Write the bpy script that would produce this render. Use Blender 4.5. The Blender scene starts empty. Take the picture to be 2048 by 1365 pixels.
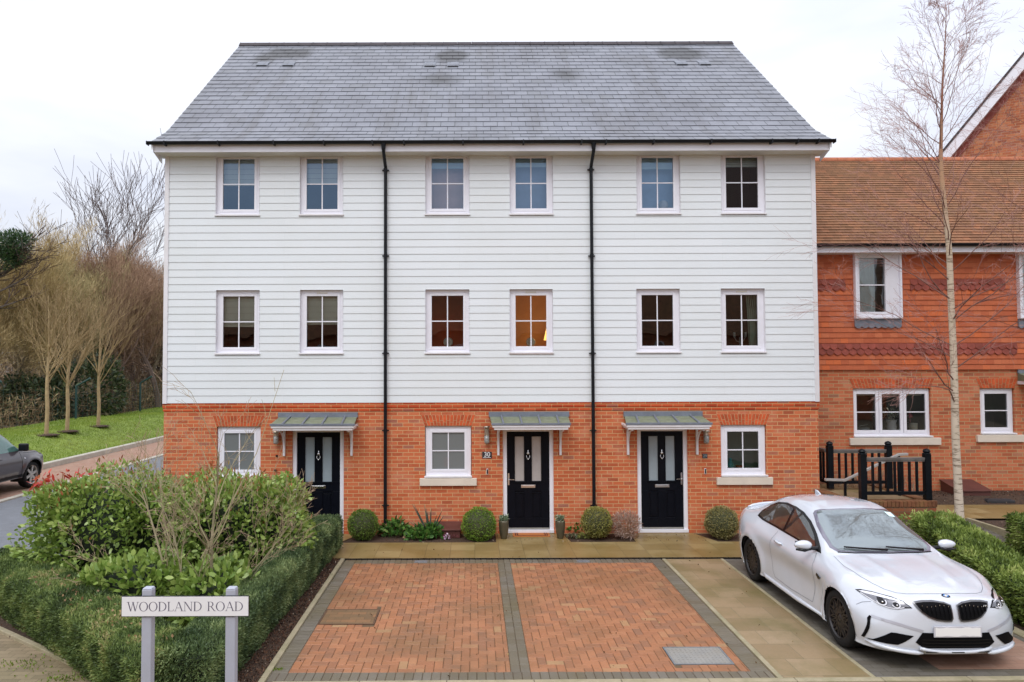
import bpy, math, random
import numpy as np
from mathutils import Vector, Matrix, geometry, noise
from mathutils.bvhtree import BVHTree
R = math.radians
PI = math.pi
SC = bpy.context.scene
COL = SC.collection

# ------------------------------------------------------------------ camera, sky, sun, exposure
CAMH, FPX, PITCH, ROLL = 3.42, 1450.0, R(1.95), R(-0.19)
PPX = 948.0
cam = bpy.data.cameras.new('camera')
camo = bpy.data.objects.new('camera', cam); COL.objects.link(camo)
cam.sensor_width = 36.0
cam.lens = FPX / 2048 * 36
cam.shift_x = (1024 - PPX) / 2048
cam.clip_start = 0.1; cam.clip_end = 2000
CM = Matrix.Rotation(R(90) + PITCH, 4, 'X') @ Matrix.Rotation(ROLL, 4, 'Z')
camo.matrix_world = Matrix.Translation((0, 0, CAMH)) @ CM
SC.camera = camo
CR = CM.to_3x3()
CAMP = Vector((0, 0, CAMH))

def ray(px, py):
    return CR @ Vector(((px - PPX) / FPX, (682.5 - py) / FPX, -1.0))
def at(px, py, Y):            # point of the photograph's pixel on the plane y = Y
    d = ray(px, py); return CAMP + d * (Y / d.y)
def gnd(px, py, z=0.0):       # the same on the level z
    d = ray(px, py); return CAMP + d * ((z - CAMH) / d.z)

world = bpy.data.worlds.new('World'); SC.world = world
world.use_nodes = True
wt = world.node_tree; wt.nodes.clear()
SUN_EL, SUN_AZ = R(52), R(200)     # azimuth clockwise from +Y
sky = wt.nodes.new('ShaderNodeTexSky'); sky.sky_type = 'NISHITA'; sky.sun_disc = False
sky.sun_elevation = SUN_EL; sky.sun_rotation = SUN_AZ
tc = wt.nodes.new('ShaderNodeTexCoord')
mp = wt.nodes.new('ShaderNodeMapping'); mp.inputs['Scale'].default_value = (1.0, 1.0, 3.5)
nz = wt.nodes.new('ShaderNodeTexNoise'); nz.inputs['Scale'].default_value = 2.2; nz.inputs['Detail'].default_value = 5
rp = wt.nodes.new('ShaderNodeValToRGB')
rp.color_ramp.elements[0].position = 0.34; rp.color_ramp.elements[0].color = (0.68, 0.71, 0.82, 1)
rp.color_ramp.elements[1].position = 0.74; rp.color_ramp.elements[1].color = (1.0, 1.0, 1.0, 1)
mul = wt.nodes.new('ShaderNodeVectorMath'); mul.operation = 'SCALE'
# overcast sky: the zenith three times as bright as the horizon
sz = wt.nodes.new('ShaderNodeSeparateXYZ'); mz = wt.nodes.new('ShaderNodeMath'); mz.operation = 'MAXIMUM'; mz.inputs[1].default_value = 0.0
ma = wt.nodes.new('ShaderNodeMath'); ma.operation = 'MULTIPLY_ADD'; ma.inputs[1].default_value = 7.6; ma.inputs[2].default_value = 4.7
wt.links.new(tc.outputs['Generated'], sz.inputs[0]); wt.links.new(sz.outputs[2], mz.inputs[0]); wt.links.new(mz.outputs[0], ma.inputs[0]); wt.links.new(ma.outputs[0], mul.inputs['Scale'])
mx = wt.nodes.new('ShaderNodeMix'); mx.data_type = 'RGBA'; mx.inputs[0].default_value = 0.90
bg = wt.nodes.new('ShaderNodeBackground'); bg.inputs['Strength'].default_value = 0.10
wo = wt.nodes.new('ShaderNodeOutputWorld')
L = wt.links.new
L(tc.outputs['Generated'], mp.inputs['Vector']); L(mp.outputs[0], nz.inputs['Vector']); L(nz.outputs['Fac'], rp.inputs['Fac'])
L(rp.outputs['Color'], mul.inputs[0]); L(sky.outputs[0], mx.inputs[6]); L(mul.outputs[0], mx.inputs[7])
L(mx.outputs[2], bg.inputs['Color']); L(bg.outputs[0], wo.inputs[0])

sl = bpy.data.lights.new('sun', 'SUN'); sl.energy = 0.7; sl.angle = R(28); sl.color = (1.0, 0.985, 0.96)
so = bpy.data.objects.new('sun', sl); COL.objects.link(so)
sdir = Vector((math.sin(SUN_AZ) * math.cos(SUN_EL), math.cos(SUN_AZ) * math.cos(SUN_EL), math.sin(SUN_EL)))
so.rotation_euler = (-sdir).to_track_quat('-Z', 'Y').to_euler()

SC.view_settings.view_transform = 'Standard'; SC.view_settings.look = 'None'
SC.view_settings.gamma = 1.0; SC.view_settings.use_curve_mapping = False
SC.view_settings.exposure = 0.93
SC.render.engine = 'CYCLES'
SC.cycles.use_denoising = True
SC.cycles.max_bounces = 8; SC.cycles.transparent_max_bounces = 12
SC.cycles.caustics_reflective = False; SC.cycles.caustics_refractive = False

# ------------------------------------------------------------------ materials
def nt(name):
    m = bpy.data.materials.new(name); m.use_nodes = True
    t = m.node_tree; t.nodes.clear()
    o = t.nodes.new('ShaderNodeOutputMaterial')
    return m, t, o
class NB:
    def __init__(s, t): s.t = t
    def n(s, typ, ins=None, **kw):
        x = s.t.nodes.new(typ)
        for k, v in kw.items(): setattr(x, k, v)
        for k, v in (ins or {}).items():
            sock = x.inputs[k]
            if hasattr(v, 'node'): s.t.links.new(v, sock)
            else: sock.default_value = v
        return x
    def math(s, op, a, b=0.0, c=0.0):
        x = s.n('ShaderNodeMath', {0: a, 1: b, 2: c}, operation=op); return x.outputs[0]
    def mix(s, f, a, b, bt='MIX'):
        x = s.n('ShaderNodeMix', {0: f, 6: a, 7: b}, data_type='RGBA', blend_type=bt); return x.outputs[2]
    def ramp(s, f, stops, interp='LINEAR'):
        x = s.n('ShaderNodeValToRGB', {'Fac': f}); cr = x.color_ramp; cr.interpolation = interp
        while len(cr.elements) < len(stops): cr.elements.new(0.5)
        for e, (p, c) in zip(cr.elements, stops): e.position = p; e.color = c4(c)
        return x.outputs[0]
    def noise(s, vec, scale, detail=3, rough=0.5, out='Fac'):
        return s.n('ShaderNodeTexNoise', {'Vector': vec, 'Scale': scale, 'Detail': detail, 'Roughness': rough}).outputs[out]
def c4(c): return (c[0], c[1], c[2], 1.0) if len(c) == 3 else c
def sc(c, k): return tuple(min(1, x * k) for x in c[:3])

def P(name, col, rough=0.5, metal=0.0, var=0.12, nscale=6.0, bump=0.0, bscale=60.0, coat=0.0, spec=0.5, dirt=None, dscale=1.2, rnd=0.0, damt=0.6):
    m, t, o = nt(name); b = NB(t)
    pos = b.n('ShaderNodeTexCoord').outputs['Object']
    f = b.noise(pos, nscale, 4, 0.6)
    c = b.ramp(f, [(0.3, sc(col, 1 - var)), (0.7, sc(col, 1 + var))])
    if rnd:
        a = b.n('ShaderNodeAttribute', attribute_name='rnd').outputs['Fac']
        c = b.mix(1.0, c, b.ramp(a, [(0, (1 - rnd,) * 3), (1, (1, 1, 1))]), 'MULTIPLY')
    if dirt:
        g = b.ramp(b.noise(pos, dscale, 6, 0.7), [(0.45, (0, 0, 0)), (0.75, (1, 1, 1))])
        c = b.mix(b.math('MULTIPLY', g, damt), c, c4(dirt))
    pr = b.n('ShaderNodeBsdfPrincipled', {'Base Color': c, 'Roughness': rough, 'Metallic': metal, 'Coat Weight': coat, 'Coat Roughness': 0.04, 'Specular IOR Level': spec})
    if bump:
        bp = b.n('ShaderNodeBump', {'Height': b.noise(pos, bscale, 4, 0.6), 'Strength': bump, 'Distance': 0.01})
        t.links.new(bp.outputs[0], pr.inputs['Normal'])
    t.links.new(pr.outputs[0], o.inputs[0])
    return m

def cellmat(name, cw, ch, joint, stops, jcol, rough=0.8, off=0.5, bump=0.5, var=0.10, stain=None, stscale=0.5, stamt=0.5, spec=0.3, vj=True, streak=None, seed=0.0, effl=None):
    """brick-like bond driven by UVs in metres; stops = ramp of unit colours"""
    m, t, o = nt(name); b = NB(t)
    uv = b.n('ShaderNodeTexCoord').outputs['UV']
    sp = b.n('ShaderNodeSeparateXYZ', {0: uv})
    wob = b.noise(uv, 9.0, 2)
    u, v = sp.outputs[0], b.math('ADD', sp.outputs[1], b.math('MULTIPLY', b.math('SUBTRACT', wob, 0.5), joint * 0.5))
    row = b.math('FLOOR', b.math('DIVIDE', v, ch))
    fv = b.math('MULTIPLY', b.math('FRACT', b.math('DIVIDE', v, ch)), ch)
    sh = b.math('MULTIPLY', b.math('MODULO', b.math('ABSOLUTE', row), 2.0), off)
    uu = b.math('ADD', b.math('DIVIDE', u, cw), sh)
    colid = b.math('FLOOR', uu)
    fu = b.math('MULTIPLY', b.math('FRACT', uu), cw)
    idv = b.n('ShaderNodeCombineXYZ', {0: colid, 1: row, 2: seed}).outputs[0]
    wn = b.n('ShaderNodeTexWhiteNoise', {'Vector': idv}).outputs['Value']
    c = b.ramp(wn, stops)
    f = b.noise(uv, 35.0, 4, 0.7)
    c = b.mix(1.0, c, b.ramp(f, [(0.25, (1 - var,) * 3), (0.75, (1 + var * 0.5,) * 3)]), 'MULTIPLY')
    if stain:
        g = b.ramp(b.noise(uv, stscale, 6, 0.65), [(0.42, (0, 0, 0)), (0.72, (1, 1, 1))])
        c = b.mix(b.math('MULTIPLY', g, stamt), c, c4(stain))
    if streak:
        su = b.n('ShaderNodeMapping', {'Vector': uv, 'Scale': (3.0, 0.25, 1)}).outputs[0]
        g = b.ramp(b.noise(su, 1.0, 5, 0.6), [(0.55, (0, 0, 0)), (0.75, (1, 1, 1))])
        c = b.mix(b.math('MULTIPLY', g, 0.55), c, c4(streak))
    if effl:
        g = b.ramp(b.noise(uv, 1.6, 6, 0.75), [(0.50, (0, 0, 0)), (0.70, (1, 1, 1))])
        c = b.mix(b.math('MULTIPLY', g, 0.40), c, c4(effl))
    jh = b.math('LESS_THAN', fv, joint)
    jm = b.math('MAXIMUM', jh, b.math('LESS_THAN', fu, joint)) if vj else jh
    base = b.mix(jm, c, c4(jcol))
    pr = b.n('ShaderNodeBsdfPrincipled', {'Base Color': base, 'Roughness': rough, 'Specular IOR Level': spec})
    h = b.math('ADD', b.math('SUBTRACT', 1.0, jm), b.math('MULTIPLY', f, 0.35))
    h = b.math('ADD', h, b.math('MULTIPLY', wn, 0.25))
    bp = b.n('ShaderNodeBump', {'Height': h, 'Strength': bump, 'Distance': 0.006})
    t.links.new(bp.outputs[0], pr.inputs['Normal'])
    t.links.new(pr.outputs[0], o.inputs[0])
    return m

def leafmat(name, stops, rough=0.45, trans=0.25, spec=0.4):
    m, t, o = nt(name); b = NB(t)
    a = b.n('ShaderNodeAttribute', attribute_name='rnd').outputs['Fac']
    c = b.ramp(a, stops)
    pr = b.n('ShaderNodeBsdfPrincipled', {'Base Color': c, 'Roughness': rough, 'Specular IOR Level': spec})
    tr = b.n('ShaderNodeBsdfTranslucent', {'Color': c})
    ms = b.n('ShaderNodeMixShader', {0: trans, 1: pr.outputs[0], 2: tr.outputs[0]})
    t.links.new(ms.outputs[0], o.inputs[0])
    return m

def glassmat(name, tint=(0.8, 0.85, 0.85), refl=(0.9, 0.95, 1.0), f0=0.08, rough=0.01):
    m, t, o = nt(name); b = NB(t)
    fr = b.n('ShaderNodeFresnel', {'IOR': 1.5}).outputs[0]
    fac = b.math('MINIMUM', b.math('ADD', b.math('MULTIPLY', fr, 1.5), f0 - 0.06), 1.0)
    wv = b.n('ShaderNodeBump', {'Height': b.noise(b.n('ShaderNodeTexCoord').outputs['Object'], 1.7, 1), 'Strength': 0.25, 'Distance': 0.02}).outputs[0]
    gl = b.n('ShaderNodeBsdfGlossy', {'Color': c4(refl), 'Roughness': rough, 'Normal': wv})
    tr = b.n('ShaderNodeBsdfTransparent', {'Color': c4(tint)})
    ms = b.n('ShaderNodeMixShader', {0: fac, 1: tr.outputs[0], 2: gl.outputs[0]})
    t.links.new(ms.outputs[0], o.inputs[0])
    return m

BRICKS = [(0.0, (0.40, 0.095, 0.042)), (0.12, (0.50, 0.115, 0.045)), (0.5, (0.58, 0.145, 0.055)), (0.90, (0.63, 0.185, 0.08)), (0.97, (0.45, 0.15, 0.085)), (1.0, (0.34, 0.13, 0.09))]
M = {}
M['brick'] = cellmat('red_brick', 0.225, 0.075, 0.011, BRICKS, (0.62, 0.40, 0.20), effl=(0.62, 0.34, 0.24))
M['brick_bright'] = cellmat('bright_brick', 0.225, 0.075, 0.010, [(0, (0.42, 0.06, 0.02)), (0.4, (0.58, 0.085, 0.025)), (0.9, (0.62, 0.12, 0.04)), (1, (0.36, 0.12, 0.08))], (0.52, 0.34, 0.15))
M['brick_old'] = cellmat('mixed_brick', 0.225, 0.075, 0.012, [(0, (0.34, 0.10, 0.05)), (0.12, (0.48, 0.125, 0.055)), (0.6, (0.57, 0.16, 0.07)), (0.88, (0.60, 0.20, 0.10)), (1, (0.34, 0.15, 0.09))], (0.46, 0.33, 0.17), effl=(0.55, 0.33, 0.22))
M['brick_moss'] = cellmat('mossy_brick', 0.225, 0.075, 0.010, [(0, (0.20, 0.06, 0.03)), (0.6, (0.36, 0.11, 0.05)), (1, (0.25, 0.12, 0.07))], (0.16, 0.13, 0.08), stain=(0.13, 0.10, 0.035), stscale=2.5)
M['gable_brick'] = cellmat('orange_brick', 0.225, 0.075, 0.010, [(0, (0.30, 0.09, 0.045)), (0.5, (0.46, 0.14, 0.06)), (1, (0.55, 0.22, 0.10))], (0.46, 0.28, 0.16))
M['slate'] = cellmat('slate', 0.30, 0.27, 0.009, [(0, (0.185, 0.20, 0.235)), (0.5, (0.215, 0.23, 0.27)), (0.9, (0.245, 0.26, 0.30)), (1, (0.16, 0.17, 0.19))], (0.07, 0.07, 0.085), rough=0.55, bump=0.5, stain=(0.13, 0.13, 0.145), stscale=0.45, stamt=0.55, streak=(0.14, 0.13, 0.13), spec=0.4)
M['roof_tile'] = cellmat('roof_tile', 0.165, 0.11, 0.006, [(0, (0.22, 0.105, 0.055)), (0.5, (0.285, 0.14, 0.075)), (1, (0.35, 0.155, 0.08))], (0.07, 0.04, 0.03), rough=0.9, stain=(0.22, 0.145, 0.065), stscale=0.6, stamt=0.45)
M['hung_tile'] = cellmat('hung_tile', 0.165, 0.117, 0.003, [(0, (0.46, 0.115, 0.05)), (0.5, (0.52, 0.14, 0.06)), (0.85, (0.56, 0.165, 0.075)), (0.96, (0.62, 0.15, 0.05)), (1, (0.42, 0.14, 0.08))], (0.33, 0.09, 0.045), rough=0.8, bump=0.3)
M['scallop'] = P('dark_red_tile', (0.26, 0.065, 0.05), 0.8, var=0.2, nscale=9)
M['board'] = cellmat('white_board', 3.6, 0.1525, 0.0028, [(0, (0.745, 0.79, 0.82)), (1, (0.77, 0.81, 0.84))], (0.64, 0.67, 0.68), rough=0.5, bump=0.12, var=0.025, stain=(0.68, 0.71, 0.70), stscale=0.5, stamt=0.45, streak=None)
M['upvc'] = P('white_upvc', (0.80, 0.80, 0.86), 0.35, var=0.02)
M['trim'] = P('white_trim', (0.77, 0.76, 0.79), 0.45, var=0.04, dirt=(0.60, 0.57, 0.50), dscale=2.0, damt=0.3)
M['soffit'] = P('soffit_white', (0.66, 0.63, 0.56), 0.6, var=0.04)
M['stone'] = P('cast_stone', (0.72, 0.64, 0.54), 0.85, var=0.08, bump=0.2, bscale=150, dirt=(0.45, 0.40, 0.33), dscale=3.0, damt=0.35)
M['black'] = P('black_plastic', (0.006, 0.007, 0.010), 0.4, var=0.2, spec=0.25)
M['blackpaint'] = P('black_rail_paint', (0.005, 0.007, 0.010), 0.35, var=0.2, spec=0.2)
M['doorblack'] = P('door_black', (0.004, 0.005, 0.009), 0.35, var=0.15, bump=0.05, bscale=120, spec=0.12)
M['dark'] = P('darkness', (0.01, 0.01, 0.01), 0.9)
M['chrome'] = P('chrome', (0.75, 0.75, 0.76), 0.18, 1.0, var=0.03)
M['steel'] = P('brushed_steel', (0.55, 0.50, 0.42), 0.35, 1.0, var=0.1)
M['lead'] = P('lead_sheet', (0.17, 0.19, 0.23), 0.55, 0.0, var=0.15, nscale=8)
M['leadroof'] = P('mossy_lead', (0.19, 0.215, 0.15), 0.6, var=0.2, nscale=10, dirt=(0.17, 0.185, 0.07), dscale=6, damt=0.6)
M['glass'] = glassmat('window_glass')
M['glass_blue'] = glassmat('window_glass_sky_tinted', (0.80, 0.88, 0.95), (0.50, 0.72, 1.0), 0.15)  # blue reflection colour paints the sky tone onto the upper panes
M['glass_dim'] = glassmat('window_glass_dark_reflection', (0.8, 0.8, 0.8), (0.28, 0.22, 0.20), 0.07)  # browned, darkened reflection colour stands in for a dark mirrored scene
M['glass_car'] = glassmat('car_glass', (0.35, 0.42, 0.42), (0.85, 0.95, 1.0), 0.10)
M['lens'] = glassmat('lamp_lens', (0.9, 0.9, 0.92), (1, 1, 1), 0.08)
m, t, o = nt('frosted_window'); b = NB(t)
pr = b.n('ShaderNodeBsdfPrincipled', {'Base Color': (0.24, 0.26, 0.26, 1), 'Roughness': 0.25}); tr = b.n('ShaderNodeBsdfTransparent', {'Color': (0.9, 0.95, 0.95, 1)})
t.links.new(b.n('ShaderNodeMixShader', {0: 0.72, 1: tr.outputs[0], 2: pr.outputs[0]}).outputs[0], o.inputs[0]); M['frostwin'] = m
M['frost'] = P('frosted_glass', (0.30, 0.35, 0.37), 0.22, var=0.05, nscale=3)
M['frostdoor'] = P('frosted_door_glass', (0.30, 0.36, 0.40), 0.25, var=0.05)
M['ridge'] = P('dark_ridge_tile', (0.05, 0.04, 0.045), 0.8, var=0.25)
M['ridge_red'] = P('terracotta_ridge', (0.40, 0.13, 0.06), 0.8, var=0.25)

# ------------------------------------------------------------------ mesh helpers
class MB:
    def __init__(s): s.v = []; s.f = []; s.r = []; s.uvf = None
    def quad(s, a, b, c, d, r=0.5):
        i = len(s.v); s.v += [tuple(a), tuple(b), tuple(c), tuple(d)]; s.f.append((i, i+1, i+2, i+3)); s.r.append(r)
    def poly(s, pts, r=0.5):
        i = len(s.v); s.v += [tuple(p) for p in pts]; s.f.append(tuple(range(i, i + len(pts)))); s.r.append(r)
    def box(s, x0, x1, y0, y1, z0, z1, r=0.5, mat=None):
        i = len(s.v)
        c = [(x0,y0,z0),(x1,y0,z0),(x1,y1,z0),(x0,y1,z0),(x0,y0,z1),(x1,y0,z1),(x1,y1,z1),(x0,y1,z1)]
        if mat is not None: c = [tuple(mat @ Vector(p)) for p in c]
        s.v += c
        for f in ((0,3,2,1),(4,5,6,7),(0,1,5,4),(1,2,6,5),(2,3,7,6),(3,0,4,7)):
            s.f.append(tuple(i + k for k in f)); s.r.append(r)
        return s
    def prism(s, pts, fn0, fn1, r=0.5):
        """pts 2D; fn0/fn1 map 2D -> 3D for both ends"""
        n = len(pts); i = len(s.v)
        s.v += [tuple(fn0(*p)) for p in pts] + [tuple(fn1(*p)) for p in pts]
        s.f.append(tuple(range(i + n - 1, i - 1, -1))); s.r.append(r)
        s.f.append(tuple(range(i + n, i + 2 * n))); s.r.append(r)
        for k in range(n):
            k2 = (k + 1) % n
            s.f.append((i + k, i + k2, i + n + k2, i + n + k)); s.r.append(r)
        return s
    def tube(s, pts, rad, n=8, cap=True, r=0.5):
        pts = [Vector(p) for p in pts]
        if not hasattr(rad, '__len__'): rad = [rad] * len(pts)
        base = len(s.v); up = None
        for k, p in enumerate(pts):
            d = (pts[min(k + 1, len(pts) - 1)] - pts[max(k - 1, 0)])
            if d.length < 1e-9: d = Vector((0, 0, 1))
            d.normalize()
            if up is None:
                up = d.orthogonal().normalized()
            else:
                up = up - d * up.dot(d)
                up = up.normalized() if up.length > 1e-6 else d.orthogonal().normalized()
            w = d.cross(up)
            for j in range(n):
                a = 2 * PI * j / n
                s.v.append(tuple(p + (up * math.cos(a) + w * math.sin(a)) * rad[k]))
        for k in range(len(pts) - 1):
            for j in range(n):
                j2 = (j + 1) % n
                s.f.append((base + k*n + j, base + k*n + j2, base + (k+1)*n + j2, base + (k+1)*n + j)); s.r.append(r)
        if cap:
            s.f.append(tuple(base + j for j in range(n - 1, -1, -1))); s.r.append(r)
            e = base + (len(pts) - 1) * n
            s.f.append(tuple(e + j for j in range(n))); s.r.append(r)
        return s
    def lathe(s, prof, c=(0, 0, 0), n=20, ax='Z', r=0.5, cap=True):
        """prof: list of (radius, height)"""
        base = len(s.v)
        for (q, h) in prof:
            for j in range(n):
                a = 2 * PI * j / n
                p = (q * math.cos(a), q * math.sin(a), h)
                if ax == 'Y': p = (p[0], p[2], p[1])
                if ax == 'X': p = (p[2], p[0], p[1])
                s.v.append((c[0] + p[0], c[1] + p[1], c[2] + p[2]))
        for k in range(len(prof) - 1):
            for j in range(n):
                j2 = (j + 1) % n
                s.f.append((base + k*n + j, base + k*n + j2, base + (k+1)*n + j2, base + (k+1)*n + j)); s.r.append(r)
        for k in (0, len(prof) - 1):
            if cap and prof[k][0] > 1e-4:
                ids = [base + k*n + j for j in range(n)]
                s.f.append(tuple(ids if k else ids[::-1])); s.r.append(r)
        return s
    def build(s, name, mat, parent=None, smooth=False, uv=False, bevel=0.0):
        me = bpy.data.meshes.new(name)
        me.from_pydata(s.v, [], s.f)
        if isinstance(mat, (list, tuple)):
            for m_ in mat: me.materials.append(m_)
        elif mat is not None: me.materials.append(mat)
        a = me.attributes.new('rnd', 'FLOAT', 'FACE'); a.data.foreach_set('value', np.array(s.r, dtype=np.float32))
        if uv: auto_uv(me, uv if callable(uv) else None)
        if smooth: me.polygons.foreach_set('use_smooth', [True] * len(me.polygons))
        me.update()
        o = bpy.data.objects.new(name, me); COL.objects.link(o)
        if parent is not None: o.parent = parent
        if bevel:
            b = o.modifiers.new('bevel', 'BEVEL'); b.width = bevel; b.segments = 2; b.limit_method = 'ANGLE'; b.angle_limit = R(40)
        return o

def auto_uv(me, fn=None):
    uvl = me.uv_layers.new(name='UVMap')
    n = len(me.loops); out = np.zeros(n * 2, dtype=np.float32)
    Z = Vector((0, 0, 1))
    for p in me.polygons:
        nn = p.normal
        if abs(nn.z) > 0.98: t, b = Vector((1, 0, 0)), Vector((0, 1, 0))
        else:
            t = Z.cross(nn).normalized(); b = nn.cross(t)
            if (abs(t.x) > abs(t.y) and t.x < 0) or (abs(t.y) >= abs(t.x) and t.y < 0): t = -t
        for li in p.loop_indices:
            co = me.vertices[me.loops[li].vertex_index].co
            if fn: u, v = fn(co)
            else: u, v = co.dot(t), co.dot(b)
            out[li * 2] = u; out[li * 2 + 1] = v
    uvl.data.foreach_set('uv', out)

def tag(o, label=None, cat=None, group=None, kind=None):
    if label: o['label'] = label
    if cat: o['category'] = cat
    if group: o['group'] = group
    if kind: o['kind'] = kind
    return o
def empty(name, loc, label, cat, group=None, rz=0.0):
    o = bpy.data.objects.new(name, None); COL.objects.link(o)
    o.location = loc; o.rotation_euler = (0, 0, rz); o.empty_display_size = 0.2
    return tag(o, label, cat, group)
def world_child(o, root):
    """parent a mesh whose vertices are in world space under a root placed elsewhere"""
    o.parent = root
    o.matrix_parent_inverse = (Matrix.Translation(root.location) @ Matrix.Rotation(root.rotation_euler.z, 4, 'Z')).inverted()
    return o
def copy_tree(o, parent=None):
    c = o.copy(); COL.objects.link(c)
    if parent is not None: c.parent = parent
    for ch in list(o.children): copy_tree(ch, c)
    return c

def big_mesh(name, verts, nper, mat, rnd=None, parent=None, smooth=False):
    """verts (F*nper, 3): one polygon of nper corners per run"""
    verts = np.asarray(verts, dtype=np.float32).reshape(-1, 3)
    nf = len(verts) // nper
    me = bpy.data.meshes.new(name)
    me.vertices.add(len(verts)); me.vertices.foreach_set('co', verts.ravel())
    me.loops.add(len(verts)); me.loops.foreach_set('vertex_index', np.arange(len(verts), dtype=np.int32))
    me.polygons.add(nf); me.polygons.foreach_set('loop_start', np.arange(nf, dtype=np.int32) * nper)
    me.update(calc_edges=True)
    me.materials.append(mat)
    a = me.attributes.new('rnd', 'FLOAT', 'FACE')
    a.data.foreach_set('value', np.asarray(rnd if rnd is not None else np.full(nf, 0.5), dtype=np.float32))
    o = bpy.data.objects.new(name, me); COL.objects.link(o)
    if parent is not None: o.parent = parent
    return o

def leaf_verts(Pn, Nn, ln, wd, rs, tilt=0.8, nper=4, up=0.3):
    """leaf polygons at points Pn (n,3) pointing roughly along Nn"""
    n = len(Pn)
    d = Nn + rs.normal(0, tilt, (n, 3)); d[:, 2] += up
    d /= np.linalg.norm(d, axis=1, keepdims=True) + 1e-9
    q = rs.normal(0, 1, (n, 3)); s = np.cross(d, q); s /= np.linalg.norm(s, axis=1, keepdims=True) + 1e-9
    L_ = (ln * rs.uniform(0.6, 1.3, n))[:, None]; W_ = (wd * rs.uniform(0.7, 1.2, n))[:, None]
    if nper == 4:
        v = np.stack([Pn, Pn + d*L_*0.5 + s*W_*0.5, Pn + d*L_, Pn + d*L_*0.5 - s*W_*0.5], axis=1)
    else:
        v = np.stack([Pn, Pn + d*L_*0.3 + s*W_*0.45, Pn + d*L_*0.7 + s*W_*0.42, Pn + d*L_, Pn + d*L_*0.7 - s*W_*0.42, Pn + d*L_*0.3 - s*W_*0.45], axis=1)
    return v.reshape(-1, 3)

def grid_wall(mb, xs0, xs1, rows, holes, yfun, T):
    """rows: list of z levels. holes: (x0,x1,z0,z1). yfun(z0,z1,row)->(ybottom,ytop). T maps (x,y,z)"""
    for ri in range(len(rows) - 1):
        za, zb = rows[ri], rows[ri + 1]
        cuts = sorted({za, zb} | {z for h in holes for z in (h[2], h[3]) if za < z < zb})
        for k in range(len(cuts) - 1):
            z0, z1 = cuts[k], cuts[k + 1]; zm = (z0 + z1) / 2
            act = sorted([(h[0], h[1]) for h in holes if h[2] < zm < h[3]])
            x = xs0; segs = []
            for a, b in act:
                if a > x: segs.append((x, a))
                x = max(x, b)
            if x < xs1: segs.append((x, xs1))
            y0, y1 = yfun(z0, z1, za, zb)
            for a, b in segs:
                mb.quad(T(a, y0, z0), T(b, y0, z0), T(b, y1, z1), T(a, y1, z1))
                if z0 == za: mb.quad(T(a, y0 + 0.02, z0), T(b, y0 + 0.02, z0), T(b, y0, z0), T(a, y0, z0))
# ------------------------------------------------------------------ the setting: ground, roads, paving
def flat(name, poly, z, mat, r=0.5):
    mb = MB(); mb.poly([(x, y, z) for x, y in poly])
    o = mb.build(name, mat, uv=True); return tag(o, kind='structure')
M['earth'] = P('earth', (0.07, 0.055, 0.035), 0.95, var=0.3, nscale=2, dirt=(0.05, 0.07, 0.02), dscale=0.3)
M['asphalt'] = P('asphalt', (0.15, 0.16, 0.18), 0.75, var=0.12, nscale=3, bump=0.4, bscale=220, dirt=(0.14, 0.14, 0.15), dscale=0.5)
M['block_road'] = cellmat('road_blocks', 0.20, 0.10, 0.005, [(0, (0.19, 0.145, 0.09)), (0.5, (0.235, 0.18, 0.11)), (1, (0.28, 0.215, 0.135))], (0.11, 0.09, 0.05), rough=0.7, stain=(0.13, 0.12, 0.05), stscale=0.8)
M['block_grey'] = cellmat('grey_blocks', 0.20, 0.10, 0.005, [(0, (0.125, 0.11, 0.09)), (0.5, (0.15, 0.135, 0.115)), (1, (0.175, 0.16, 0.14))], (0.06, 0.055, 0.04), rough=0.6, stain=(0.10, 0.09, 0.05), stscale=1.0)
M['block_pink'] = cellmat('pink_blocks', 0.20, 0.10, 0.005, [(0, (0.30, 0.16, 0.11)), (0.5, (0.35, 0.20, 0.14)), (1, (0.39, 0.24, 0.18))], (0.22, 0.15, 0.11), rough=0.7, stain=(0.28, 0.22, 0.17), stscale=0.6)
M['slab'] = cellmat('path_slabs', 0.45, 0.45, 0.006, [(0, (0.25, 0.175, 0.07)), (0.5, (0.30, 0.215, 0.09)), (1, (0.35, 0.26, 0.12))], (0.09, 0.07, 0.03), rough=0.42, off=0.0, bump=0.35, stain=(0.17, 0.105, 0.022), stscale=1.4, stamt=0.8, spec=0.5)
M['slab_side'] = cellmat('side_path_slabs', 0.45, 0.45, 0.006, [(0, (0.25, 0.175, 0.09)), (0.5, (0.30, 0.21, 0.115)), (1, (0.34, 0.245, 0.145))], (0.16, 0.13, 0.07), rough=0.5, off=0.5, bump=0.35, stain=(0.15, 0.125, 0.04), stscale=1.3, stamt=0.85, spec=0.5)
M['kerb'] = P('kerb_stone', (0.34, 0.29, 0.19), 0.8, var=0.12, nscale=8, bump=0.3, bscale=120, dirt=(0.16, 0.16, 0.06), dscale=2.5, damt=0.7)
M['kerb_pale'] = P('pale_kerb', (0.44, 0.41, 0.35), 0.8, var=0.12, nscale=5, dirt=(0.30, 0.28, 0.2), dscale=1.5)
M['mulch'] = P('mulch', (0.060, 0.034, 0.020), 0.9, var=0.5, nscale=25, bump=0.9, bscale=45)

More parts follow.
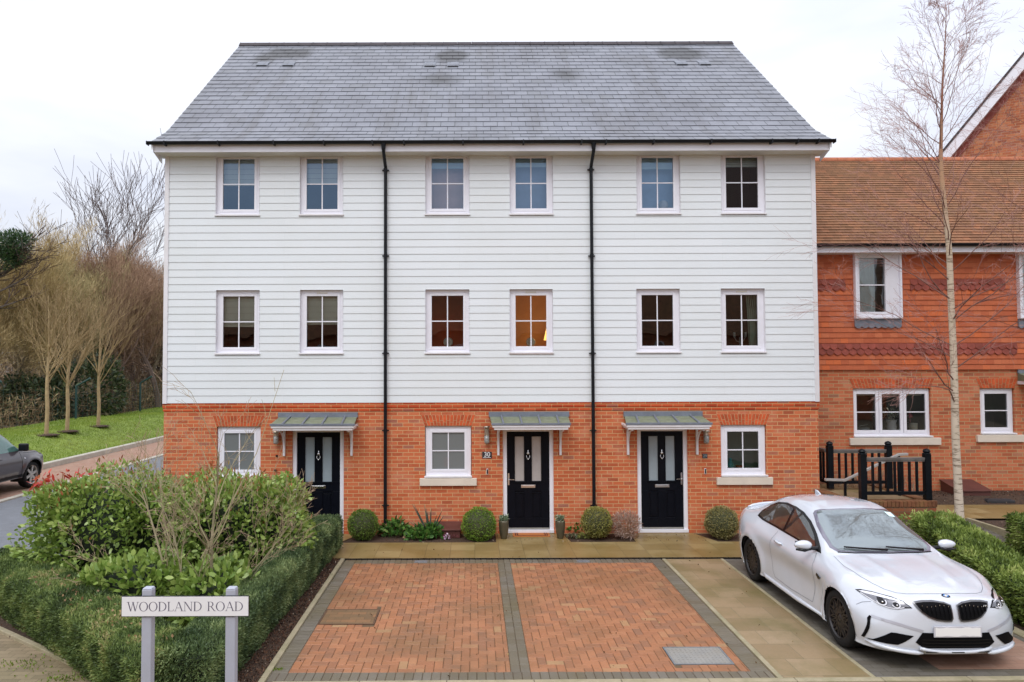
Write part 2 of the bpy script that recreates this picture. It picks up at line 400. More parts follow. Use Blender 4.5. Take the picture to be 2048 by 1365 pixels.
M['jointsand'] = P('joint_sand', (0.13, 0.085, 0.045), 0.95, var=0.3, nscale=4)
flat('ground', [(-300, -120), (300, -120), (300, 500), (-300, 500)], -0.06, M['earth'])
flat('road', [(-12.1, -30), (-5.9, -30), (-5.9, 120), (-12.1, 120)], -0.02, M['asphalt'])
flat('block_road', [(-5.9, -14), (30, -14), (30, 8.02), (-5.9, 8.02)], -0.016, M['block_road'])
flat('parking_strip', [(-14.5, -30), (-12.1, -30), (-12.1, 120), (-14.5, 120)], -0.016, M['block_pink'])
mb = MB(); mb.box(-12.22, -12.02, -30, 120, -0.05, 0.015); tag(mb.build('road_kerb', M['kerb_pale']), kind='structure')
mb = MB(); mb.box(-14.75, -14.5, -30, 120, -0.05, 0.16)
tag(mb.build('verge_kerb', M['kerb_pale'], bevel=0.02), kind='structure')
# footpath wedge bottom left
flat('footpath', [(-12.0, 2), (-2.3, 2), (-2.3, 6.9), (-7.6, 10.5), (-7.9, 10.6), (-12.0, 10.6)], -0.012, M['block_road'])

# mulch bed under the hedges and shrubs
flat('mulch_bed', [(-6.95, 10.14), (-2.9, 7.32), (-2.36, 7.0), (-2.36, 13.0), (-2.6, 14.86), (-6.95, 14.86)], -0.004, M['mulch'])
def kerbline(name, pts, w, z0, z1, mat):
    mb = MB()
    for a, b in zip(pts[:-1], pts[1:]):
        a, b = Vector(a).to_3d(), Vector(b).to_3d(); d = (b - a); L_ = d.length; d.normalize(); n = Vector((-d.y, d.x, 0)) * (w / 2)
        k = max(1, int(L_ / 0.9))
        for i in range(k):
            p, q = a + d * (L_ * i / k + 0.003), a + d * (L_ * (i + 1) / k - 0.003)
            c = [p - n, q - n, q + n, p + n]
            mb.prism([(v.x, v.y) for v in c], lambda x, y: (x, y, z0), lambda x, y: (x, y, z1))
    return tag(mb.build(name, mat, bevel=0.006), kind='structure')
kerbline('bed_kerb', [(-7.6, 10.55), (-2.45, 6.95)], 0.07, -0.05, 0.03, M['kerb'])
kerbline('driveway_kerb', [(-2.30, 7.05), (-2.33, 12.93)], 0.07, -0.05, 0.03, M['kerb'])
kerbline('path_kerb', [(3.33, 8.0), (3.33, 12.9)], 0.06, -0.05, 0.012, M['kerb'])
kerbline('front_kerb', [(-2.2, 7.93), (12, 8.07)], 0.10, -0.05, 0.008, M['kerb'])

# driveway: dark block borders and herringbone panels of single blocks
flat('driveway_base', [(-2.28, 7.98), (3.30, 8.02), (3.30, 12.93), (-2.28, 12.93)], -0.008, M['jointsand'])
flat('parking_bay', [(4.38, 8.0), (7.0, 8.0), (7.0, 12.93), (4.38, 12.93)], -0.004, M['block_grey'])
flat('parking_bay_inner', [(5.2, 8.25), (6.75, 8.25), (6.75, 12.5), (5.2, 12.5)], 0.0, M['block_pink'])

def blockmat(name, stops, dirt, bump=0.3):
    m, t, o = nt(name); b = NB(t)
    pos = b.n('ShaderNodeTexCoord').outputs['Object']
    a = b.n('ShaderNodeAttribute', attribute_name='rnd').outputs['Fac']
    c = b.ramp(a, stops)
    f = b.noise(pos, 60, 3, 0.6)
    c = b.mix(1.0, c, b.ramp(f, [(0.3, (0.88,) * 3), (0.7, (1.06,) * 3)]), 'MULTIPLY')
    g = b.ramp(b.noise(pos, 0.75, 6, 0.6), [(0.44, (0, 0, 0)), (0.66, (1, 1, 1))])
    c = b.mix(b.math('MULTIPLY', g, 0.72), c, c4(dirt))
    g3 = b.ramp(b.noise(pos, 2.6, 6, 0.7), [(0.52, (0, 0, 0)), (0.70, (1, 1, 1))])
    c = b.mix(b.math('MULTIPLY', g3, 0.40), c, c4((0.11, 0.085, 0.055)))
    r = b.ramp(b.noise(pos, 1.1, 3), [(0.35, (0.38,) * 3), (0.65, (0.65,) * 3)])
    pr = b.n('ShaderNodeBsdfPrincipled', {'Base Color': c, 'Roughness': r, 'Specular IOR Level': 0.4})
    bp = b.n('ShaderNodeBump', {'Height': f, 'Strength': bump, 'Distance': 0.004}); t.links.new(bp.outputs[0], pr.inputs['Normal'])
    t.links.new(pr.outputs[0], o.inputs[0]); return m
M['herring'] = blockmat('herringbone_blocks', [(0, (0.27, 0.13, 0.072)), (0.2, (0.33, 0.138, 0.066)), (0.6, (0.37, 0.155, 0.072)), (0.92, (0.40, 0.175, 0.085)), (1, (0.39, 0.235, 0.115))], (0.20, 0.105, 0.048))
M['border'] = blockmat('border_blocks', [(0, (0.135, 0.115, 0.085)), (0.5, (0.155, 0.135, 0.105)), (1, (0.18, 0.158, 0.128))], (0.13, 0.105, 0.05))
def block(mb, x0, x1, y0, y1, rng, z=0.0):
    g = 0.0022; z += rng.uniform(-0.0015, 0.0015); r = rng.random(); c = 0.005
    x0 += g; x1 -= g; y0 += g; y1 -= g
    mb.quad((x0+c, y0+c, z), (x1-c, y0+c, z), (x1-c, y1-c, z), (x0+c, y1-c, z), r)
    for a, b_, e, f in (((x0,y0),(x1,y0),(x1-c,y0+c),(x0+c,y0+c)), ((x1,y0),(x1,y1),(x1-c,y1-c),(x1-c,y0+c)), ((x1,y1),(x0,y1),(x0+c,y1-c),(x1-c,y1-c)), ((x0,y1),(x0,y0),(x0+c,y0+c),(x0+c,y1-c))):
        mb.quad((*a, z-0.006), (*b_, z-0.006), (*e, z), (*f, z), r)
rng = random.Random(4)
HX = [(-2.09, 0.40), (0.62, 3.08)]; HY = (8.22, 12.70)
holes = [(-2.09, -1.33, 9.72, 10.32), (2.27, 2.97, 8.40, 8.92)]
u = 0.1015
def herring(mb, x0, x1, y0, y1, skip):
    nx, ny = int(math.ceil((x1 - x0) / u)), int(math.ceil((y1 - y0) / u))
    for a in range(-1, nx + 1):
        for b in range(-1, ny + 1):
            k = (a - b) % 4
            if k == 0: c = (a, a + 2, b, b + 1)
            elif k == 3: c = (a, a + 1, b, b + 2)
            else: continue
            X0, X1 = max(x0, x0 + c[0]*u), min(x1, x0 + c[1]*u); Y0, Y1 = max(y0, y0 + c[2]*u), min(y1, y0 + c[3]*u)
            if X1 - X0 < 0.02 or Y1 - Y0 < 0.02: continue
            for s in skip:
                if X0 < s[1] and X1 > s[0] and Y0 < s[3] and Y1 > s[2]:
                    if X0 < s[0] and s[0]-X0 > 0.02: X1 = s[0]
                    elif X1 > s[1] and X1 - s[1] > 0.02: X0 = s[1]
                    elif Y0 < s[2] and s[2]-Y0 > 0.02: Y1 = s[2]
                    elif Y1 > s[3] and Y1 - s[3] > 0.02: Y0 = s[3]
                    else: X1 = X0
            if X1 - X0 < 0.02 or Y1 - Y0 < 0.02: continue
            block(mb, X0, X1, Y0, Y1, rng)
mb = MB()
for hx in HX: herring(mb, hx[0], hx[1], HY[0], HY[1], holes)
tag(mb.build('driveway_paving', M['herring']), kind='structure')
mb = MB()
for (x0, x1, y0, y1, dx, dy) in ((-2.28, -2.09, 8.22, 12.92, 0.19, 0.1), (0.40, 0.62, 8.22, 12.70, 0.11, 0.2), (3.08, 3.29, 8.22, 12.92, 0.21, 0.1),
                                 (-2.28, 3.29, 8.00, 8.22, 0.1, 0.22), (-2.09, 3.08, 12.70, 12.92, 0.1, 0.22)):
    x = x0
    while x < x1 - 0.02:
        y = y0
        while y < y1 - 0.02:
            block(mb, x, min(x + dx, x1), y, min(y + dy, y1), rng, 0.001); y += dy
        x += dx
tag(mb.build('driveway_border', M['border']), kind='structure')

# paths of slabs
flat('path', [(-2.75, 12.98), (7.2, 12.98), (7.2, 14.12), (-2.75, 14.12)], 0.012, M['slab'])
flat('doorway_path', [(-3.9, 14.12), (-2.62, 14.12), (-2.30, 14.90), (-3.9, 14.90)], 0.012, M['slab'])
flat('doorway_path', [(0.42, 14.12), (1.86, 14.12), (1.78, 14.90), (0.42, 14.90)], 0.012, M['slab'])
flat('doorway_path', [(3.12, 14.12), (4.70, 14.12), (4.40, 14.90), (3.12, 14.90)], 0.012, M['slab'])
flat('side_path', [(3.365, 8.05), (4.34, 8.05), (4.34, 12.94), (3.365, 12.94)], 0.0, M['slab_side'])
kerbline('bay_kerb', [(4.36, 8.05), (4.36, 12.93)], 0.05, -0.05, 0.006, M['kerb'])
flat('flower_bed', [(-2.62, 14.12), (7.2, 14.12), (7.2, 14.90), (-2.62, 14.90)], 0.0, M['mulch'])

# drain channel and covers
dr = MB()
for i in range(96):
    x = -2.3 + i * 0.1; dr.box(x + 0.008, x + 0.092, 12.925, 12.975, -0.02, 0.006)
dr.box(-2.3, 7.3, 12.915, 12.925, -0.02, 0.010); dr.box(-2.3, 7.3, 12.975, 12.985, -0.02, 0.010)
tag(dr.build('drain_channel', M['black']), 'long black slotted drain channel between the slab path and the driveway', 'drain')
M['iron'] = P('cover_iron', (0.22, 0.24, 0.26), 0.45, 0.3, var=0.2, nscale=12, bump=0.5, bscale=90)
M['iron2'] = P('grey_cover', (0.30, 0.29, 0.27), 0.6, 0.1, var=0.12, nscale=6, bump=0.5, bscale=150, dirt=(0.2, 0.17, 0.12), dscale=3)
M['tray'] = cellmat('tray_blocks', 0.2, 0.1, 0.004, [(0, (0.17, 0.105, 0.055)), (0.6, (0.22, 0.13, 0.065)), (1, (0.30, 0.15, 0.07))], (0.09, 0.06, 0.035), rough=0.55, stain=(0.15, 0.11, 0.06), stscale=2)
M['rust'] = P('rusty_edge', (0.11, 0.06, 0.035), 0.8, var=0.3)
def cover(name, x0, x1, y0, y1, mat, label, studs=True):
    t = empty(name, ((x0+x1)/2, (y0+y1)/2, 0), label, 'manhole cover')
    mb = MB(); w = 0.018
    for b in ((x0, x1, y0, y0+w), (x0, x1, y1-w, y1), (x0, x0+w, y0+w, y1-w), (x1-w, x1, y0+w, y1-w)): mb.box(*b, -0.03, 0.005)
    world_child(mb.build('cover_rim', M['rust'] if not studs else M['iron']), t)
    mb = MB(); mb.box(x0+w+0.003, x1-w-0.003, y0+w+0.003, y1-w-0.003, -0.03, 0.003)
    if studs:
        n = int((x1-x0)/0.05); k = int((y1-y0)/0.05)
        for i in range(n):
            for j in range(k):
                X = x0 + 0.035 + i*0.05; Y = y0 + 0.035 + j*0.05
                if X + .02 < x1 - w and Y + .02 < y1 - w: mb.box(X, X+0.02, Y, Y+0.02, 0.003, 0.006)
    world_child(mb.build('cover_lid', mat, uv=True), t)
    return t
cover('manhole_cover', -2.085, -1.335, 9.725, 10.315, M['tray'], 'block-filled brown manhole cover set in the driveway bay beside the hedge', False)
cover('manhole_cover', 2.275, 2.965, 8.405, 8.915, M['iron2'], 'pale grey metal manhole cover in the driveway bay beside the slab path')
for px, lab in ((842, 'small blue-grey access cover at the drain edge of the driveway bay beside the hedge'), (1167, 'small blue-grey access cover at the drain edge of the driveway bay beside the slab path')):
    p = gnd(px, 1124); cover('access_cover', p.x-0.11, p.x+0.11, 12.72, 12.86, M['iron'], lab)['group'] = 'small access covers along the drain'

# bark chips and gravel, leaf litter
rs = np.random.RandomState(5)
def chips(name, n, sample, size, stops, z, kind='stuff', label=None):
    Pn = np.array([sample() for _ in range(n)]); Pn = np.c_[Pn, np.full(n, z)]
    v = leaf_verts(Pn, np.tile([0, 0, 0.25], (n, 1)), size, size * 0.5, rs, tilt=1.0, up=0.1)
    m = leafmat(name + '_colour', stops, 0.8, 0.0)
    o = big_mesh(name, v, 4, m, rs.rand(n)); tag(o, label, kind=kind); return o
def s_strip():
    if rs.rand() < 0.72: return (rs.uniform(-2.75, -2.36), rs.uniform(7.1, 13.0))
    if rs.rand() < 0.6: return (rs.uniform(-6.5, -3.0), rs.uniform(9.2, 14.0))
    return (rs.uniform(-2.5, 6.8), rs.uniform(14.15, 14.8))
chips('bark_mulch_litter', 7000, s_strip, 0.032, [(0, (0.03, 0.015, 0.01)), (0.6, (0.11, 0.05, 0.03)), (0.93, (0.20, 0.10, 0.05)), (1, (0.5, 0.42, 0.32))], 0.002, label='bark chips lying on the beds')
def s_any(): return (rs.uniform(-2.3, 4.3), rs.uniform(8.1, 14.0))
chips('fallen_leaf_litter', 120, s_any, 0.035, [(0, (0.05, 0.03, 0.015)), (0.7, (0.15, 0.08, 0.03)), (1, (0.4, 0.3, 0.12))], 0.016, label='scattered dead leaves on the paving')

# grass verge with a low bank, left
def bankz(x, y):
    t = min(1, max(0, (-14.75 - x) / 2.6)); s = t * t * (3 - 2 * t)
    return 0.10 + s * (0.66 + 0.10 * noise.noise(Vector((x * .3, y * .18, 0)))) + 0.03 * noise.noise(Vector((x, y, 3)))
def heightfield(name, x0, x1, y0, y1, nx, ny, zf, mat, mask=None):
    mb = MB(); xs = np.linspace(x0, x1, nx); ys = np.linspace(y0, y1, ny)
    mb.v = [(x, y, zf(x, y)) for y in ys for x in xs]
    for j in range(ny - 1):
        for i in range(nx - 1):
            a = j * nx + i; mb.f.append((a, a + 1, a + nx + 1, a + nx)); mb.r.append(0.5)
    return tag(mb.build(name, mat, smooth=True, uv=True), kind='structure')
M['turf'] = P('turf', (0.17, 0.23, 0.035), 0.9, var=0.3, nscale=3, bump=0.8, bscale=30)
heightfield('grass_bank', -20.5, -14.74, 4, 75, 24, 120, bankz, M['turf'])
n = 60000
gy = 15 + 45 * rs.rand(n) ** 1.3; gx = rs.uniform(-20.3, -14.8, n)
gp = np.array([(x, y, bankz(x, y)) for x, y in zip(gx, gy)])
gv = leaf_verts(gp, np.tile([0, 0, 1.0], (n, 1)), 0.085, 0.022, rs, tilt=0.45)
gr = np.clip(np.array([0.5 + 0.6 * noise.noise(Vector((x * .8, y * .5, 7))) for x, y in zip(gx, gy)]) + rs.uniform(-.2, .2, n), 0, 1)
tag(big_mesh('grass', gv, 4, leafmat('grass_blades', [(0, (0.15, 0.24, 0.03)), (0.5, (0.24, 0.33, 0.045)), (1, (0.34, 0.38, 0.08))], 0.6), gr), 'short bright green grass on the verge bank', kind='stuff')
# moss tufts at the bottom-left kerb
def tufts(cx, cy, n, s):
    return np.c_[rs.normal(cx, s, n), rs.normal(cy, s * .5, n), np.full(n, -0.01)]
tp = np.concatenate([tufts(-4.5, 8.1, 120, .15), tufts(-5.2, 8.5, 120, .2), tufts(-3.6, 7.5, 80, .12), tufts(-2.26, 8.3, 60, .05)])
tag(big_mesh('weeds', leaf_verts(tp, np.tile([0, 0, 1.0], (len(tp), 1)), 0.03, 0.02, rs, tilt=0.6), 4, leafmat('moss_green', [(0, (0.12, 0.20, 0.02)), (1, (0.24, 0.30, 0.05))]), rs.rand(len(tp))), 'small green weeds in the paving joints', kind='stuff')

# raised planting ground on the right
def rz(x, y):
    t = min(1, max(0, (y - 9.2) / 4.2)); s = t * t * (3 - 2 * t)
    z = 0.55 * s
    if y > 14.75: z = 0.57 + 0.14 * min(1, (y - 14.75) / 0.3)
    return z - 0.01
heightfield('planting_bed', 6.86, 24, 7.6, 16.2, 60, 80, lambda x, y: -0.02 if (x < 6.9 or (x < 7.1 and y > 14)) else rz(x, y), M['mulch'])
mb = MB(); mb.quad((8.72, 13.45, 0.578), (24, 13.45, 0.578), (24, 14.76, 0.578), (8.72, 14.76, 0.578))
tag(mb.build('upper_path', M['slab'], uv=True), kind='structure')
mb = MB(); mb.quad((8.3, 12.2, rz(9, 12.2) + .02), (9.2, 12.2, rz(9, 12.2) + .02), (9.2, 13.45, 0.574), (8.3, 13.45, 0.574))
tag(mb.build('ramp_path', M['block_grey'], uv=True), kind='structure')
kerbline('ramp_kerb', [(9.05, 11.9), (9.05, 13.42)], 0.06, 0.2, 0.60, M['kerb'])
n = 2500
gx = rs.uniform(7.2, 15, n); gy = np.where(rs.rand(n) < .6, rs.uniform(14.8, 15.6, n), rs.uniform(9, 13.4, n))
gp = np.array([(x, y, rz(x, y) + .006) for x, y in zip(gx, gy)])
tag(big_mesh('bark_gravel', leaf_verts(gp, np.tile([0, 0, .25], (n, 1)), 0.035, 0.02, rs, tilt=1.0), 4, bpy.data.materials['bark_mulch_litter_colour'], rs.rand(n)), 'bark chips on the raised bed by the brick house', kind='stuff')
mb = MB(); mb.box(6.84, 7.0, 7.6, 13.55, -0.05, 0.02)
tag(mb.build('bay_edging', M['kerb'], bevel=0.01), kind='structure')
# ------------------------------------------------------------------ the three-storey terrace
FY = 14.85                       # face of the brick; the boards stand a little proud of it
XL, XR = at(328, 805, FY).x, at(1636, 805, FY).x
ZB = at(980, 805, FY - .03).z    # bottom of the boards
ZE = at(980, 303, FY - .03).z    # soffit
YB = 24.9
house = empty('terraced_house', ((XL + XR) / 2, FY, 0), 'three-storey white weatherboarded terrace with slate roof and brick ground floor', 'house')
def hp(mb, name, mat, **k): return world_child(mb.build(name, mat, **k), house)
def sub(mb, name, mat, par, **k):
    o = mb.build(name, mat, **k); o.parent = par; return o

def span(px0, px1, y=600): return at(px0, y, FY - .03).x, at(px1, y, FY - .03).x
UPX = [(432, 519), (600, 686), (851, 938.5), (1019.5, 1105.5), (1273, 1360), (1442, 1530)]
ZM0, ZM1 = at(980, 709, FY-.03).z, at(980, 579, FY-.03).z
ZU0, ZU1 = at(980, 432, FY-.03).z, ZE - 0.005
GPX = [(433, 521), (850, 943), (1442, 1533)]
ZG0, ZG1 = at(980, 956, FY).z, at(980, 852, FY).z
DPX = [(584.5, 687.5), (1006, 1107.5), (1275, 1376)]
ZD0, ZD1 = 0.03, at(980, 856, FY).z
up_holes = [(*span(*p, 368), ZU0, ZU1) for p in UPX]
mid_holes = [(*span(*p, 644), ZM0, ZM1) for p in UPX]
g_holes = [(at(a, 905, FY).x, at(b, 905, FY).x, ZG0, ZG1) for a, b in GPX]
d_holes = [(at(a, 960, FY).x, at(b, 960, FY).x, ZD0, ZD1) for a, b in DPX]

# brick ground floor
ZC = ZB - 0.165
mb = MB()
I = lambda x, y, z: (x, y, z)
grid_wall(mb, XL, XR, [-0.06, ZC], g_holes + d_holes, lambda *a: (FY, FY), I)
mb.quad((XL, YB, -.06), (XL, FY, -.06), (XL, FY, ZC), (XL, YB, ZC)); mb.quad((XR, FY, -.06), (XR, YB, -.06), (XR, YB, ZC), (XR, FY, ZC))
mb.quad((XR, YB, -.06), (XL, YB, -.06), (XL, YB, ZE), (XR, YB, ZE))
for (a, b, c, d) in g_holes + d_holes:
    for q in (((a, FY, c), (a, FY+.11, c), (a, FY+.11, d), (a, FY, d)), ((b, FY+.11, c), (b, FY, c), (b, FY, d), (b, FY+.11, d)),
              ((a, FY, d), (a, FY+.11, d), (b, FY+.11, d), (b, FY, d)), ((a, FY+.11, c), (a, FY, c), (b, FY, c), (b, FY+.11, c))): mb.quad(*q)
hp(mb, 'brick_wall', M['brick'], uv=True)
mb = MB()   # corbelled courses under the boards
mb.box(XL - .02, XR + .02, FY - .028, FY + .1, ZC + .075, ZB + .03); mb.box(XL - .012, XR + .012, FY - .016, FY + .1, ZC, ZC + .075)
hp(mb, 'brick_band', M['brick_bright'], uv=True)

# boards
NB_ = 34; rows = [ZB + (ZE - ZB) * i / NB_ for i in range(NB_ + 1)]
YW = FY - .030
def ybd(z0, z1, za, zb):
    f = lambda z: YW - 0.008 + 0.010 * (z - za) / (zb - za)
    return f(z0), f(z1)
mb = MB(); TR = 0.075
grid_wall(mb, XL + TR, XR - TR, rows, up_holes + mid_holes, ybd, I)
for a, b in zip(rows[:-1], rows[1:]):
    mb.quad((XL + .01, YB, a), (XL + .01, FY, a), (XL + .024, FY, b), (XL + .024, YB, b))
    mb.quad((XR - .01, FY, a), (XR - .01, YB, a), (XR - .024, YB, b), (XR - .024, FY, b))
hp(mb, 'weatherboarding', M['board'], uv=lambda co: (co.x + .02 * co.y, (co.z - ZB) / (ZE - ZB) * NB_ * .1525 + 30.5 - .0014))
for a_, b_ in ((XL - .012, XL + TR), (XR - TR, XR + .012)):
    mb = MB(); mb.box(a_, b_, FY - .055, FY + .05, ZB - .01, ZE); hp(mb, 'corner_trim', M['trim'], bevel=.004)
for (a, b, c, d) in up_holes + mid_holes:
    mb = MB()
    y0, y1 = YW - .015, FY + .12
    for q in (((a, y0, c), (a, y1, c), (a, y1, d), (a, y0, d)), ((b, y1, c), (b, y0, c), (b, y0, d), (b, y1, d)), ((a, y0, d), (a, y1, d), (b, y1, d), (b, y0, d)), ((a, y1, c), (a, y0, c), (b, y0, c), (b, y1, c))): mb.quad(*q)
    hp(mb, 'window_reveal', M['trim'])

# gables in boards + eaves
EX0, EX1 = at(302, 290, 14.42).x, at(1664, 285, 14.42).x
YE = 14.42; ZR0 = at(980, 281, YE).z - .01
YR = 19.9; ZR1 = at(980, 88, YR).z
prof = [(YE, ZR0), (YE + .75, ZR0 + .75 * .60), (YR, ZR1)]
for x, s in ((XL + .02, -1), (XR - .02, 1)):
    mb = MB(); pts = [(x, FY, ZE), (x, YB, ZE), (x, YR, ZR1 - .2)]; mb.poly(pts if s > 0 else pts[::-1])
    hp(mb, 'gable_wall', M['board'], uv=True)

# slate roof: stepped courses on a bell-cast profile
segs = []; acc = 0
for (ya, za), (yb, zb) in zip(prof[:-1], prof[1:]):
    segs.append((acc, ya, za, yb, zb, math.hypot(yb - ya, zb - za))); acc += segs[-1][-1]
TOT = acc
def onroof(s):
    s = min(s, TOT - 1e-4)
    for (a, ya, za, yb, zb, l) in segs:
        if s <= a + l + 1e-6:
            t = (s - a) / l; ny, nz_ = -(zb - za) / l, (yb - ya) / l; return ya + (yb - ya) * t, za + (zb - za) * t, ny, nz_
    return yb, zb, ny, nz_
mb = MB(); NS = 26; g = TOT / NS; ruv = {}
RX0, RX1 = EX0 + .0, EX1
rng = random.Random(3)
def rp_(x, s, h): y, z, ny, nz_ = onroof(s); return (x, y + ny * h, z + nz_ * h)
for i in range(NS):
    s0, s1 = i * g, (i + 1) * g
    n_ = 45; w = (RX1 - RX0) / n_
    off = (i % 2) * w / 2
    xs = [RX0] + [RX0 + off + k * w for k in range(0 if off else 1, n_)] + [RX1]
    for a, b in zip(xs[:-1], xs[1:]):
        if b - a < .01: continue
        h0 = 0.016 + rng.uniform(-.002, .003); h1 = .004
        A, B_, C_, D_ = rp_(a + .004, s0, h0), rp_(b - .004, s0, h0), rp_(b - .004, s1 + .01, h1), rp_(a + .004, s1 + .01, h1)
        r_ = rng.random(); mb.quad(A, B_, C_, D_, r_); mb.quad(rp_(a, s0, -.01), rp_(b, s0, -.01), B_, A, r_)
def slatemat():
    m, t, o = nt('slates'); b = NB(t)
    pos = b.n('ShaderNodeTexCoord').outputs['Object']
    a = b.n('ShaderNodeAttribute', attribute_name='rnd').outputs['Fac']
    c = b.ramp(a, [(0, (0.185, 0.195, 0.225)), (0.5, (0.205, 0.215, 0.25)), (0.9, (0.225, 0.235, 0.27)), (1, (0.17, 0.178, 0.198))])
    g_ = b.ramp(b.noise(pos, 0.55, 6, 0.7), [(0.45, (0, 0, 0)), (0.7, (1, 1, 1))])
    c = b.mix(b.math('MULTIPLY', g_, .55), c, c4((0.11, 0.11, 0.125)))
    su = b.n('ShaderNodeMapping', {'Vector': pos, 'Scale': (2.6, 0.22, 0.22)}).outputs[0]
    g2 = b.ramp(b.noise(su, 1.0, 5, 0.65), [(0.52, (0, 0, 0)), (0.72, (1, 1, 1))])
    c = b.mix(b.math('MULTIPLY', g2, .55), c, c4((0.115, 0.11, 0.11)))
    # soot-dark patches above the roof vents
    f = b.noise(pos, 28, 4, .6)
    c = b.mix(1.0, c, b.ramp(f, [(0.3, (0.85,) * 3), (0.7, (1.08,) * 3)]), 'MULTIPLY')
    sp = b.n('ShaderNodeSeparateXYZ', {0: pos})
    wob = b.math('MULTIPLY', b.math('SUBTRACT', b.noise(pos, 3.0, 4, .7), .5), .9)
    for (vx, vy, vz, w_, amt) in VST:
        dx = b.math('DIVIDE', b.math('SUBTRACT', sp.outputs[0], vx), w_)
        dz = b.math('DIVIDE', b.math('SUBTRACT', sp.outputs[2], vz), 0.42)
        d2 = b.math('ADD', b.math('MULTIPLY', dx, dx), b.math('MULTIPLY', dz, dz))
        k = b.math('MULTIPLY', b.math('SUBTRACT', 1.0, b.math('MINIMUM', b.math('ADD', b.math('POWER', d2, .5), wob), 1.0)), amt)
        c = b.mix(b.math('MINIMUM', b.math('MAXIMUM', b.math('MULTIPLY', k, 2.2), 0.0), 0.85), c, c4((0.045, 0.045, 0.046)))
    pr = b.n('ShaderNodeBsdfPrincipled', {'Base Color': c, 'Roughness': 0.5, 'Specular IOR Level': 0.45})
    bp = b.n('ShaderNodeBump', {'Height': f, 'Strength': .3, 'Distance': .004}); t.links.new(bp.outputs[0], pr.inputs['Normal'])
    t.links.new(pr.outputs[0], o.inputs[0]); return m
def roofhit(px, py):
    d = ray(px, py); (ya, za), (yb, zb) = prof[1], prof[2]
    k = (zb - za) / (yb - ya)          # z = za + k (y - ya)
    t = (za - k * ya - CAMH) / (d.z - k * d.y); return CAMP + d * t
VST = []
for px, py, w_, amt in ((576, 108, .85, .8), (903, 113, .5, 1.1), (1362, 108, .75, 1.05), (528, 118, .4, .5), (885, 160, .6, .45), (1130, 150, .5, .4)):
    p = roofhit(px, py); VST.append((p.x, p.y, p.z, w_, amt))
M['slates'] = slatemat()
hp(mb, 'slate_roof', M['slates'])
mb = MB()   # body under the slates: rear slope, verge and soffits
YBk = 2 * YR - YE
mb.quad((EX1, YBk, ZR0), (EX0, YBk, ZR0), (EX0, YR, ZR1), (EX1, YR, ZR1))
hp(mb, 'rear_roof', M['slate'], uv=True)
for x0, x1 in ((EX0 + .005, EX0 + .04), (EX1 - .04, EX1 - .005)):
    p2 = [(y, z) for (y, z) in prof] + [(YBk, ZR0)]
    low = [(y, z - .16) for (y, z) in p2][::-1]
    top = [(y, z - .012) for (y, z) in p2]
    mb = MB(); mb.prism(top + low, lambda y, z: (x0, y, z), lambda y, z: (x1, y, z))
    hp(mb, 'bargeboard', M['trim'])
mb = MB()
for (ya, za), (yb, zb) in zip(prof[:-1], prof[1:]): mb.quad((EX0 + .03, ya + .03, za - .03), (EX1 - .03, ya + .03, za - .03), (EX1 - .03, yb + .03, zb - .03), (EX0 + .03, yb + .03, zb - .03))
hp(mb, 'roof_underlay', M['black'])
ZF0, ZF1 = at(980, 303, YE + .06).z, at(980, 287, YE + .06).z
FX0, FX1 = at(306, 295, YE + .05).x, at(1660, 290, YE + .05).x
mb = MB(); mb.box(FX0, FX1, YE + .05, YE + .075, ZF0, ZR0 - .03)
for x0, x1 in ((FX0, FX0 + .02), (FX1 - .02, FX1)):
    mb.prism([(YE + .075, ZF0), (FY + .02, ZF0 - .12), (FY + .02, ZR0 + .1), (YE + .075, ZR0 - .03)], lambda y, z: (x0, y, z), lambda y, z: (x1, y, z))
hp(mb, 'fascia_board', M['upvc'], bevel=.004)
mb = MB(); mb.box(FX0, FX1, YE + .075, FY + .10, ZF0 + .004, ZF0 + .018)
hp(mb, 'soffit', M['soffit'])
# gutter
mb = MB(); GY, GZ = YE - .02, (at(980, 283, YE - .02).z)
gp_ = [(GY + .056 * math.cos(a), GZ + .056 * math.sin(a) + .01) for a in np.linspace(PI, 2 * PI, 9)] + [(GY + .05 * math.cos(a), GZ + .05 * math.sin(a) + .012) for a in np.linspace(2 * PI, PI, 9)]
gx0, gx1 = at(295, 283, GY).x, at(1669, 279, GY).x
mb.prism(gp_, lambda y, z: (gx0, y, z), lambda y, z: (gx1, y, z))
for px in (330, 437, 548, 648, 745, 808, 926, 1047, 1163, 1212, 1307, 1422, 1543, 1595, 1636):
    x = at(px, 290, GY).x; mb.box(x - .014, x + .014, GY - .062, GY + .07, GZ - .062, GZ + .018)
for x in (gx0, gx1): mb.box(x - .006, x + .006, GY - .062, GY + .062, GZ - .055, GZ + .016)
hp(mb, 'gutter', M['black'])
# ridge tiles
mb = MB(); n_ = 34; rl, rr = at(481, 86, YR).x, at(1470, 83, YR).x
for i in range(n_):
    a = EX0 + (EX1 - EX0) * i / n_; b = EX0 + (EX1 - EX0) * (i + 1) / n_
    pts = [(YR - .17, ZR1 - .10), (YR - .04, ZR1 + .035), (YR + .04, ZR1 + .035), (YR + .17, ZR1 - .10)]
    k = .008 if i % 1 == 0 else 0
    mb.prism(pts, lambda y, z: (a + .003, y, z), lambda y, z: (b - .003, y, z))
    mb.prism([(y, z + .006) for y, z in pts], lambda y, z: (a + .003, y, z), lambda y, z: (a + .03, y, z))
hp(mb, 'ridge', M['ridge'])
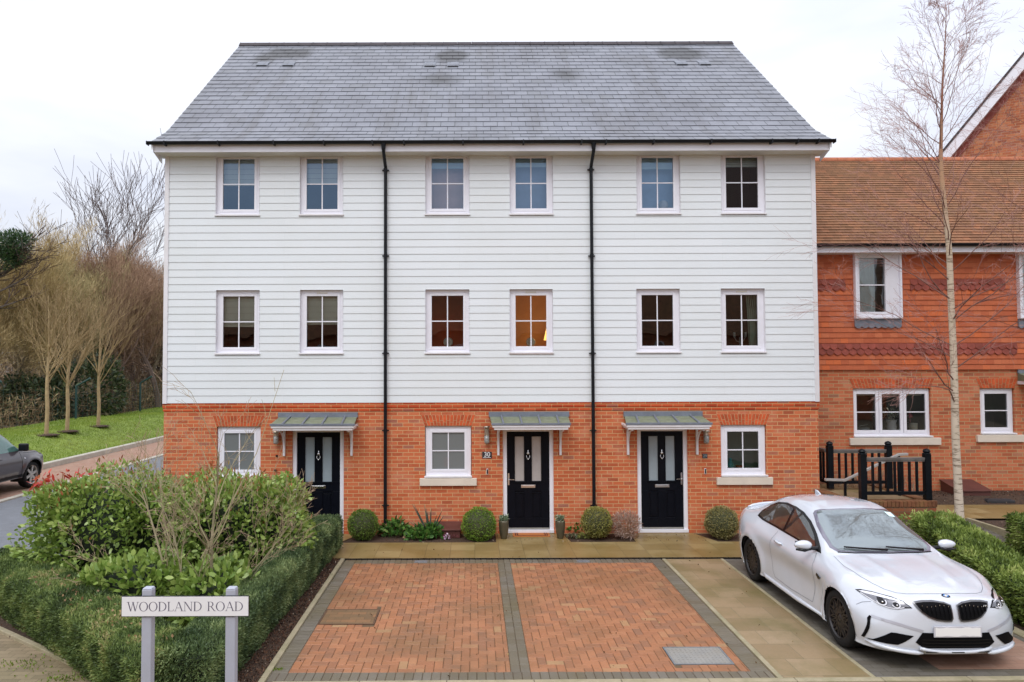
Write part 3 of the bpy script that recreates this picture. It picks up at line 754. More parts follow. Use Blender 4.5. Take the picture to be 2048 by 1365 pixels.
# roof vents
for px, py in ((526, 130), (578, 130), (860, 131), (906, 131), (1362, 128), (1408, 128)):
    p = roofhit(px, py)
    mb = MB(); k = (prof[2][1] - prof[1][1]) / (prof[2][0] - prof[1][0])
    pr_ = [(-.13, -.13*k + .015), (-.13, -.13*k + .048), (-.05, -.05*k + .055), (.15, .15*k + .02)]
    mb.prism(pr_, lambda y, z: (p.x - .15, p.y + y, p.z + z), lambda y, z: (p.x + .15, p.y + y, p.z + z))
    hp(mb, 'roof_vent', M['slate'], uv=True)
    mb = MB(); mb.box(p.x - .13, p.x + .13, p.y - .136, p.y - .12, p.z - .13*k + .018, p.z - .13*k + .044)
    hp(mb, 'vent_slot', M['dark'])

# windows --------------------------------------------------------------
def ring(mb, x0, x1, z0, z1, w, y0, y1, wb=None):
    wb = wb or w
    mb.box(x0, x0 + w, y0, y1, z0, z1); mb.box(x1 - w, x1, y0, y1, z0, z1)
    mb.box(x0 + w, x1 - w, y0, y1, z1 - w, z1); mb.box(x0 + w, x1 - w, y0, y1, z0, z0 + wb)
def plainmat(name, col, rough=0.8): 
    return P(name, col, rough, var=0.08, nscale=3)
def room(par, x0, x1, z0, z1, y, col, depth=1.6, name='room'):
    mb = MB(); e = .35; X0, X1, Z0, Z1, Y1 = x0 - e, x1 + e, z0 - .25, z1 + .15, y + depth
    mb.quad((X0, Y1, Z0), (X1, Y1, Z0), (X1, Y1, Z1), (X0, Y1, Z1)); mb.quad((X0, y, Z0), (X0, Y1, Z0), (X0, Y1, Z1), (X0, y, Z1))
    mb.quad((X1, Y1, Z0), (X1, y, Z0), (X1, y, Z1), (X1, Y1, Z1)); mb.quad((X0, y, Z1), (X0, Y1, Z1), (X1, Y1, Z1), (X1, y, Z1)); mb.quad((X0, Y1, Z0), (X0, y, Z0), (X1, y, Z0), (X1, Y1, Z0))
    m = M.get(('room', col)) or plainmat('room_tint', col); M[('room', col)] = m
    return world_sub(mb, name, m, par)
def world_sub(mb, name, mat, par, **k):
    o = mb.build(name, mat, **k); o.parent = par; return o
def make_window(parent, x0, x1, z0, z1, y, cols=2, rows_=2, glass='glass', frame=.055, sash=.06, sill=True, trickle=False, sashes=None, fx=None, glassonly=None):
    """frame is the window's own mesh; y = front of the frame. everything in world space under parent"""
    mb = MB(); ring(mb, x0, x1, z0, z1, frame, y, y + .07, frame + .02)
    w = mb.build('window', M['upvc'], bevel=.004); world_child(w, parent)
    ww = sashes or [(x0 + frame - .006, x1 - frame + .006)]
    zz0, zz1 = z0 + frame + .012, z1 - frame + .006
    for a, b in ww:
        mb = MB(); ring(mb, a, b, zz0, zz1, sash, y - .008, y + .05)
        world_sub(mb, 'sash', M['upvc'], w, bevel=.005)
        ga, gb, gc, gd = a + sash, b - sash, zz0 + sash, zz1 - sash
        mb = MB(); mb.quad((ga, y + .02, gc), (gb, y + .02, gc), (gb, y + .02, gd), (ga, y + .02, gd))
        world_sub(mb, 'pane', M[glass], w)
        mb = MB(); zc = (gc + gd) / 2
        if cols == 2:
            xc = (ga + gb) / 2; mb.box(xc - .011, xc + .011, y + .008, y + .018, gc, zc - .011); mb.box(xc - .011, xc + .011, y + .008, y + .018, zc + .011, gd)
        if rows_ == 2: mb.box(ga, gb, y + .007, y + .018, zc - .011, zc + .011)
        world_sub(mb, 'glazing_bar', M['upvc'], w)
    if sill:
        mb = MB(); mb.box(x0 - .02, x1 + .02, y - .10, y + .03, z0 - .012, z0 + .022)
        world_sub(mb, 'window_sill', M['trim'], w, bevel=.005)
    if trickle:
        xc = (x0 + x1) / 2; mb = MB(); mb.box(xc - .11, xc + .11, y - .02, y, z1 - frame + .005, z1 - frame + .03)
        world_sub(mb, 'trickle_vent', M['soffit'], w, bevel=.003)
    return w
CREAM = P('blind_cream', (0.80, 0.80, 0.66), 0.85, var=0.05, nscale=2)
TEALB = P('blind_pale', (0.62, 0.80, 0.80), 0.85, var=0.05)
CURT = P('curtain_green', (0.28, 0.36, 0.27), 0.9, var=0.2, nscale=4)
def blind(w, x0, x1, z0, z1, y, mat):
    mb = MB(); n_ = 5
    for i in range(n_):
        a = z0 + (z1 - z0) * i / n_; b = z0 + (z1 - z0) * (i + 1) / n_
        mb.quad((x0, y, a), (x1, y, a), (x1, y + .012, b), (x0, y + .012, b))
    mb.box(x0, x1, y - .006, y + .012, z0 - .02, z0 - .001)
    return world_sub(mb, 'blind', mat, w)
YU = FY + .035
UP = [((0.06, 0.12, 0.22), 'cream', .40), ((0.06, 0.12, 0.22), 'cream', .38), ((0.88, 0.55, 0.46), 'teal', .14), ((0.40, 0.48, 0.66), 'teal', .12), ((0.40, 0.54, 0.72), 'teal', .16), ((0.07, 0.025, 0.015), 'teal', .13)]  # blue and brown room colours stand in for what the upper panes reflect
for k, (h, (col, bl, amt)) in enumerate(zip(up_holes, UP)):
    w = make_window(house, h[0] + .0, h[1] - .0, h[2] + .02, h[3] - .0, YU, glass='glass_blue' if k != 5 else 'glass_dim', trickle=k in (1, 3, 5), frame=.075, sash=.055)
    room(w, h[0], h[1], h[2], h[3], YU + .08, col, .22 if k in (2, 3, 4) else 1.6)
    H = h[3] - h[2]
    blind(w, h[0] + .1, h[1] - .1, h[3] - .1 - amt * H, h[3] - .08, YU + .11, CREAM if bl == 'cream' else TEALB)
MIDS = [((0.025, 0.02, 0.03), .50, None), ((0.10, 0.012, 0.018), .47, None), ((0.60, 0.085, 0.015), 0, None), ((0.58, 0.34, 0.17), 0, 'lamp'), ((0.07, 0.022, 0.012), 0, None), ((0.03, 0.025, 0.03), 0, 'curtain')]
for k, (h, (col, amt, ex)) in enumerate(zip(mid_holes, MIDS)):
    w = make_window(house, h[0], h[1], h[2] + .02, h[3], YU, trickle=k in (1, 3, 5), frame=.075, sash=.055)
    H = h[3] - h[2]
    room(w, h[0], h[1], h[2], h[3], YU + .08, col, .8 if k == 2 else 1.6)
    if amt: blind(w, h[0] + .1, h[1] - .1, h[3] - .06 - amt * H, h[3] - .08, YU + .11, CREAM)
    if ex == 'curtain':
        mb = MB(); xa = h[1] - .30
        pts = []; n_ = 26
        for i in range(n_): x = xa + (h[1] - .05 - xa) * i / (n_ - 1); pts.append((x, YU + .16 + .02 * math.sin(i * 1.5)))
        for (a, b) in zip(pts[:-1], pts[1:]): mb.quad((a[0] + .12, a[1], h[2] + .1), (b[0] + .05, b[1], h[2] + .1), (b[0], b[1], h[3]), (a[0], a[1], h[3]))
        world_sub(mb, 'curtain', CURT, w)
GR = [(0.30, 0.32, 0.32), (0.40, 0.42, 0.42), (0.34, 0.46, 0.46)]
YG = FY + .045
for k, (h, col) in enumerate(zip(g_holes, GR)):
    w = make_window(house, h[0] + .01, h[1] - .01, h[2] + .02, h[3] - .005, YG, frame=.085, sash=.055, glass='frostwin' if k < 2 else 'glass')
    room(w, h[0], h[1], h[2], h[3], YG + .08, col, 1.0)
    # flat brick arch, each brick cut to the splay
    mb = MB(); xc = (h[0] + h[1]) / 2; n_ = 15; hw0, hw1 = (h[1] - h[0]) / 2 + .005, (h[1] - h[0]) / 2 + .085; zt = h[3] + .225
    for i in range(n_):
        for (t0, t1) in (((0, .5), (.5, 1)) if i % 2 else ((0, .33), (.33, 1.0))):
            f0, f1 = (i / n_) * 2 - 1, ((i + 1) / n_) * 2 - 1
            e = .006
            def X(f, t): return xc + f * (hw0 + (hw1 - hw0) * t)
            za, zb = h[3] + .225 * t0 + .004, h[3] + .225 * t1 - .004
            ta, tb = t0, t1
            mb.prism([(X(f0, ta) + e, za), (X(f1, ta) - e, za), (X(f1, tb) - e, zb), (X(f0, tb) + e, zb)], lambda x, z: (x, FY - .006, z), lambda x, z: (x, FY + .02, z), r=rng.random())
    hp(mb, 'brick_arch', blk_orange if 'blk_orange' in globals() else globals().setdefault('blk_orange', P('arch_brick', (0.60, 0.105, 0.028), 0.8, var=0.25, nscale=9, rnd=.35)))
    mb = MB(); mb.prism([(xc - hw0 - .002, h[3]), (xc + hw0 + .002, h[3]), (xc + hw1 + .004, zt), (xc - hw1 - .004, zt)], lambda x, z: (x, FY - .003, z), lambda x, z: (x, FY + .02, z))
    hp(mb, 'arch_mortar', globals().get('mort') or globals().setdefault('mort', P('mortar', (0.50, 0.34, 0.18), 0.9, bump=.3)))
    # stone sill
    mb = MB(); mb.box(h[0] - .105, h[1] + .105, FY - .055, FY + .09, h[2] - .155, h[2] - .002)
    hp(mb, 'stone_sill', M['stone'], bevel=.008)

# doors ----------------------------------------------------------------
def make_door(h, side, frostm):
    x0, x1, z0, z1 = h; y = FY + .03; f = .082
    mb = MB(); mb.box(x0, x0 + f, y, y + .09, z0 + .05, z1); mb.box(x1 - f, x1, y, y + .09, z0 + .05, z1); mb.box(x0 + f, x1 - f, y, y + .09, z1 - f, z1)
    mb.box(x0, x1, y - .045, y + .09, z0 - .01, z0 + .05)
    fr = mb.build('door_frame', M['upvc'], bevel=.004); world_child(fr, house)
    a, b = x0 + f + .004, x1 - f - .004; W = b - a; zb, zt = z0 + .065, z1 - f - .004
    mb = MB(); yd = y + .03; zl = 0.93 + z0
    g1 = (a + .187 * W, a + .405 * W); g2 = (a + .59 * W, a + .808 * W); gz0, gz1 = 1.06, min(1.97, zt - .10)
    # slab with glazed and panelled openings
    xs = [a, g1[0], g1[1], g2[0], g2[1], b]; zs = [zb, .30, .86, gz0, gz1, zt]
    for i in range(5):
        for j in range(5):
            if i in (1, 3) and j in (1, 3): continue
            mb.box(xs[i], xs[i+1], yd, yd + .04, zs[j], zs[j+1])
    # raised panels and mouldings
    for g_ in (g1, g2):
        c0, c1 = g_
        mb.box(c0, c1, yd + .014, yd + .04, .30, .86)
        mb.prism([(0, 0), (.02, .02)], lambda *q: (0, 0, 0), lambda *q: (0, 0, 0)) if False else None
        mb.box(c0 + .035, c1 - .035, yd + .002, yd + .014, .335, .80)
        for zz in (.30, .815): mb.box(c0, c1, yd - .004, yd + .02, zz, zz + .012)
        mb.box(c0 - .028, c1 + .028, yd - .014, yd, gz0 - .035, gz0 - .018)
        ring(mb, c0 - .02, c1 + .02, gz0 - .018, gz1 + .02, .02, yd - .010, yd)
    d = mb.build('door', M['doorblack'], bevel=.003); world_child(d, house)
    mb = MB()
    for g_ in (g1, g2): mb.box(g_[0], g_[1], yd + .012, yd + .03, gz0, gz1)
    world_sub(mb, 'glass_panel', frostm, d)
    mb = MB(); xc = (a + b) / 2; mb.box(xc - .145, xc + .145, yd - .010, yd, .925, .985); mb.box(xc - .12, xc + .12, yd - .014, yd - .010, .935, .975)
    world_sub(mb, 'letterbox', M['chrome'], d, bevel=.002)
    mb = MB(); zk = 1.60
    mb.lathe([(.001, .10), (.012, .085), (.006, .06), (.030, .04), (.034, .02), (.018, 0), (.001, -.002)], (xc, yd - .006, zk), 10)
    mb.tube([(xc - .028, yd - .022, zk + .0), (xc - .036, yd - .028, zk - .05), (xc, yd - .03, zk - .10), (xc + .036, yd - .028, zk - .05), (xc + .028, yd - .022, zk)], .006, 6)
    mb.lathe([(.001, -.10), (.014, -.09), (.012, -.075), (.001, -.07)], (xc, yd - .006, zk), 8)
    world_sub(mb, 'knocker', M['chrome'], d, smooth=True)
    mb = MB(); xh = a + .03 if side < 0 else b - .03; s = 1 if side < 0 else -1
    mb.box(xh - .016, xh + .016, yd - .012, yd, .98, 1.22)
    mb.tube([(xh, yd - .012, 1.10), (xh, yd - .05, 1.10), (xh + s * .03, yd - .055, 1.10), (xh + s * .12, yd - .055, 1.095)], .010, 8)
    world_sub(mb, 'door_handle', M['chrome'], d)
    mb = MB(); mb.box(a, b, yd - .015, yd + .02, zb - .012, zb + .02); world_sub(mb, 'threshold_bar', M['iron2'], d)
    mb = MB(); mb.quad((x0, y + .1, z0), (x1, y + .1, z0), (x1, y + .1, z1), (x0, y + .1, z1)); world_sub(mb, 'door_backing', M['dark'], d)
    return d
M['frostdoor_warm'] = P('frosted_door_glass_pale', (0.44, 0.41, 0.40), 0.25, var=0.05)
make_door(d_holes[0], -1, M['frostdoor']); make_door(d_holes[1], -1, M['frostdoor_warm']); make_door(d_holes[2], 1, M['frostdoor'])

# canopies -------------------------------------------------------------
def canopy(xa, xb, xla, xlb):
    """xa..xb at the wall; xla..xlb at the front edge"""
    zt, zf = at(980, 833, FY).z, at(980, 848, 14.30).z; yf = 14.30
    root = MB(); root.quad((xla, yf, zf), (xlb, yf, zf), (xb, FY - .02, zt), (xa, FY - .02, zt))
    root.quad((xla, yf, zf - .03), (xla, yf, zf), (xa, FY - .02, zt), (xa, FY - .02, zt - .03)); root.quad((xlb, yf, zf), (xlb, yf, zf - .03), (xb, FY - .02, zt - .03), (xb, FY - .02, zt))
    root.quad((xla, yf, zf - .035), (xlb, yf, zf - .035), (xlb, yf, zf), (xla, yf, zf))
    c = root.build('canopy', M['leadroof']); world_child(c, house)
    mb = MB(); zt2 = at(980, 824, FY).z; mb.box(xa - .02, xb + .02, FY - .05, FY + .01, zt - .01, zt2)
    for i in range(4):
        f = (i + .62) / 4.25
        p0 = Vector((xla + (xlb - xla) * f, yf - .006, zf + .012)); p1 = Vector((xa + (xb - xa) * f, FY - .03, zt + .014))
        mb.tube([p0 + Vector((0, 0, -.02)), p0, p0.lerp(p1, .5), p1], .021, 8)
    mb.box(xla - .01, xlb + .01, yf - .014, yf + .01, zf - .03, zf + .012)
    world_sub(mb, 'lead_flashing', M['lead'], c, bevel=.004)
    mb = MB(); z1, z0 = zf - .032, zf - .125
    mb.box(xla + .01, xlb - .01, yf + .0, yf + .03, z1 - .045, z1); mb.box(xla + .04, xlb - .04, yf + .02, yf + .05, z0, z1 - .045)
    for (s, xx, xw) in ((1, xla, xa), (-1, xlb, xb)):
        a_, b_ = sorted((xx + s * .012, xx + s * .05)); mb.box(a_, b_, yf + .03, FY, z1 - .045, z1)
        a_, b_ = sorted((xx + s * .045, xx + s * .075)); mb.box(a_, b_, yf + .05, FY, z0, z1 - .045)
    mb.box(xla + .05, xlb - .05, yf + .05, FY, z0 + .01, z0 + .02)
    world_sub(mb, 'canopy_fascia', M['trim'], c, bevel=.006)
    for s in (0, 1):
        x = (xla + .14) if s == 0 else (xlb - .14)
        mb = MB(); t = .022; zt3, zb3 = z0 + .01, at(980, 911, FY - .03).z
        def bx(y0, y1, za, zb): mb.box(x - t, x + t, y0, y1, za, zb)
        bx(FY - .055, FY - .004, zb3, zt3); bx(yf + .08, FY - .055, zt3 - .045, zt3)
        arc = []
        for k in range(9):
            a = PI / 2 * k / 8; arc.append((FY - .055 - .36 * (1 - math.cos(a)), zt3 - .045 - .36 * (1 - math.sin(a))))
        arc2 = [(y + .03 * (k / 8 - 0) * 0 + .0, z) for k, (y, z) in enumerate(arc)]
        outer = [(y, z) for y, z in arc]; inner = [(FY - .055 - .40 * (1 - math.cos(PI/2*k/8)) + .0, zt3 - .045 - .40 * (1 - math.sin(PI/2*k/8)) + .0 ) for k in range(9)]
        for k in range(8):
            y0, za = outer[k]; y1, zb = outer[k+1]
            off = .026
            mb.prism([(y0, za), (y1, zb), (y1 + off, zb + off * .2), (y0 + off, za + off * .2)], lambda y, z: (x - t * .8, y, z), lambda y, z: (x + t * .8, y, z))
        world_sub(mb, 'bracket', M['trim'], c, bevel=.003)
    return c
def cx(px0, px1, pf0, pf1):
    canopy(at(px0, 828, FY).x, at(px1, 828, FY).x, at(pf0, 850, 14.30).x, at(pf1, 850, 14.30).x)
cx(559, 714, 540.5, 708.5); cx(979.5, 1136, 984, 1141); cx(1248.5, 1402, 1252.5, 1424)

# drainpipes -----------------------------------------------------------
for px, pb in ((771, 1050), (1185, 1030)):
    x = at(px, 700, FY - .08).x; xt = at(px - (2 if px < 800 else -1), 288, GY).x
    y = YW - .07; r = .034
    mb = MB()
    mb.tube([(x, GY, GZ - .03), (x, GY + .01, GZ - .16)], [.05, .038], 12)
    mb.tube([(x, GY, GZ - .13), (x, GY + .02, GZ - .20), (x, y, GZ - .42), (x, y, GZ - .5), (x, y, .02)], r, 12)
    for z in (GZ - .48, at(px, 512, y).z, at(px, 862, y).z, at(px, 707, y).z, at(px, 1012, y).z):
        mb.tube([(x, y, z - .03), (x, y, z + .03)], r + .008, 12); mb.box(x - .07, x + .07, y + .02, y + .05, z - .012, z + .012)
    hp(mb, 'drainpipe', M['black'], smooth=False)
# ------------------------------------------------------------------ small things on and by the front wall
def wall_lamp(px, py0, py1, label):
    p0, p1 = at(px, py0, FY - .1), at(px, py1, FY - .1); H = p0.z - p1.z; x = p0.x
    t = empty('wall_lamp', (x, FY, p1.z), label, 'wall lamp', 'steel wall lamps beside the front doors')
    z = p1.z; y = FY - .10
    mb = MB(); mb.lathe([(.001, z + H), (.075, z + H - .012), (.078, z + H - .03), (.05, z + H - .035), (.05, z + H - .05)], (x, y, 0), 16); world_child(mb.build('lamp_cap', M['steel'], smooth=True), t)
    mb = MB(); mb.tube([(x, y, z + .17), (x, y, z + H - .04)], .036, 14); mb.box(x - .02, x + .02, y, FY, z + H * .45, z + H * .6)
    world_child(mb.build('lamp_body', M['steel'], smooth=False), t)
    mb = MB(); mb.lathe([(.001, z), (.04, z + .008), (.052, z + .03), (.052, z + .17)], (x, y, 0), 16); world_child(mb.build('lamp_glass', M['lampglass'], smooth=True), t)
    mb = MB()
    for k in range(4):
        a = PI / 4 + k * PI / 2; mb.tube([(x + .056 * math.cos(a), y + .056 * math.sin(a), z + .02), (x + .056 * math.cos(a), y + .056 * math.sin(a), z + H - .03)], .004, 5)
    for zz in (.03, .10, .17): mb.lathe([(.052, z + zz - .004), (.059, z + zz), (.052, z + zz + .004)], (x, y, 0), 14)
    world_child(mb.build('lamp_cage', M['steel']), t)
M['lampglass'] = P('lamp_glass_grey', (0.30, 0.31, 0.30), 0.15, var=0.15)
wall_lamp(552, 862, 889, 'steel wall lamp partly hidden by the canopy of the door behind the hedge')
wall_lamp(973.5, 852, 888, 'steel wall lamp above the black number 30 plaque')
wall_lamp(1412.5, 860, 888, 'steel wall lamp above the small dark number 29 plaque')

def text_mesh(txt, size, mat, name, loc, rot, parent, extrude=.001, sx=1.0, bold=0.0):
    cu = bpy.data.curves.new('txt', 'FONT'); cu.body = txt; cu.size = size; cu.extrude = extrude; cu.align_x = 'CENTER'; cu.align_y = 'CENTER'; cu.offset = bold
    to = bpy.data.objects.new('txt', cu); COL.objects.link(to)
    bpy.context.view_layer.update()
    dg = bpy.context.evaluated_depsgraph_get(); me = bpy.data.meshes.new_from_object(to.evaluated_get(dg))
    COL.objects.unlink(to); bpy.data.objects.remove(to)
    me.transform(Matrix.Translation(loc) @ rot @ Matrix.Diagonal((sx, 1, 1, 1)))
    me.materials.clear(); me.materials.append(mat)
    o = bpy.data.objects.new(name, me); COL.objects.link(o); world_child(o, parent); return o
RX90 = Matrix.Rotation(R(90), 4, 'X')
WHITE = P('white_paint', (0.80, 0.80, 0.82), 0.5, var=0.02, dirt=(0.66, 0.66, 0.62), dscale=6, damt=.3)
GREYW = P('grey_print', (0.22, 0.26, 0.27), 0.5)
SLATEP = P('slate_plaque_face', (0.03, 0.032, 0.04), 0.4, var=0.15)
p = at(974, 910.5, FY)
t = empty('number_plaque', (p.x, FY, p.z), 'black house number plaque reading 30 in white', 'sign')
mb = MB(); mb.box(p.x - .098, p.x + .098, FY - .012, FY, p.z - .067, p.z + .067); world_child(mb.build('plaque_plate', SLATEP, bevel=.003), t)
text_mesh('30', .13, WHITE, 'lettering', (p.x, FY - .014, p.z + .010), RX90, t, bold=.0012)
mb = MB(); mb.box(p.x - .08, p.x + .08, FY - .0135, FY - .012, p.z - .056, p.z - .047); world_child(mb.build('printed_line', WHITE), t)
p = at(1409.5, 912.5, FY)
t = empty('number_plaque', (p.x, FY, p.z), 'small dark house number plaque reading 29 in faint grey', 'sign')
mb = MB(); mb.box(p.x - .052, p.x + .052, FY - .012, FY, p.z - .045, p.z + .045); world_child(mb.build('plaque_plate', SLATEP, bevel=.003), t)
text_mesh('29', .08, GREYW, 'lettering', (p.x, FY - .014, p.z), RX90, t, bold=.002)
for px, py, lab in ((974.5, 943.5, 'slim doorbell beneath the plaque reading 30'), (1410.5, 943, 'slim doorbell beneath the faint plaque reading 29')):
    p = at(px, py, FY); t = empty('doorbell', (p.x, FY, p.z), lab, 'doorbell', 'doorbells beside the front doors')
    mb = MB(); mb.box(p.x - .019, p.x + .019, FY - .018, FY, p.z - .058, p.z + .058); world_child(mb.build('doorbell_case', WHITE, bevel=.006), t)
    mb = MB(); mb.box(p.x - .012, p.x + .014, FY - .022, FY - .018, p.z - .046, p.z + .05); world_child(mb.build('doorbell_face', M['black'], bevel=.003), t)
for px, py, lab in ((554, 912, 'small black wall fitting above a bell push beside the hedge-hidden door'), (551, 941, 'tiny black bell push low on the brick beside the hedge-hidden door')):
    p = at(px, py, FY); mb = MB(); mb.box(-.018, .018, -.035, 0, -.02, .02); mb.box(-.008, .008, -.06, -.03, -.008, .012)
    o = mb.build('wall_fitting', M['black'], bevel=.004); o.location = (p.x, FY, p.z); tag(o, lab, 'wall fitting')

# ornaments behind the windows
def orn(name, px, py, Y, build, mat, label, cat='ornament', group=None):
    p = at(px, py, Y); mb = MB(); build(mb); o = mb.build(name, mat, smooth=True); o.location = p; return tag(o, label, cat, group)
IV = P('ivory_ceramic', (0.66, 0.62, 0.50), 0.5, var=0.08)
def disc(mb):
    mb.lathe([(.012, 0), (.03, -.02), (.075, -.022), (.10, 0), (.075, .022), (.03, .02), (.012, 0)], (0, 0, .105), 24, 'Y')
    mb.box(-.04, .04, -.03, .03, -.01, .01)
orn('ornament', 896.5, 695, FY + .16, disc, IV, 'round cream ring ornament on the sill of the dark red room')
orn('ornament', 1061.5, 695, FY + .16, disc, IV, 'round cream ring ornament on the sill of the orange lit room')
orn('ornament', 1327, 419, FY + .18, lambda mb: mb.lathe([(.001, 0), (.06, .01), (.09, .05), (.10, .09), (.085, .14), (.05, .175), (.001, .185)], (0, 0, 0), 16), WHITE, 'white rounded helmet-like ornament on the sill of a top floor window')
orn('ornament', 893, 935, FY + .14, lambda mb: mb.lathe([(.001, 0), (.06, .01), (.06, .07), (.035, .11), (.05, .15), (.03, .20), (.001, .22)], (0, 0, 0), 14), P('red_plastic', (0.42, 0.03, 0.05), 0.5), 'small red figure-shaped ornament behind the frosted ground floor window')
orn('vase', 1461, 936, FY + .14, lambda mb: mb.lathe([(.001, 0), (.05, .005), (.065, .06), (.045, .11), (.02, .14), (.03, .17), (.028, .20)], (0, 0, 0), 16), P('teal_glaze', (0.10, 0.42, 0.44), 0.3), 'small teal vase behind the ground floor window by the number 29 plaque', 'vase')
orn('bowl', 1478, 938, FY + .16, lambda mb: mb.lathe([(.001, 0), (.05, .005), (.07, .05), (.068, .07), (.001, .072)], (0, 0, 0), 14), P('red_fruit', (0.35, 0.06, 0.03), 0.5), 'low reddish bowl beside the teal vase', 'bowl')
def cand(mb):
    mb.lathe([(.05, 0), (.03, .02), (.012, .05), (.02, .10), (.012, .14), (.018, .2)], (0, 0, 0), 10)
    for s in (-1, 1):
        mb.tube([(0, 0, .10), (s * .07, 0, .12), (s * .115, 0, .20)], .008, 6); mb.tube([(s * .115, 0, .20), (s * .115, 0, .30)], .025, 10)
orn('candelabra', 1480, 694, FY + .16, cand, P('grey_metal', (0.30, 0.32, 0.30), 0.4), 'grey candelabra with two candles on the sill beside the green curtain', 'candelabra')
# the lit table lamp in the orange room
p = at(1102, 668, FY + 1.0)
t = empty('table_lamp', (p.x, p.y, p.z - .3), 'lit table lamp glowing in the orange room', 'lamp')
ms = bpy.data.materials.new('lamp_shade_glow'); ms.use_nodes = True
pb = ms.node_tree.nodes['Principled BSDF']; pb.inputs['Base Color'].default_value = (.9, .5, .12, 1); pb.inputs['Emission Color'].default_value = (1, .52, .13, 1); pb.inputs['Emission Strength'].default_value = 1.3
mb = MB(); mb.lathe([(.16, -.14), (.10, .14)], (p.x, p.y, p.z), 18); world_child(mb.build('lamp_shade', ms, smooth=True), t)
mb = MB(); mb.tube([(p.x, p.y, p.z - .35), (p.x, p.y, p.z - .1)], .02, 8); world_child(mb.build('lamp_base', M['black']), t)
ll = bpy.data.lights.new('lamp_bulb', 'POINT'); ll.energy = 4.5; ll.color = (1, .62, .28); ll.shadow_soft_size = .08
lo = bpy.data.objects.new('lamp_bulb', ll); COL.objects.link(lo); lo.location = (p.x - .05, p.y - .35, p.z + .1)

# doormat, pots, utility box
p0, p1 = gnd(1026, 1074), gnd(1100, 1062)
t = empty('doormat', ((p0.x + p1.x) / 2, (p0.y + p1.y) / 2, .012), 'orange coir doormat with dark striped border', 'doormat')
X0, X1, Y0, Y1 = p0.x, gnd(1100.5, 1074).x, p0.y - .07, p0.y + .30
COIR = P('coir', (0.50, 0.17, 0.045), 0.95, var=0.15, nscale=40, bump=.8, bscale=200); MATD = P('mat_border', (0.10, 0.018, 0.015), 0.95)
mb = MB(); mb.box(X0, X1, Y0, Y1, .012, .028); world_child(mb.build('mat_pile', COIR, bevel=.004), t)
mb = MB()
for k, e in enumerate((.045, .085)):
    ring2 = [(X0 + e, X0 + e + .02, Y0 + e * .6, Y1 - e * .6), (X1 - e - .02, X1 - e, Y0 + e * .6, Y1 - e * .6), (X0 + e, X1 - e, Y0 + e * .6, Y0 + e * .6 + .012), (X0 + e, X1 - e, Y1 - e * .6 - .012, Y1 - e * .6)]
    for b_ in ring2: mb.box(*b_, .0285 + .0004 * k, .0300 + .0008 * k)
world_child(mb.build('mat_stripe', MATD), t)

rs = np.random.RandomState(11)
def rndleaves(name, Pn, Nn, ln, wd, mat, parent=None, tilt=.8, nper=4, up=.3, rv=None):
    v = leaf_verts(np.asarray(Pn, float), np.asarray(Nn, float), ln, wd, rs, tilt, nper, up)
    return big_mesh(name, v, nper, mat, rv if rv is not None else rs.rand(len(Pn)), parent)
BRONZE = P('bronze_glaze', (0.115, 0.10, 0.065), 0.28, 0.3, var=0.25, nscale=5)
SUCC = leafmat('succulent_leaves', [(0, (0.10, 0.17, 0.08)), (0.6, (0.25, 0.33, 0.20)), (1, (0.50, 0.52, 0.42))])
for k, (px, lab) in enumerate(((1006, 'bronze planter with pale succulents on the handle side of the number 30 door'), (1116, 'bronze planter with pale succulents on the hinge side of the number 30 door'))):
    c = gnd(px, 1069); x, y = c.x, 14.42
    t = empty('planter', (x, y, .012), lab, 'plant pot', 'bronze planters flanking the middle door')
    mb = MB(); mb.lathe([(.055, .0), (.062, .01), (.085, .12), (.098, .24), (.098, .33), (.088, .36), (.082, .36), (.085, .33), (.001, .33)], (0, 0, 0), 24); mb.build('pot', BRONZE, t, smooth=True)
    n = 260; Pn = np.c_[rs.normal(0, .035, n), rs.normal(0, .035, n), rs.uniform(.33, .43, n)]; Nn = Pn * [8, 8, 1]
    rndleaves('plant', Pn, Nn, .055, .022, SUCC, t, tilt=.5)
p0, p1 = gnd(876, 1069), gnd(921, 1069)
BOXM = P('brown_box', (0.105, 0.035, 0.028), 0.55, var=0.2, nscale=4)
t = empty('meter_box', ((p0.x + p1.x) / 2, 14.65, 0), 'brown sloping-lidded meter box against the brick behind the flower bed', 'meter box')
mb = MB(); mb.prism([(14.50, 0), (14.84, 0), (14.84, .235), (14.50, .15)], lambda y, z: (p0.x, y, z), lambda y, z: (p1.x, y, z)); world_child(mb.build('box_body', BOXM, bevel=.006), t)
mb = MB(); mb.prism([(14.47, .155), (14.845, .245), (14.845, .265), (14.47, .175)], lambda y, z: (p0.x - .015, y, z), lambda y, z: (p1.x + .015, y, z)); world_child(mb.build('box_lid', BOXM, bevel=.004), t)

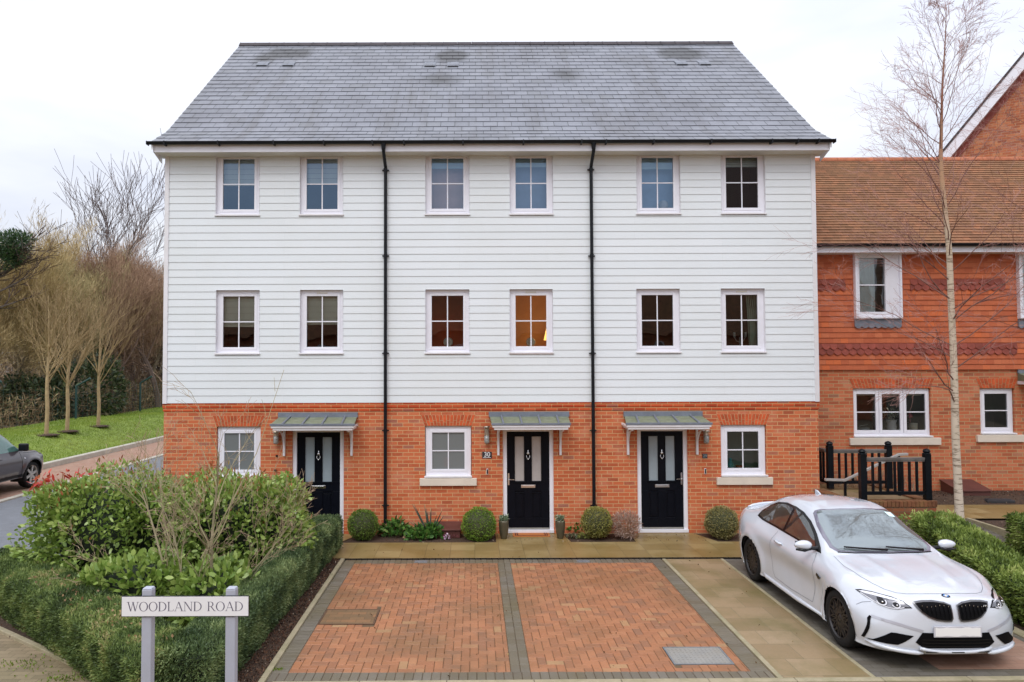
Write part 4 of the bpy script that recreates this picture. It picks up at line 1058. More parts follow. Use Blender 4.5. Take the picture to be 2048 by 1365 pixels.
# plants of the front bed
def sphere_pts(n, rx, rz_, cz, shell=.12, low=-.9):
    d = rs.normal(0, 1, (n, 3)); d /= np.linalg.norm(d, axis=1, keepdims=True); d = d[d[:, 2] > low]
    q = 1 - shell * rs.rand(len(d)) ** 1.5
    bump = np.array([1 + .10 * noise.noise(Vector(v * 2.2) + Vector((n * .01, rx * 40, 0))) + .05 * noise.noise(Vector(v * 7)) for v in d])
    P_ = d * (q * bump)[:, None] * [rx, rx, rz_]; P_[:, 2] += cz
    return P_, d
def ball(px, py, pr, stops, label, n=5200, group='clipped ball shrubs along the front wall'):
    c = at(px, py, 14.42); r = pr * 14.42 / FPX
    t = empty('ball_shrub', (c.x, 14.42, 0), label, 'shrub', group)
    H = c.z + r
    P_, d = sphere_pts(n, r, r * 1.0, c.z)
    lm = leafmat('ball_leaves', stops)
    rv = np.clip(rs.rand(len(P_)) * .7 + .15 + .35 * np.array([noise.noise(Vector(v * 5)) for v in d]), 0, 1)
    rndleaves('foliage', P_, d, .030, .016, lm, t, tilt=.7, up=.25, rv=rv)
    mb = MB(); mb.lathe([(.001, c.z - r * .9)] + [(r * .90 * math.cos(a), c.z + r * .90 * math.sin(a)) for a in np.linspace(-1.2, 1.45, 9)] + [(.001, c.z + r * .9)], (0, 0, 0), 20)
    mb.build('shaded_core', M['twigdark'], t, smooth=True)  # solid dark ball stands in for the shade inside the leaves
    mb = MB(); mb.tube([(0, 0, -.02), (0, 0, c.z)], .018, 6); mb.build('stem', M['twigdark'], t)
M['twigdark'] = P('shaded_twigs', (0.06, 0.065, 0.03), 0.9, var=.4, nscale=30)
GREEN1 = [(0, (0.05, 0.10, 0.015)), (0.5, (0.13, 0.22, 0.03)), (1, (0.27, 0.38, 0.07))]
DRY = [(0, (0.16, 0.15, 0.035)), (0.5, (0.31, 0.31, 0.07)), (0.85, (0.46, 0.43, 0.14)), (1, (0.54, 0.42, 0.22))]
DRY2 = [(0, (0.16, 0.14, 0.05)), (0.5, (0.29, 0.27, 0.09)), (0.85, (0.44, 0.39, 0.18)), (1, (0.54, 0.42, 0.25))]
ball(726, 1050, 29.5, GREEN1, 'small green clipped ball shrub beside the hedge-end door')
ball(958, 1051, 34, [(0, (0.06, 0.12, 0.012)), (0.5, (0.17, 0.30, 0.03)), (1, (0.33, 0.48, 0.07))], 'largest bright green clipped ball shrub, beside the bronze pot')
ball(1193, 1045, 30, DRY, 'yellowing clipped ball shrub touching the dry lavender bush')
ball(1443, 1046, 32, DRY2, 'faded olive clipped ball shrub nearest the white car')

# dead lavender
c = gnd(1250, 1076); t = empty('lavender_bush', (c.x, 14.42, 0), 'dry grey-pink lavender bush beside the yellowing ball shrub', 'shrub')
n = 2600; P_, d = sphere_pts(n, .28, .26, .27, shell=.6)
LAV = leafmat('dry_lavender', [(0, (0.22, 0.14, 0.10)), (0.5, (0.42, 0.29, 0.23)), (1, (0.62, 0.48, 0.42))], .8)
rndleaves('foliage', P_, d, .075, .010, LAV, t, tilt=.55)
mb = MB(); rng = random.Random(2)
for i in range(70):
    a = rng.uniform(0, 2 * PI); r_ = rng.uniform(.1, .28); h = rng.uniform(.1, .5)
    mb.tube([(0, 0, 0), (r_ * .5 * math.cos(a), r_ * .5 * math.sin(a), h * .6), (r_ * math.cos(a), r_ * math.sin(a), h)], .004, 4, False)
mb.build('stems', P('dry_stem', (0.40, 0.25, 0.15), .9), t)

def clump(name, px, py, r, h, n, ln, wd, stops, label, cat='plant', Y=None, tilt=.7, nper=6, group=None, up=.4):
    c = gnd(px, py); Y = Y or c.y; x = at(px, py, Y).x
    t = empty(name, (x, Y, 0), label, cat, group)
    a = rs.uniform(0, 2 * PI, n); q = r * np.sqrt(rs.rand(n)); z = h * (1 - (q / r) ** 2 * .7) * rs.uniform(.35, 1, n)
    P_ = np.c_[q * np.cos(a), q * np.sin(a) * .7, z]; d = np.c_[np.cos(a) * q / r, np.sin(a) * q / r, np.full(n, .5)]
    rndleaves('foliage', P_, d, ln, wd, leafmat(name + '_leaves', stops), t, tilt=tilt, nper=nper, up=up)
    mb = MB(); rg = random.Random(int(px))
    for i in range(14):
        k = rg.randrange(n); mb.tube([(0, 0, 0), tuple(P_[k] * [.6, .6, .5]), tuple(P_[k])], .004, 4, False)
    mb.build('stems', M['twigdark'], t)
    return t
GC = [(0, (0.035, 0.09, 0.02)), (0.5, (0.08, 0.20, 0.035)), (0.85, (0.16, 0.32, 0.06)), (1, (0.30, 0.16, 0.10))]
clump('ground_cover_plant', 790, 1072, .30, .33, 380, .10, .06, GC, 'leafy green plant by the drainpipe next to the small ball shrub', tilt=.9)
clump('ground_cover_plant', 838, 1078, .26, .22, 260, .11, .07, GC, 'low leafy green plant between the drainpipe and the spiky plant', tilt=.9)
clump('ground_cover_plant', 866, 1076, .22, .30, 300, .10, .06, GC, 'leafy green plant at the foot of the spiky plant', tilt=.9)
clump('heather', 905, 1076, .14, .14, 260, .03, .012, [(0, (0.20, 0.05, 0.08)), (0.6, (0.36, 0.12, 0.14)), (1, (0.45, 0.28, 0.18))], 'small reddish-pink heather beside the largest ball shrub', 'plant', nper=4)
clump('flowering_plant', 894, 1080, .05, .13, 60, .03, .03, [(0, (0.65, 0.25, 0.5)), (0.6, (0.75, 0.6, 0.75)), (1, (0.8, 0.8, 0.8))], 'tiny plant with pink and white flowers in front of the brown meter box', 'flower')
clump('hosta', 1148, 1066, .15, .30, 120, .12, .06, [(0, (0.06, 0.20, 0.03)), (1, (0.20, 0.42, 0.08))], 'bright green broad-leaved plant beside the bronze pot', tilt=.5)
clump('sedum', 1144, 1078, .11, .12, 130, .04, .03, [(0, (0.10, 0.12, 0.06)), (0.6, (0.20, 0.24, 0.14)), (1, (0.32, 0.12, 0.10))], 'tiny grey-red sedum at the corner of the middle doorway path', nper=4)
clump('sedum', 1166, 1078, .12, .12, 160, .04, .025, [(0, (0.15, 0.18, 0.04)), (1, (0.40, 0.42, 0.12))], 'tiny yellow-green sedum below the yellowing ball shrub', nper=4)
# spiky plant
c = gnd(862, 1066); t = empty('spiky_plant', (c.x, 14.6, 0), 'spiky sword-leaved plant with long dark blades against the brick', 'plant')
mb = MB(); rng = random.Random(9)
for i in range(15):
    a = rng.uniform(-1.0, 1.0) if i > 3 else (-.42, -.12, .3, .05)[i]; L_ = (.42, .62, .8)[i % 3] * rng.uniform(.7, 1.1) if i > 3 else (.78, .60, .5, .62)[i]
    dx = math.sin(a); dz = math.cos(a); dy = rng.uniform(-.3, .1); w = .022; pts = []
    for k in range(6):
        s = k / 5; x = dx * L_ * s; z = dz * L_ * s * (1 - .10 * s * abs(a)) ; pts.append((x, dy * L_ * s, z, w * (1 - s ** 2)))
    for (p, q) in zip(pts[:-1], pts[1:]):
        mb.quad((p[0] - p[3], p[1], p[2]), (p[0] + p[3], p[1] + .01, p[2]), (q[0] + q[3], q[1] + .01, q[2]), (q[0] - q[3], q[1], q[2]), rng.random())
mb.build('blades', leafmat('sword_blades', [(0, (0.05, 0.08, 0.06)), (1, (0.13, 0.17, 0.14))]), t)
mb = MB(); mb.lathe([(.03, 0), (.04, .05), (.02, .12)], (0, 0, 0), 8); mb.build('stem', M['twigdark'], t)

# ------------------------------------------------------------------ hedges (yew)
def hedge_pts(path, hw, h, n, z0=0.0, h1=None):
    """points on the surface of a clipped hedge following path"""
    path = [Vector(p).to_3d() for p in path]; seg = []
    for a, b in zip(path[:-1], path[1:]): seg.append((a, b, (b - a).length))
    tot = sum(s[2] for s in seg); per = 2 * h + 2 * hw; out = []; nr = []; acc0 = 0
    for a, b, l in seg:
        m = int(n * l / tot); d = (b - a).normalized(); s = Vector((-d.y, d.x, 0))
        for i in range(m):
            t = rs.uniform(-.0, 1.0); q = rs.uniform(0, per)
            hh = h if h1 is None else h + (h1 - h) * ((acc0 + t * l) / tot)
            if q < h: lat, z, nn = -hw, hh * q / h, (-s + Vector((0, 0, .1)))
            elif q < h + 2 * hw: lat, z, nn = q - h - hw, hh, Vector((0, 0, 1))
            else: lat, z, nn = hw, hh * (q - h - 2 * hw) / h, (s + Vector((0, 0, .1)))
            p = a + d * (l * t) + s * lat
            wob = 1 + .09 * noise.noise(Vector((p.x * 1.1, p.y * 1.1, z * 1.5))) + .06 * noise.noise(Vector((p.x * 3.5, p.y * 3.5, z * 3.5 + 9)))
            e = (abs(lat) / hw) ** 6 * (z / hh) ** 6 * .07
            zz = z * (1 + .045 * noise.noise(Vector((p.x * 1.6, p.y * 1.6, 5)))) - e
            p = a + d * (l * t) + s * (lat * wob * (1 if z > .12 else .86))
            dep = rs.rand() ** 2 * .10
            out.append((p.x - nn.x * dep, p.y - nn.y * dep, z0 + zz - nn.z * dep)); nr.append(nn)
        acc0 += l
    # end caps
    for (p0, dd) in ((path[0], (path[0] - path[1]).normalized()), (path[-1], (path[-1] - path[-2]).normalized())):
        s = Vector((-dd.y, dd.x, 0)); m = int(n * 2 * hw * h / (tot * per) * 1.1); hh = h if (h1 is None or p0 == path[0]) else h1
        for i in range(m):
            p = p0 + s * rs.uniform(-hw, hw) + dd * (.0 + .03 * rs.rand()); out.append((p.x, p.y, z0 + hh * rs.rand())); nr.append(dd)
    return np.array(out), np.array([tuple(v) for v in nr])
def hedge(name, path, hw, h, n, stops, label, z0=0.0, h1=None, ln=.040, wd=.014, cat='hedge', z0f=None, gap=.75):
    p0 = path[0]; t = empty(name, (p0[0], p0[1], z0), label, cat)
    P_, N_ = hedge_pts(path, hw, h, n, z0, h1)
    if z0f: P_[:, 2] += np.array([z0f(a, b) for a, b in P_[:, :2]])
    cl = np.array([noise.noise(Vector((a * 4, b * 4, c * 4))) for a, b, c in P_])
    rv = np.clip(.45 + .75 * cl + rs.uniform(-.30, .30, len(P_)), 0, 1)
    o = rndleaves('foliage', P_, N_, ln, wd, leafmat(name + '_foliage', stops, .5), None, tilt=.60, up=.30, rv=rv); world_child(o, t)
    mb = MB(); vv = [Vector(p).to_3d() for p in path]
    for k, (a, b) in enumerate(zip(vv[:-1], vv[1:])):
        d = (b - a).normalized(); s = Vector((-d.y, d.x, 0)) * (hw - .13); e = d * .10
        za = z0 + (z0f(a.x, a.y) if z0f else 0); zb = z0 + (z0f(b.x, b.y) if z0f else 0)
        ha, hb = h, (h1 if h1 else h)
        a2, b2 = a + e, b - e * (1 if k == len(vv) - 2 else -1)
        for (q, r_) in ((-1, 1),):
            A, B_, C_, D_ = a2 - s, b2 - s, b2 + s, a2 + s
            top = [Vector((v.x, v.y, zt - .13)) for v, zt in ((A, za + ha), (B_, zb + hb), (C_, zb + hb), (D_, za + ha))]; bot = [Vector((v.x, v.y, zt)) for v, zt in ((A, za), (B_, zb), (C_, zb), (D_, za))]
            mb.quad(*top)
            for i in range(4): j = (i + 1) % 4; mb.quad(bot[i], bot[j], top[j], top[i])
    world_child(mb.build('shaded_core', M['hedgedark']), t)  # near-black block paints the shade inside the hedge
    return t
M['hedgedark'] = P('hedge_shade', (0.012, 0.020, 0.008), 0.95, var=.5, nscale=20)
YEW = [(0, (0.045, 0.070, 0.022)), (0.3, (0.10, 0.155, 0.045)), (0.6, (0.19, 0.26, 0.075)), (0.9, (0.32, 0.38, 0.12)), (1, (0.42, 0.36, 0.17))]
YEW2 = [(0, (0.050, 0.085, 0.035)), (0.4, (0.125, 0.185, 0.07)), (0.8, (0.23, 0.30, 0.12)), (1, (0.34, 0.41, 0.18))]
hedge('yew_hedge', [(-7.35, 11.25), (-5.9, 9.95), (-4.3, 8.55), (-3.05, 7.35)], .36, .62, 90000, YEW, 'long dark green clipped hedge running behind the street name sign along the block paving')
hedge('yew_hedge', [(-2.88, 7.25), (-2.86, 9.5), (-2.76, 13.72)], .27, .62, 80000, YEW2, 'clipped hedge running from the street name sign up to the front door beside the driveway')
hedge('yew_hedge', [(-4.7, 13.55), (-3.1, 13.72)], .26, .62, 9000, YEW, 'short dark hedge end between the laurel and the front door')
# leaves caught on the hedge
n = 90; lp = np.c_[rs.uniform(0, 1, n), rs.uniform(-.25, .25, n)]
pts = [(-5.9 + 2.85 * a + b * .6, 9.95 - 2.6 * a + b * .6, .64) for a, b in lp]
o = rndleaves('dead_leaf_litter', pts, np.tile([0, 0, .3], (n, 1)), .05, .03, leafmat('tan_leaf', [(0, (.20, .10, .05)), (1, (.45, .30, .15))]), tilt=1); tag(o, 'dead tan leaves caught on top of the hedge', kind='stuff')

# ------------------------------------------------------------------ laurel / photinia shrubs
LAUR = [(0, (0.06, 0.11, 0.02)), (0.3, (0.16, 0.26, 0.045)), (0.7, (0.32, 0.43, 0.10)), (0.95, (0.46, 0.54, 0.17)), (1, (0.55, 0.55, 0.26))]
def lobed(n, cx_, cy_, rx, ry, z0, z1, seed):
    d = rs.normal(0, 1, (n * 2, 3)); d /= np.linalg.norm(d, axis=1, keepdims=True); d = d[d[:, 2] > -.75][:n]
    f = np.array([1 + .34 * noise.noise(Vector((v[0] * 1.7 + seed, v[1] * 1.7, v[2] * 1.7))) + .16 * noise.noise(Vector((v[0] * 5 + seed, v[1] * 5, v[2] * 5))) for v in d])
    q = 1 - .34 * rs.rand(len(d)) ** 1.6
    e = np.sign(d) * np.abs(d) ** .75
    P_ = e * (q * f)[:, None] * [rx, ry, (z1 - z0) / 2]; P_ += [cx_, cy_, (z0 + z1) / 2]
    return P_, d, q
def shrub(name, cx_, cy_, rx, ry, z0, z1, n, label, red=.0, seed=0, ln=.105, wd=.058, stops=LAUR, cat='shrub', group=None):
    t = empty(name, (cx_, cy_, 0), label, cat, group)
    P_, d, q = lobed(n, 0, 0, rx, ry, z0, z1, seed)
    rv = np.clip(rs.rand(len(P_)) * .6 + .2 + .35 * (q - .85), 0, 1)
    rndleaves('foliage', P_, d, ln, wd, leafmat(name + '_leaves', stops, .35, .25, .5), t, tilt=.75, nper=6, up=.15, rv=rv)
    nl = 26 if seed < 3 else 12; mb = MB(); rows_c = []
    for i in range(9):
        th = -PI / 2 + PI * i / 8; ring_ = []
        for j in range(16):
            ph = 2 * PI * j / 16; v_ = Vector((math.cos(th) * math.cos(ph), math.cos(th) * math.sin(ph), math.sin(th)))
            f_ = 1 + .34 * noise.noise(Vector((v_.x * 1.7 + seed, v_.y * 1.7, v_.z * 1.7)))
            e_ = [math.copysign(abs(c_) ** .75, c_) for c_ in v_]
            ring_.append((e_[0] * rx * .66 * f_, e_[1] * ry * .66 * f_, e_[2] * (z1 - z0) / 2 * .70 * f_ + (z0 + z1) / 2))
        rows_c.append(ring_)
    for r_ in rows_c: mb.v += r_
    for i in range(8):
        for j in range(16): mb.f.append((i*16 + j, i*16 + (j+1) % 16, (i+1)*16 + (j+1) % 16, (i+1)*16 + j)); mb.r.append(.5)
    mb.build('shaded_core', M['hedgedark'], t, smooth=True)  # near-black lobed core stands in for shade deep in the shrub
    mb = MB(); rg = random.Random(seed + 3)
    for i in range(nl):
        k = rg.randrange(len(P_)); p = P_[k]; mb.tube([(rg.uniform(-.3, .3) * rx, rg.uniform(-.3, .3) * ry, 0), (p[0] * .6, p[1] * .6, p[2] * .55), (p[0], p[1], p[2])], [.014, .009, .004], 5, False)
    mb.build('stems', M['stem'], t)
    if red:
        m = int(n * red); k = rs.choice(len(P_), m, p=(lambda w: w / w.sum())(np.exp(P_[:, 2] * 4.5)))
        Q = P_[k] + np.c_[rs.normal(0, .04, m), rs.normal(0, .04, m), rs.uniform(0, .12, m)]
        rndleaves('young_leaves', Q, np.tile([0, 0, 1.0], (m, 1)), .085, .028, M['redleaf'], t, tilt=.5, nper=6)
    return t
M['stem'] = P('stem_bark', (0.16, 0.12, 0.07), 0.85, var=.3)
M['redleaf'] = leafmat('young_red_leaves', [(0, (0.30, 0.07, 0.03)), (0.5, (0.40, 0.16, 0.06)), (1, (0.34, 0.28, 0.09))])
shrub('photinia_shrub', -5.55, 11.35, 1.30, .95, .05, 1.72, 11000, 'big glossy light green photinia shrub with reddish tips beside the asphalt road', .025, 1, .088, .050)
shrub('photinia_shrub', -3.75, 11.75, 1.00, .85, .05, 1.68, 8500, 'glossy photinia shrub with red-brown tips below the ground floor window', .04, 2, .088, .050)
shrub('laurel_shrub', -4.55, 9.75, .72, .5, .02, .86, 2200, 'low dark laurel shrub just behind the clipped hedge and the street name sign', .0, 3, .12, .062)
shrub('laurel_shrub', -3.40, 9.6, .42, .5, .02, .80, 1300, 'small laurel shrub behind the hedge at the foot of the bare stems', .0, 4, .12, .062)
# the bright red leaf sprigs at the road side
c = at(75, 962, 10.9)
t = empty('red_sprig', (c.x + .25, 10.95, 0), 'sprig of bright red leaves above the big photinia, in front of the parked car', 'plant')
mb = MB()
for dx, z in ((-.30, c.z - .02), (-.12, c.z + .05), (.10, c.z + .12), (.32, c.z + .1)): mb.tube([(.1, .1, .6), (dx * .6, 0, z * .75), (dx, 0, z)], .005, 5, False)
mb.build('stems', M['redleaf'], t)
n = 46; k = rs.randint(0, 4, n); cc = np.array([(-.32, c.z - .04), (-.16, c.z + .03), (.10, c.z + .11), (.30, c.z + .08)])[k]
Pn = np.c_[cc[:, 0] + rs.normal(0, .05, n), rs.normal(0, .05, n), cc[:, 1] + rs.normal(0, .04, n)]
rndleaves('leaves', Pn, np.tile([.1, 0, -.4], (n, 1)), .11, .045, leafmat('red_leaf', [(0, (0.40, 0.02, 0.02)), (.6, (0.60, 0.07, 0.05)), (1, (0.55, 0.22, 0.10))]), t, nper=6, tilt=.6)

# ------------------------------------------------------------------ bare shrubs and trees
def twigs(mb, p, d, L_, r, lvl, mx, rng, kids=(4, 4, 3), spread=.6, trop=.15, taper=.65, jit=.18, nseg=4, lf=(.45, .7), rmin=.003, start=.25):
    pts = [Vector(p)]; rad = [r]; dd = Vector(d).normalized(); rr = r
    for k in range(nseg):
        dd = (dd + Vector((rng.gauss(0, jit), rng.gauss(0, jit), rng.gauss(0, jit) + trop * .3))).normalized()
        pts.append(pts[-1] + dd * (L_ / nseg)); rad.append(max(rmin, r * (1 - (1 - .35) * (k + 1) / nseg)))
    mb.tube(pts, rad, 5 if lvl == 0 else (4 if lvl == 1 else 3), False, r=min(1, lvl / 3))
    if lvl >= mx: return
    for i in range(kids[min(lvl, len(kids) - 1)]):
        t = rng.uniform(start, 1.0) if i else 1.0
        k = min(int(t * nseg), nseg - 1); f = t * nseg - k
        q = pts[k].lerp(pts[k + 1], f); base = (pts[k + 1] - pts[k]).normalized()
        sd = base.orthogonal().normalized(); sd = Matrix.Rotation(rng.uniform(0, 2 * PI), 3, base) @ sd
        nd = (base + sd * rng.uniform(.5, 1.2) * spread + Vector((0, 0, trop))).normalized()
        twigs(mb, q, nd, L_ * rng.uniform(*lf), max(rmin, r * (1 - .65 * t) * taper), lvl + 1, mx, rng, kids, spread, trop, taper, jit, max(2, nseg - 1), lf, rmin, start)
def barkmat(name, stops, rough=.8):
    m, t, o = nt(name); b = NB(t)
    a = b.n('ShaderNodeAttribute', attribute_name='rnd').outputs['Fac']
    f = b.noise(b.n('ShaderNodeTexCoord').outputs['Object'], 7, 4)
    c = b.mix(1.0, b.ramp(a, stops), b.ramp(f, [(.3, (.75,) * 3), (.7, (1.1,) * 3)]), 'MULTIPLY')
    pr = b.n('ShaderNodeBsdfPrincipled', {'Base Color': c, 'Roughness': rough, 'Specular IOR Level': .3}); t.links.new(pr.outputs[0], o.inputs[0]); return m
M['amel'] = barkmat('grey_olive_bark', [(0, (0.30, 0.26, 0.16)), (.5, (0.36, 0.31, 0.18)), (1, (0.44, 0.32, 0.22))])
c = gnd(372, 1262)
t = empty('bare_shrub', (c.x, c.y, 0), 'leafless multi-stemmed shrub with thin arching grey-brown stems behind the street name sign', 'shrub')
rng = random.Random(21)
stems = [(-.05, 0, (-.55, .25, 1.0), 2.0, .024), (.05, .05, (-.12, .1, 1.0), 1.9, .015), (.14, 0, (.30, .1, 1.0), 2.3, .027), (.2, .08, (.62, .25, 1.0), 1.8, .015), (.0, .1, (-.9, .3, .9), 1.5, .011), (.1, -.05, (.15, -.2, 1.0), 1.6, .011), (.16, .1, (.95, .0, .9), 1.4, .010), (-.1, .05, (-.3, .3, 1.0), 2.1, .013)]
for k, (x, y, d, l, r_) in enumerate(stems):
    mb = MB(); twigs(mb, (x, y, 0), d, l, r_, 0, 3, rng, (8, 6, 3), .80, .05, .6, .10, 6, (.28, .5), .0022, .35)
    mb.build('stem', M['amel'], t)
mb = MB()   # one long whip against the boards
p0 = Vector((.35, .2, 1.3)); q = at(568, 740, 10.6) - Vector((c.x, c.y, 0)); mb.tube([(.15, .1, .9), p0, p0.lerp(q, .5) + Vector((.05, 0, -.12)), q], [.012, .009, .006, .003], 5)
for f in (.5, .7, .85):
    b_ = p0.lerp(q, f); mb.tube([b_, b_ + Vector((-.12 + .3 * (f - .5), .0, .20))], [.004, .0025], 4)
mb.build('stem', M['amel'], t)

# ------------------------------------------------------------------ street name sign
Y = 5.95
a, b = at(244, 1211, Y), at(499, 1213, Y); zt, zb = at(372, 1191.5, Y).z, at(372, 1233, Y).z
t = empty('street_name_sign', ((a.x + b.x) / 2, Y, 0), 'white street name sign reading WOODLAND ROAD on two grey posts', 'sign')
SG = P('post_grey', (0.40, 0.42, 0.50), 0.5, var=.06, nscale=4, dirt=(0.34, 0.36, 0.38), dscale=3)
mb = MB(); mb.box(a.x, b.x, Y - .012, Y + .0, zb, zt); world_child(mb.build('sign_plate', M['black'], bevel=.003), t)
mb = MB(); mb.box(a.x + .005, b.x - .005, Y - .0145, Y - .012, zb + .006, zt - .005); world_child(mb.build('sign_face', WHITE), t)
for px in (292, 460):
    p = at(px, 1300, Y); mb = MB(); w = .040
    topz = at(px, 1178, Y).z
    mb.box(p.x - w, p.x + w, Y, Y + .075, -.1, topz - .008); mb.prism([(p.x - w, Y), (p.x + w, Y), (p.x + w, Y + .075), (p.x - w, Y + .075)], lambda x, y: (x, y, topz - .008), lambda x, y: (p.x + (x - p.x) * .8, Y + .037 + (y - Y - .037) * .8, topz + .004))
    world_child(mb.build('sign_post', SG, bevel=.006), t)
    for bz in (): mb = MB(); mb.lathe([(.001, Y - .019), (.006, Y - .018), (.008, Y - .0148), (.001, Y - .0147)], (p.x, 0, bz), 10, 'Y'); world_child(mb.build('bolt', M['steel'], smooth=True), t)
# serif capitals, thin and thick strokes
TK, TN, SF = .115, .045, .05
def stroke(x0, y0, x1, y1, w):
    """slanted stroke with horizontal width w"""
    return [(x0 - w/2, y0), (x0 + w/2, y0), (x1 + w/2, y1), (x1 - w/2, y1)]
def serif(x, y, w=.30): return [(x - w/2, y - .016), (x + w/2, y - .016), (x + w/2, y + .016), (x - w/2, y + .016)]
def oval(cx_, cy_, rx, ry, t, a0=0, a1=2 * PI, n=28):
    out = []
    for i in range(n):
        p, q = a0 + (a1 - a0) * i / n, a0 + (a1 - a0) * (i + 1) / n
        out.append([(cx_ + rx * math.cos(p), cy_ + ry * math.sin(p)), (cx_ + rx * math.cos(q), cy_ + ry * math.sin(q)),
                    (cx_ + (rx - t) * math.cos(q), cy_ + (ry - TN * .8) * math.sin(q)), (cx_ + (rx - t) * math.cos(p), cy_ + (ry - TN * .8) * math.sin(p))])
    return out
LT = {
 'W': (1.22, [stroke(.10, 1, .38, 0, TK), stroke(.38, 0, .62, 1, TN), stroke(.60, 1, .86, 0, TK), stroke(.86, 0, 1.12, 1, TN), serif(.10, .985), serif(.62, .985, .26), serif(1.12, .985, .24)]),
 'O': (1.00, oval(.5, .5, .46, .515, TK)),
 'D': (.96, oval(.36, .5, .54, .5, TK, -PI / 2, PI / 2, 18) + [stroke(.18, 0, .18, 1, TK), [(.05, 0), (.37, 0), (.37, .036), (.05, .036)], [(.05, .964), (.37, .964), (.37, 1), (.05, 1)]]),
 'L': (.74, [stroke(.18, 0, .18, 1, TK), [(.05, 0), (.66, 0), (.66, .036), (.05, .036)], [(.62, 0), (.66, 0), (.70, .20), (.66, .20)], serif(.18, .985)]),
 'A': (.96, [stroke(.12, 0, .47, 1, TN), stroke(.84, 0, .47, 1, TK), [(.25, .33), (.70, .33), (.70, .37), (.25, .37)], serif(.12, .014, .24), serif(.84, .014)]),
 'N': (1.02, [stroke(.16, 0, .16, 1, TN), stroke(.18, 1, .84, 0, TK * 1.1), stroke(.86, 0, .86, 1, TN), serif(.13, .985, .22), serif(.16, .014, .24), serif(.86, .985, .24)]),
 'R': (.90, [stroke(.18, 0, .18, 1, TK)] + oval(.38, .74, .30, .26, TK, -PI / 2, PI / 2, 14) + [[(.05, .964), (.40, .964), (.40, 1), (.05, 1)], [(.2, .48), (.40, .48), (.40, .52), (.2, .52)], stroke(.80, 0, .42, .5, TK), serif(.18, .014), serif(.84, .014, .2)]),
 ' ': (.50, [])}
word = 'WOODLAND ROAD'; H = at(372, 1203, Y).z - at(372, 1221.5, Y).z
x0, x1 = at(256, 1212, Y).x, at(488, 1212, Y).x
tot = sum(LT[c_][0] for c_ in word); kx = (x1 - x0) / tot; x = x0; zbse = at(372, 1221.5, Y).z
mb = MB(); lay = 0
for c_ in word:
    for j, pl in enumerate(LT[c_][1]):
        e = .0004 + .00012 * (j % 7)
        mb.prism([(x + u_ * kx, zbse + v_ * H) for u_, v_ in pl], lambda X, Z: (X, Y - .0145 - e, Z), lambda X, Z: (X, Y - .0140, Z))
    x += LT[c_][0] * kx
world_child(mb.build('lettering', P('sign_lettering', (0.10, 0.09, 0.14), 0.6)), t)
# ------------------------------------------------------------------ the brick and tile-hung house on the right
NY = 15.70
nb = empty('tile_hung_house', (11.0, NY, .7), 'red brick house with tile-hung upper floor and brown tiled roof', 'house')
def npart(mb, name, mat, **k): return world_child(mb.build(name, mat, **k), nb)
NX0, NX1, NYB = XR - .005, 18.0, 22.2
n1 = at(1800, 738, NY).z; nE = at(1800, 505, NY - .03).z
def nh(a, b, c, d, Y=NY): p, q = at(a, d, Y), at(b, c, Y); return (p.x, q.x, p.z, q.z)
gw1 = nh(1708, 1861, 777, 876); gw2 = nh(1962, 2028, 777, 870)
uw1 = nh(1709, 1799, 507, 638, NY - .06); uw2 = nh(2036, 2110, 507, 638, NY - .06)
mb = MB(); grid_wall(mb, NX0, NX1, [-.1, n1], [gw1, gw2], lambda *a: (NY, NY), I)
mb.quad((NX1, NY, -.1), (NX1, NYB, -.1), (NX1, NYB, n1), (NX1, NY, n1)); mb.quad((NX1, NYB, -.1), (NX0, NYB, -.1), (NX0, NYB, nE), (NX1, NYB, nE)); mb.quad((NX1, NY, n1), (NX1, NYB, n1), (NX1, NYB, nE), (NX1, NY, nE))
for (a, b, c, d) in (gw1, gw2):
    for q in (((a, NY, c), (a, NY+.1, c), (a, NY+.1, d), (a, NY, d)), ((b, NY+.1, c), (b, NY, c), (b, NY, d), (b, NY+.1, d)), ((a, NY, d), (a, NY+.1, d), (b, NY+.1, d), (b, NY, d)), ((a, NY+.1, c), (a, NY, c), (b, NY, c), (b, NY+.1, c))): mb.quad(*q)
npart(mb, 'brick_wall', M['brick_old'], uv=True)
# tile hanging
NT = 22; trow = [n1 - .02 + (nE - n1 + .02) * i / NT for i in range(NT + 1)]
def ytl(z0, z1, za, zb): f = lambda z: NY - .050 + .015 * (z - za) / (zb - za); return f(z0), f(z1)
bands = []
for pz in (707, 578):
    zc = at(1800, pz, NY).z; k = min(range(NT), key=lambda i: abs(trow[i] - zc)); bands += [k, k + 1]
mb = MB()
for k in range(NT):
    grid_wall(mb, NX0, NX1, [trow[k], trow[k + 1]], [uw1, uw2], ytl, I)
npart(mb, 'tile_hanging', M['hung_tile'], uv=True)
mb = MB(); w = .165; rng = random.Random(6)
def scal(mb, x0, x1, k, y):
    n_ = int((x1 - x0) / w)
    for i in range(n_ + 1):
        xa = x0 + (i - .5 * (k % 2)) * w; xb = xa + w
        a_, b_ = max(xa, x0), min(xb, x1)
        if b_ - a_ < .03: continue
        z0, z1 = trow[k] - .03, trow[k + 1] - .012; xc = (xa + xb) / 2
        arc = []
        for j in range(9):
            f = j / 8; xx = xa + .004 + (w - .008) * f
            s_ = math.sin(PI * f); arc.append((min(max(xx, a_), b_), z0 + .050 * (1 - s_)))
        pts = arc + [(b_, z1), (a_, z1)]
        mb.prism(pts, lambda x, z: (x, y + .018 * (z - z0) / .12 - .004, z), lambda x, z: (x, y + .03, z), rng.random())
bnd = []
for k in bands:
    for (a_, b_) in (((NX0, uw2[0] - .03),) if k < NT / 2 else ((NX0, uw1[0] - .18), (uw1[1] + .22, uw2[0] - .25))): bnd.append((a_, b_, k))
